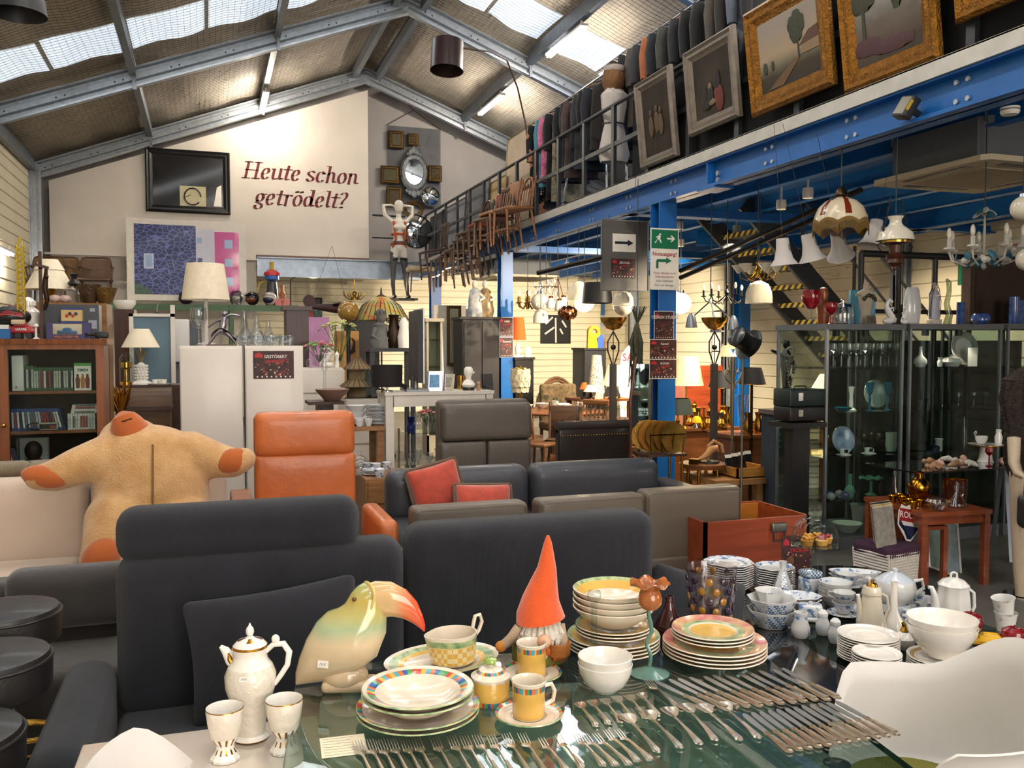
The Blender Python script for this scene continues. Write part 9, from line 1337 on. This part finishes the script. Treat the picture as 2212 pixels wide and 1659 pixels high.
pr_=[(56,-6),(55,10),(48,28),(34,42),(16,50),(8,52)];G().lA(pr_,48,mi=lambda i,j:1 if(j%8)<(3 if i>2 else 2 if i>0 else 0)else 0).mk('glass_dome',[CRG,AMG],t,sc=s);G().lA([(10,50),(14,56),(12,66),(4,74),(0,74)],20).mk('crown_cap',BRZ,t,sc=s)
FRI=mat('gold_fringe','6e5426',.8);G().lA([(57,-4),(57.5,-12)],64,rf=lambda r,z,a:(r,z+8*abs(sin(a*4)))).mk('braid',FRI,t,sc=s);g=G();[g.cyl((57*cos(a),57*sin(a),-10+8*abs(sin(a*4))),(57*cos(a),57*sin(a),-34+14*abs(sin(a*4))),.9,seg=4)for a in lsp(0,6.24,130)];g.mk('fringe_strands',FRI,t,sc=s,kind='stuff')
for k,(px,py,rot,lab)in eN(((1692,545,(0,R(-6),0),'first from the left'),(1750,535,(0,R(-16),0),'second from the left'),(1812,530,(R(20),R(-32),0),'third, tilted under the fringe lamp'),(1888,505,(0,R(14),0),'fourth, behind the oil lamp'))):
 p=P(px,py,d=6.9);s=6.9/F;t=tH('flared_shade','white flared fabric shade hung upside, %s'%lab,'lamp shade',p,rot=rot,gP='white flared shades');SHW=mat('white_fabric_shade','b9b4b0',.85);G().lA([(30,-28),(20,-14),(15,6),(13,30),(12.5,30),(14.5,6),(19.5,-14),(29.5,-28)],32).mk('shade',SHW,t,sc=s);G().rbox((6,-14,4),(5,2,26),.8).mk('clip',ALU,t,sc=s);G().cyl((0,0,28),(0,0,(3.38-p.z)/s),.5,seg=5).mk('wire',DKMET,t,sc=s)
t,s=pend('oil_pendant','opal glass oil pendant lamp with chains and turned wood base',1934,520,6.2,z=3.38);G().lA([(40,0),(36,16),(22,28),(13,34),(12,44),(17,52),(15,52),(10,42),(20,26),(38,2)],32).mk('glass_shade',OPAL,t,sc=s);G().lA([(30,-2),(30,-6),(14,-10),(12,-26),(20,-32),(14,-40),(16,-48),(6,-56),(5,-62),(0,-64)],24).mk('turned_base',wood('turned_walnut','4a2616','33180e'),t,sc=s);G().lA([(31,0),(31,-5)],32).mk('brass_ring',GOLD,t,sc=s)
for sx in(-1,1):
 g=G();pts=[(sx*(38-22*k/9),0,-2+88*k/9)for k in rG(10)];[g.tube([Vector(c_)+Vector((1.6*cos(b)*(1 if k%2 else.2),1.6*cos(b)*(.2 if k%2 else 1),5.5*sin(b)))for b in lsp(0,5.5,8)],.9,5,closed=True)for k,c_ in eN(pts)];g.tube([(sx*38,0,-4),(sx*48,0,-12),(sx*42,0,-20),(sx*30,0,-28),(sx*16,0,-30)],1,6).mk('chain',IRON,t,sc=s)
for k,(x,y,tx,ty,tz_,pw)in eN(sorted(((5.6,9.8,5.3,12.2,.8,260),(6.6,11.5,6.2,14.0,.8,260),(6.5,9.9,6.6,10.6,.6,260),(6.4,15.4,5.8,18.5,1.4,280),(7.6,14.0,8.2,18.5,1.4,280),(8.4,9.2,9.2,9.6,1.2,50),(5.8,8.0,5.6,9.2,.6,260),(5.6,7.3,5.4,6.6,.6,70),(7.0,12.6,7.2,14.0,1.0,200),(2.2,19.8,2.0,15.0,.8,150)),key=lambda q:q[1])):
 t=tH('ceiling_spot','small white ceiling ceiling spot, %s nearest the photographer'%ORD[k],'spotlight',(x,y,3.14),gP='ceiling spotlights');G().lA([(.05,-.06),(.055,.0),(.05,.04),(0,.045)],18).mk('housing',PLW,t);G().lA([(0,-.045),(.045,-.045)],18).mk('lens',LIT,t);G().cyl((0,0,.04),(0,0,.24),.012).mk('stem',PLW,t);spot('spot_beam',(x,y,3.04),(tx,ty,tz_),pw*3.4,ang=115)  # added spots brighten the showroom and centre back, placed for their light
for k,(a,b)in eN((((1160,590,9.4),(1300,555,9.2)),((1470,585,9.2),(1860,410,7.2)),((1470,600,9.4),(1800,455,7.6)))):sT(G().cyl(P(*a[:2],d=a[2]),P(*b[:2],d=b[2]),.025,seg=8).mk('track_rail',IRON))
#  floor uplighters, table lamps, furniture in the showroom
def uplighter(lB,px,py,d,base_py):
 p=P(px,py,d=d);s=d/F;t=tH('floor_uplighter',lB,'lamp',(p.x,p.y,0),gP='brass bowl uplighters');z=p.z;G().lA([(0,z-26*s),(14*s,z-22*s),(27*s,z-6*s),(29*s,z+2*s),(28*s,z+2*s),(25*s,z-6*s),(0,z-22*s)],36).mk('brass_bowl',mat('mirror_brass','d9a44c',.22,1),t)
 for sx in(-1,1):G().tube([(0,0,z-28*s),(sx*13*s,0,z-50*s),(sx*13*s,0,z-70*s),(sx*3*s,0,z-98*s)],1.6*s,8).mk('lyre_strut',BRZ,t)
 G().sph((0,0,z-62*s),6*s,12,8).cyl((0,0,z-26*s),(0,0,z-98*s),1*s,seg=6).mk('glass_bead',BLK,t);G().bx(-6*s,6*s,-6*s,6*s,.03,z-98*s).mk('square_post',mat('post_pewter','6a6058',.4,.7),t,hard=1);G().bx(-.16,.16,-.16,.16,0,.03).mk('foot_plate',BLACK,t,hard=1)
uplighter('brass bowl floor uplighter left of the nearer blue column',1325,688,9.0,930);uplighter('brass bowl floor uplighter right of the nearer blue column',1544,688,8.6,930)
def ftab(name,lB,px0,px1,py,y,dep,m,cat='table',legs=True,body=None,th=.035):
 q=fr(px0,py,px1,py+60,y);z=q[3];t=tH(name,lB,cat);G().bx(q[0],q[1],y,y+dep,z-th,z).mk('top',m,t,hard=1)
 if body:G().bx(q[0]+.02,q[1]-.02,y+.02,y+dep-.02,.0,z-th).mk('body',m,t,hard=1)
 elif legs:[G().bx(x-.03,x+.03,yy-.03,yy+.03,0,z-th).mk('leg',m,t,hard=1)for x in(q[0]+.05,q[1]-.05)for yy in(y+.05,y+dep-.05)]
 return lambda px,dy=.2:Vector((P(px,py,y=y+dy).x,y+dy,z+.001)),q
def tlamp(lB,at,hb,rb,r0,r1,hs,bm,sm,light=0,name='table_lamp',d=9.5):
 s=d/F;t=tH(name,lB,'lamp',at);G().lA([(0,0),(rb*s,0),(rb*.9*s,3*s),(rb*.25*s,6*s),(rb*.45*s,hb*.4*s),(rb*.2*s,hb*.7*s),(1.5*s,hb*s),(0,hb*s)],20).mk('base',bm,t);G().lA([(r0*s,(hb-4)*s),(r1*s,(hb-4+hs)*s),(r1*.98*s,(hb-4+hs)*s),(r0*.98*s,(hb-4)*s)],32).mk('lamp_shade',sm,t)
 if light:pnt('lamp_bulb',Vector(at)+Vector((0,0,(hb+hs*.35)*s)),light,r=.03)
ORS=mat('orange_shade','c84f10',.8,em=.15,emcol='ff6a1a');BKS=mat('black_card_shade','1d1c20',.6);GNS=mat('green_tole_shade','26302c',.5);DOT=mat('terrazzo_shade','bfb49e',.7,var=(60,.2,'4a4038'));DOT.node_tree.nodes['Color Ramp'].color_ramp.elements[0].position=.55;DOT.node_tree.nodes['Color Ramp'].color_ramp.elements[1].position=.6
f,q=ftab('black_cabinet','tall black cabinet with the orange lamp and shell lamp',1112,1156,772,13.2,.5,BKF,'cabinet',body=1);tlamp('orange drum lamp with white base on the black cabinet',f(1118),42,14,19,14,50,PORC,ORS,12,d=13.8);G().lA([(0,0),(.05,0),(.055,.16),(.05,.16),(0,.02)],20).mk('white_jug',PORC,None,f(1140),lB='white ribbed jug beside the orange lamp',cat='jug')
p=P(1124,846,d=11.5);t=tH('capiz_lamp','tiered white shell disc lamp with brass stem','lamp',(p.x,p.y,0));s=11.5/F;zb=P(1124,860,d=11.5).z;G().lA([(0,0),(.14,0),(.14,.02),(.02,.04),(.02,zb),(.03,zb+.05)],16).mk('stem',GOLD,t);CAP=mat('capiz_shell','c9bb9c',.3,coat=.3);cm_=G().at(O3,(0,pi/2,0)).lA([(0,-.002),(.05,-.002),(.05,.002),(0,.002)],12).mesh('shell_disc',CAP)
for r_,z_,n in((20,56,10),(21,44,12),(20,32,11),(17,20,9)):[put(cm_,'shell_disc',t,(r_*s*cos(a),r_*s*sin(a),zb+z_*s),(0,0,a))for a in lsp(0,2*pi*(n-1)/n,n)]
G().tube([(15*s*cos(a),15*s*sin(a),zb+64*s)for a in lsp(0,5.9,16)],.012,6,closed=True).cyl((0,0,zb),(0,0,zb+70*s),.012).mk('brass_ring',BRS,t)
q=fr(1172,680,1237,742,GY+1.4);t,w,h,cv=frame('stroke_painting','black abstract picture with white diagonal strokes on the siding',q[0],q[1],GY+1.56,q[2],q[3],.02,BKF,mat('black_canvas','0f0f11',.5),.03,profile=False);[G().bar((x0*w,-.02,h*z0),(x1*w,-.02,h*z1),.01,.045).mk('white_stroke',PLW,cv,hard=1)for x0,z0,x1,z1 in((-.7,.72,-.2,.98),(-.75,.35,-.1,.6),(.02,0.02,0,.95),(.45,.85,.75,.6),(.3,.55,.5,.35))]
f,q=ftab('filing_cabinet','grey and black filing cabinet with yellow sculpture on top',1262,1312,752,14.6,.6,mat('file_black','191a1d',.5),'filing cabinet',body=1);t=tH('yellow_sculpture','yellow pop-art face sculpture on the filing cabinet','sculpture',f(1282));s=15.2/F;G().prism([(-16*s,0),(10*s,0),(6*s,26*s),(15*s,34*s),(-15*s,34*s)],-.03,.03,1).mk('base',mat('pop_yellow','c2920c',.4),t,hard=1);G().at((0,0,36*s),(pi/2,0,0)).lA([(8*s,-.04),(15*s,-.04),(15*s,.04),(8*s,.04),(8*s,-.04)],28).mk('ring',MATS['pop_yellow'],t);G().bx(9*s,24*s,-.03,.02,0,30*s).mk('blue_slab',mat('pop_blue','2a4a9c',.4),t,hard=1)
RW=wood('round_table_wood','7a4a28','5c3419');p=P(1205,885,d=12.2);t=tH('round_dining_table','round wooden dining table set with white crockery','table',(p.x,p.y,0));z=p.z;G().lA([(0,z-.04),(.62,z-.04),(.64,z-.02),(.62,z),(0,z)],40).mk('top',RW,t);G().lA([(0,0),(.3,0),(.25,.05),(.08,.12),(.08,z-.1),(.2,z-.04),(0,z-.04)],20).mk('pedestal',RW,t)
rt=p.copy();random.seed(9)
for k in rG(12):
 a=k*2.4;r_=.5*math.sqrt((k+.5)/12);loc=(rt.x+r_*cos(a),rt.y+r_*sin(a),rt.z+.001);kind=k%3
 if kind==0:G().lA([(0,0),(.05,0),(.1,.06),(.105,.07),(.095,.06),(0,.012)],24).mk('white_bowl',PORC,None,loc,lB='white bowl on the round table, %s counting out from its centre'%ORD[k],cat='bowl',gP='crockery on the round table')
 elif kind==1:put(wine(.04,.2,.5).mesh('wine_glass',CLEAR),'wine_glass',None,loc,O3,'clear wine glass on the round table, %s counting out from its centre'%ORD[k],'glass','crockery on the round table')
 else:G().lA([(0,0),(.03,0),(.05,.05),(.048,.09),(.044,.09),(0,.01)],20).mk('white_mug',PORC,None,loc,lB='white cup on the round table, %s counting out from its centre'%ORD[k],cat='cup',gP='crockery on the round table')
p=P(1210,900,d=13.6);t=tH('wicker_armchair','brown wicker armchair with patterned cushion behind the round table','armchair',(p.x,p.y,0));WKB=weave('brown_wicker','6b4a2a','4c341c',45,.8,0,1);[G().tube([(.36*cos(a)*sc_,.1+.05*sin(a),.5+.62*sin(a)*sc_)for a in lsp(0,pi,16)],.025,8).mk('hoop',WKB,t)for sc_ in(1,.93)];G().rbox((0,.1,.72),(.6,.12,.62),.05,3).mk('back_cushion',mat('tapestry','6a5536',.9,var=(20,.35,'3d3324')),t);G().rbox((0,-.2,.4),(.66,.6,.14),.05,3).mk('seat',WKB,t);[G().cyl((x*.28,y*.22-.15,.36),(x*.28,y*.22-.15,0),.025).mk('leg',WKB,t)for x in(-1,1)for y in(-1,1)]
for k,(px,py,d,rz,lab)in eN(((1135,960,11.0,1.2,'left of the round table'),(1165,990,10.4,.6,'nearest the grey armchair'),(1215,975,10.6,-.5,'before the round table'),(1260,970,11.0,-1.0,'right of the round table'))):p=P(px,py,d=d);wchair('dining_chair','brown wooden dining chair %s'%lab,(p.x,p.y,0),rz,CHW[0 if k%2 else 2],('round','slat','panel','slat')[k],1.05,0,'dining chairs in the showroom')
p=P(1292,905,d=11.0);t=tH('dark_oval_table','dark oval table with rows of small glasses','table',(p.x,p.y,0));z=p.z;G().lA([(0,z-.03),(.44,z-.03),(.45,z-.01),(.44,z),(0,z)],36,sx=1.1).lA([(0,0),(.22,0),(.06,.1),(.06,z-.03)],16).mk('top_and_pedestal',DKW,t)
for k in rG(18):a=(k%6-2.5)*.12;b=(k//6-1)*.14;put(wine(.026,.17,.45).mesh('sherry_glass',CLEAR),'sherry_glass',None,(p.x+a,p.y+b,z+.001),O3,'small stemmed glass on the dark oval table, row %s, %s from the left'%(ORD[k//6],ORD[k%6]),'glass','glasses on the dark oval table')
f,q=ftab('lamp_table','brown table with several lamps left of the blue column',1255,1370,862,11.4,.6,RW)
tlamp('cream bell shade lamp beside the uplighter',f(1330),34,12,32,19,48,BRS,LITS,45,d=11.6);G().lA([(.13,0),(.07,.62),(0,.63)],28).mk('terrazzo_cone_lamp',DOT,None,f(1288),lB='tall cone lamp with speckled cream shade',cat='lamp');tlamp('small orange desk lamp on the lamp table',f(1262),26,9,12,5,16,IRON,ORS,d=11.6);tlamp('oil lamp with grey opal shade',f(1276,.05),22,10,18,8,16,BRZ,OPAL,d=11.4);tlamp('low lamp with black shade below the cream one',f(1322,.05),10,10,21,13,22,IRON,BKS,d=11.3)
f,q=ftab('brown_sideboard','brown chest covered with brassware right of the blue column',1452,1600,925,8.6,.6,RW,'chest',body=1,th=.03)
tlamp('beige conical shade lamp against the blue column',f(1482,.4),96,9,39,26,66,BRS,LITS,35,d=9.6);tlamp('green tole shade lamp on the brown chest',f(1464,.2),34,10,36,27,36,BRS,GNS,d=9.4)
BRL_=[('brass_candlestick','brass candlestick'),('brass_pot','squat brass pot'),('gold_figurine','gold putto figurine'),('brass_vase','brass vase'),('gold_box','small gilded box')]
prof_=[[(0,0),(.05,0),(.015,.03),(.012,.18),(.03,.2),(0,.2)],[(0,0),(.05,0),(.07,.05),(.04,.1),(.045,.12),(0,.12)],[(0,0),(.05,0),(.04,.08),(.05,.15),(.02,.19),(.035,.23),(0,.27)],[(0,0),(.04,0),(.05,.1),(.025,.17),(.04,.22),(0,.2)],[(0,0),(.06,0),(.06,.05),(.05,.07),(0,.075)]]
for k,(px,dy)in eN(sorted(((1478,.08),(1495,.3),(1508,.15),(1520,.4),(1530,.1),(1542,.28),(1552,.45),(1562,.12),(1572,.32),(1570,.18),(1558,.42),(1500,.48),(1515,.05),(1560,.02),(1536,.5)))):
 nm,lb=BRL_[k%5];G().lA(prof_[k%5],16,rf=(lambda r,z,a:r*(1+.15*sin(3*a)))if k%5==2 else None).mk(nm,BRS if k%2 else GIL,None,f(px,dy),lB='%s on the brown chest, %s from the left'%(lb,ORD[k]),cat=lb.split()[-1],gP='brassware on the brown chest')
G().lA([(0,0),(.016,0),(.016,.24),(.003,.27),(0,.27)],12).mk('white_candle',PORC,None,f(1537,.1)+Vector((.0,-.04,0)),lB='tall white candle among the brassware',cat='candle');t=tH('mushroom_lamp','little lamp with yellow mushroom dome and chrome foot','lamp',f(1505,.06));G().lA([(.045,0),(.02,.05),(.02,.07)],20).mk('foot',CHROME,t);G().lA([(.0,.06),(.055,.06),(.055,.085),(.035,.125),(0,.135)],24).mk('dome',mat('yellow_dome','d99a10',.3,em=.5,emcol='ffb020'),t);t=tH('black_photo_frame','black easel photo frame on the brown chest','picture frame',f(1560,.04),rot=(R(-12),0,.2));G().bx(-.07,.07,0,.01,0,.17).mk('frame',BKF,t,hard=1)
f,q=ftab('tall_brass_table','second wooden table with brass pots and glass vase',1585,1660,940,7.6,.5,RW,body=1);G().lA([(0,0),(.05,0),(.012,.02),(.02,.06),(.07,.4),(.066,.4),(0,.08)],24).mk('fluted_glass_vase',CG,None,f(1603,.15),lB='tall fluted clear glass vase on the brass table',cat='vase');[G().lA(prof_[1 if k%2 else 3],18).mk('brass_pot',BRS,None,f(px,.1+.15*(k%2)),lB='polished brass pot on the brass table, %s from the left'%ORD[k],cat='pot',gP='brass pots')for k,px in eN((1615,1626,1638,1648))]
f,q=ftab('blond_table','blond wooden table with a yellow display tray',1545,1655,1036,6.6,.6,OAK,legs=True,th=.05);t=tH('display_tray','open yellow wooden tray with black packaged gloves','tray',f(1600,.25));YW=wood('honey_tray','b9823c','a06c2c');[G().bx(*b).mk('side_board',YW,t,hard=1)for b in((-.17,.17,-.2,-.185,0,.09),(-.17,.17,.185,.2,0,.09),(-.17,-.155,-.2,.2,0,.09),(.155,.17,-.2,.2,0,.09),(-.17,.17,-.2,.2,0,.01))]
for k in rG(4):x,y,z=f(1578+14*k,.22+.06*k);G().rbox((0,0,.1),(.09,.012,.17),.006).mt(1).bx(-.04,.04,-.0075,-.006,.15,.18).mk('glove_packet',[mat('black_packet','151417',.25,coat=.5),PAPER],None,(x,y,z+.012),(R(-14),0,.2),'black packaged item in the yellow tray, %s from the left'%ORD[k],'packet','packets in the yellow tray')
p=P(1518,1000,d=8.0);t=tH('round_side_table','round wooden side table with a ram horn figure','table',(p.x,p.y,0));z=p.z;G().lA([(0,z-.04),(.2,z-.04),(.21,z),(0,z)],32).mk('top',RW,t);[G().cyl((.13*cos(a),.13*sin(a),z-.04),(.15*cos(a),.15*sin(a),0),.016).mk('leg',GIL,t)for a in(0.8,2.4,3.9,5.5)];G().lA([(0,0),(.06,0),(.06,.05),(0,.05)],4).mk('brass_box',BRS,None,(p.x-.12,p.y-.06,z+.001),lB='small square brass box on the round side table',cat='box');t=tH('reclining_faun','tan reclining figure with arched back on the side table','figurine',(p.x+.06,p.y,z+.001));TAN=mat('tan_resin','a87844',.5);G().lA([(0,0),(.1,0),(.1,.015),(0,.015)],20).mk('base',BLACK,t);G().tube([(-.1,0,.03),(-.03,0,.06),(.03,0,.12),(.08,0,.13),(.1,0,.1)],[.015,.028,.035,.03,.012],10).tube([(.02,.04,.02),(.03,.06,.14),(.09,.06,.19),(.16,.04,.15),(.17,.03,.08)],.016,8).mk('figure',TAN,t)
p=P(1428,975,d=7.7);t=tH('brass_tray_rack','wire magazine rack table full of brass trays before the blue column','rack',(p.x,p.y,0));z=P(1428,978,d=7.7).z;G().bx(-.19,.19,-.12,.14,z-.02,z).mk('shelf',DKW,t,hard=1);[G().cyl((x,y,0),(x,y,z),.012).mk('leg',GOLD,t)for x in(-.15,.15)for y in(-.1,.12)];[G().tube([(x,-.1,z),(x*1.15,-.12,z+.18)],.005,5).tube([(-.17,-.12,z+.17),(.17,-.12,z+.17)],.005,5).mk('wire',GOLD,t)for x in(-.15,-.05,.05,.15)]
for k in rG(5):G().at((0,0,.14),(pi/2-.15,0,0)).lA([(0,0),(.1,0),(.135,.008),(.14,.014),(.13,.012),(.09,.004),(0,.004)],28,rf=lambda r,z,a:r*(1+.03*sin(a*10))).mk('brass_tray',mat('tray_brass','d0a050',.38,.9)if k%2 else mat('old_brass','b08a44',.42,.9,bump=(60,.4),var=(12,.3)),None,(p.x-.09+.04*k,p.y+.1-.045*k,z+.002),(0,0,.1*k-.2),'brass tray standing in the rack, %s from the back'%ORD[k],'tray','brass trays in the rack')
f,q=ftab('lamp_stand_table','low brown table behind the left glass cabinet',1715,1850,910,7.4,.5,RW);tlamp('lamp with wide pleated cream shade behind the left glass cabinet',f(1790),30,14,66,22,80,BRS,LITS,20,d=8.4);G().lA([(0,0),(.06,0),(.08,.14),(.03,.3),(.02,.3),(0,.1)],20).mk('amber_drop_vase',mat('amber_yellow','a8740c',.15,coat=.5),None,f(1738),lB='amber yellow drop vase beside the pleated lamp',cat='vase')
p=P(1582,900,d=8.8);t=tH('scroll_candelabrum','tall silver scroll candelabrum floor lamp with three small shades','lamp',(p.x,p.y,0));s=8.8/F;z=P(1582,770,d=8.8).z;SCR=mat('champagne_metal','a09070',.35,.9);G().lA([(0,0),(.14,0),(.14,.03),(.015,.05),(.015,z)],16).mk('stem',SCR,t)
for sx in(-1,1):G().tube([(sx*2*s,0,z-60*s),(sx*16*s,0,z-50*s),(sx*22*s,0,z-34*s),(sx*14*s,0,z-26*s),(sx*10*s,0,z-34*s),(sx*15*s,0,z-38*s)],1.6*s,6).tube([(0,0,z-60*s),(sx*10*s,0,z-20*s),(sx*12*s,0,z-2*s)],1.5*s,6).mk('scroll_arm',SCR,t)
for k,x in eN((-18,0,18)):G().lA([(17*s,z+(0 if k!=1 else 16)*s),(7*s,z+(24 if k!=1 else 42)*s),(6.5*s,z+(24 if k!=1 else 42)*s),(16.5*s,z+(0 if k!=1 else 16)*s)],24,c=(x*s,0,0)).mk('small_shade',LITS,t)
pnt('candelabrum_light',(p.x,p.y,z+.12),35)
for k,(px,py,d,lab)in eN(((1624,830,8.9,'right of the candelabrum'),(1560,838,10.2,'behind the second uplighter'))):p=P(px,py,d=d);s=d/F;t=tH('black_shade_lamp','floor lamp with black conical shade %s'%lab,'lamp',(p.x,p.y,0),gP='black shade lamps');zb=p.z;G().lA([(0,0),(.13,0),(.13,.02),(.015,.04),(.015,zb+.1)],16).mk('stem',BRZ,t);G().lA([(30*s,zb),(20*s,zb+36*s),(19.5*s,zb+36*s),(29.5*s,zb)],32).mk('lamp_shade',BKS,t);G().lA([(30.3*s,zb),(30*s,zb+1.5*s)],32).mk('gilt_edge',GIL,t)
p=P(1380,985,d=9.1);t=tH('curved_mirror_stand','tall curved wooden mirror stand beside the blue column','mirror',(p.x,p.y,0));z=P(1375,770,d=9.1).z;G().tube([(-.02,0,.0),(-.1,0,.4),(-.1,0,z*.7),(-.04,0,z)],.018,8).tube([(.25,0,0),(.1,-.05,.35),(-.08,0,.5)],.02,8).mk('bent_frame',wood('cherry','5a2c18','42200f'),t);G().bx(-.09,.16,.01,.02,.45,z*.95).mk('mirror_glass',MIRR,t,hard=1)
p=P(1376,740,d=9.3);t=tH('hanging_dried_plant','hanging bundle of grey-green dried foliage beside the column','plant',p);G().cyl(O3,(0,0,HZ-p.z),.004,seg=5).mk('cord',DKMET,t);g=G();random.seed(3);[g.tube([(0,0,.2),(random.uniform(-.06,.06),random.uniform(-.06,.06),.0),(random.uniform(-.09,.09),random.uniform(-.06,.06),random.uniform(-.6,-.2))],[.02,.014,.003],5)for k in rG(30)];[g.tube([(0,0,.2),(random.uniform(-.12,.12),random.uniform(-.08,.08),.38)],[.01,.003],5)for k in rG(16)];g.mk('foliage',mat('dried_foliage','4a4a38',.9,var=(30,.3)),t)
q=fr(1480,790,1560,930,13.5);G().bx(q[0],q[1],13.5,13.9,0,q[3]).mk('mahogany_cabinet',MAHO,None,lB='red-brown cabinet behind the second uplighter',cat='cabinet',hard=1)
q=fr(1490,605,1508,760,16.5);t=tH('striped_runner','narrow red white and blue woven wall hanging','textile',((q[0]+q[1])/2,GY+1.55,q[2]));[G().bx(-.12,.12,0,.01,(q[3]-q[2])*k/5,(q[3]-q[2])*(k+1)/5).mk('woven_band',mat('band_'+c,c,.9),t,hard=1)for k,c in eN(('b06020','b0a890','8a9aa8','3a5a80','8a2f24'))]
q=fr(1555,670,1600,860,15.0);t=tH('white_shelf_unit','white wall shelf with small goods far back','shelf');G().bx(q[0],q[0]+.03,15,15.3,0,q[3]).bx(q[1]-.03,q[1],15,15.3,0,q[3]).bx(q[0],q[1],15.28,15.3,0,q[3]).mk('frame',PLW,t,hard=1);[G().bx(q[0],q[1],15,15.28,z,z+.025).mk('shelf_board',PLW,t,hard=1)for z in lsp(.3,q[3]-.03,6)]
for k in rG(10):z=lsp(.3,q[3]-.03,6)[1+k%4]+.026;G().rbox((0,0,.07),(.09,.1,.14),.01).mk('small_box',(YTOY,RTOY,PLW,BRS,TQ)[k%5],None,(q[0]+.1+.1*(k//4),15.12,z),lB='small packaged item on the white far shelf, board %s from below, %s from the left'%(ORD[1+k%4],ORD[k//4]),cat='box',gP='goods on the white far shelf')
t=tH('surf_board','white board with red letters leaning far back','board',(P(1367,800,d=16).x,P(1367,800,d=16).y,0),rot=(R(-6),0,0));zt=P(1362,745,d=16).z;G().prism([(-.22,0),(.22,0),(.24,zt*.6),(.15,zt*.9),(0,zt),(-.15,zt*.9),(-.24,zt*.6)],0,.03,1).mk('board',PLW,t,hard=1);text('SA',.2,RTX,t,(-.03,-.001,zt*.86),(pi/2,0,0),bold=.003)
sa=P(1655,490,d=10.6);sbz=.0;sx0=sa.x;sz0=sa.z;run=3.4;t=tH('steel_staircase','dark steel staircase with yellow-black striped step edges','staircase');sy0=sa.y
for dy in(0,.95):G().bar((sx0-.3,sy0+dy,sz0+.28),(sx0+run-.2,sy0+dy,.05),.05,.24).mk('stringer',DKMET,t,hard=1)
STR_Y=mat('hazard_stripe','b0962a',.6);nt=STR_Y.node_tree;wv=nt.nodes.new('ShaderNodeTexWave');wv.bands_direction='DIAGONAL';wv.inputs['Scale'].default_value=5;r=nt.nodes.new('ShaderNodeValToRGB');r.color_ramp.interpolation='CONSTANT';r.color_ramp.elements[0].color=lin('141414');r.color_ramp.elements[1].color=lin('a8902c');r.color_ramp.elements[1].position=.5;nt.links.new(nt.nodes['Texture Coordinate'].outputs['Object'],wv.inputs['Vector']);nt.links.new(wv.outputs[0],r.inputs[0]);nt.links.new(r.outputs[0],nt.nodes['Principled BSDF'].inputs['Base Color'])
nst=14
for k in rG(nst):u=(k+.5)/nst;x=sx0+u*(run-.3);z=sz0*(1-u)+.1;G().bx(x-.13,x+.13,sy0+.02,sy0+.93,z-.03,z).mk('tread',mat('grating_step','4c4e50',.5,.5),t,hard=1);G().bx(x+.13,x+.14,sy0+.02,sy0+.93,z-.04,z+.01).bx(x-.145,x-.13,sy0+.02,sy0+.93,z-.05,z+.01).mk('striped_nosing',STR_Y,t,hard=1)
for dy in(-.02,):
 G().cyl((sx0+.35,sy0+dy,sz0+.95),(sx0+run+.2,sy0+dy,1.0),.022).cyl((sx0+.35,sy0+dy,sz0+.5),(sx0+run+.1,sy0+dy,.55),.018).mk('handrail',ALU,t);[G().cyl((sx0+u*run,sy0+dy,sz0*(1-u)+.1),(sx0+u*run,sy0+dy,sz0*(1-u)+1.05-.2*u),.02).mk('baluster',DKMET,t)for u in(.15,.38,.6,.85)]
ga=P(1900,590,d=8.2);t=tH('black_gate_railing','black steel guard rail with vertical posts behind the cabinet ornaments','railing');zr=P(2000,565,d=8.4).z;gy=ga.y-.4;xa,xb=P(1860,580,y=gy).x,P(2240,560,y=gy).x;G().cyl((xa,gy,zr),(xb,gy,zr),.03).cyl((xa,gy,zr-.5),(xb,gy,zr-.5),.02).mk('top_rail',BLACK,t);[G().cyl((x,gy,0),(x,gy,zr),.025).mk('post',BLACK,t)for x in lsp(xa,xb,6)]
t=tH('exit_plate','small green exit pictogram plate on the right wall','sign',P(2090,592,x=WR-.011));G().bx(-.004,0,-.16,.16,-.14,.14).mk('plate',GREEN,t,hard=1);G().prism([(-.06,-.1),(0,-.02),(.05,-.1),(.07,-.08),(.03,.02),(.05,.06),(-.05,.06),(-.08,.02)],-.008,-.004,0).mk('running_figure',PAPER,t,hard=1)
t=tH('exit_notice','white Notausgang notice on the far right wall','sign',P(2180,540,x=WR-.011));G().bx(-.004,0,-.17,.17,-.12,.12).mk('sheet',PAPER,t,hard=1);text('Notausgang!',.055,RTX,t,(-.006,0,.06),(pi/2,0,-pi/2),bold=.001);G().bx(-.007,-.004,-.03,.03,-.12,0).mk('green_bar',GREEN,t,hard=1)
for k,(px,w_,c)in eN(((1905,.22,'2c2a30'),(1935,.16,'6a6a70'),(1965,.3,'3a2a24'),(2010,.14,'a8a49c'))):p=P(px,430,x=8.75);z=MZ-.1;G().rbox((0,0,.16),(.2,w_,.32),.02).mk('ledge_box',mat('ledge_'+c,c,.6),None,(8.75,p.y,z+.005),lB='%s box on the far blue ledge at the right'%('dark','grey','brown','pale')[k],cat='box',gP='boxes on the far ledge')
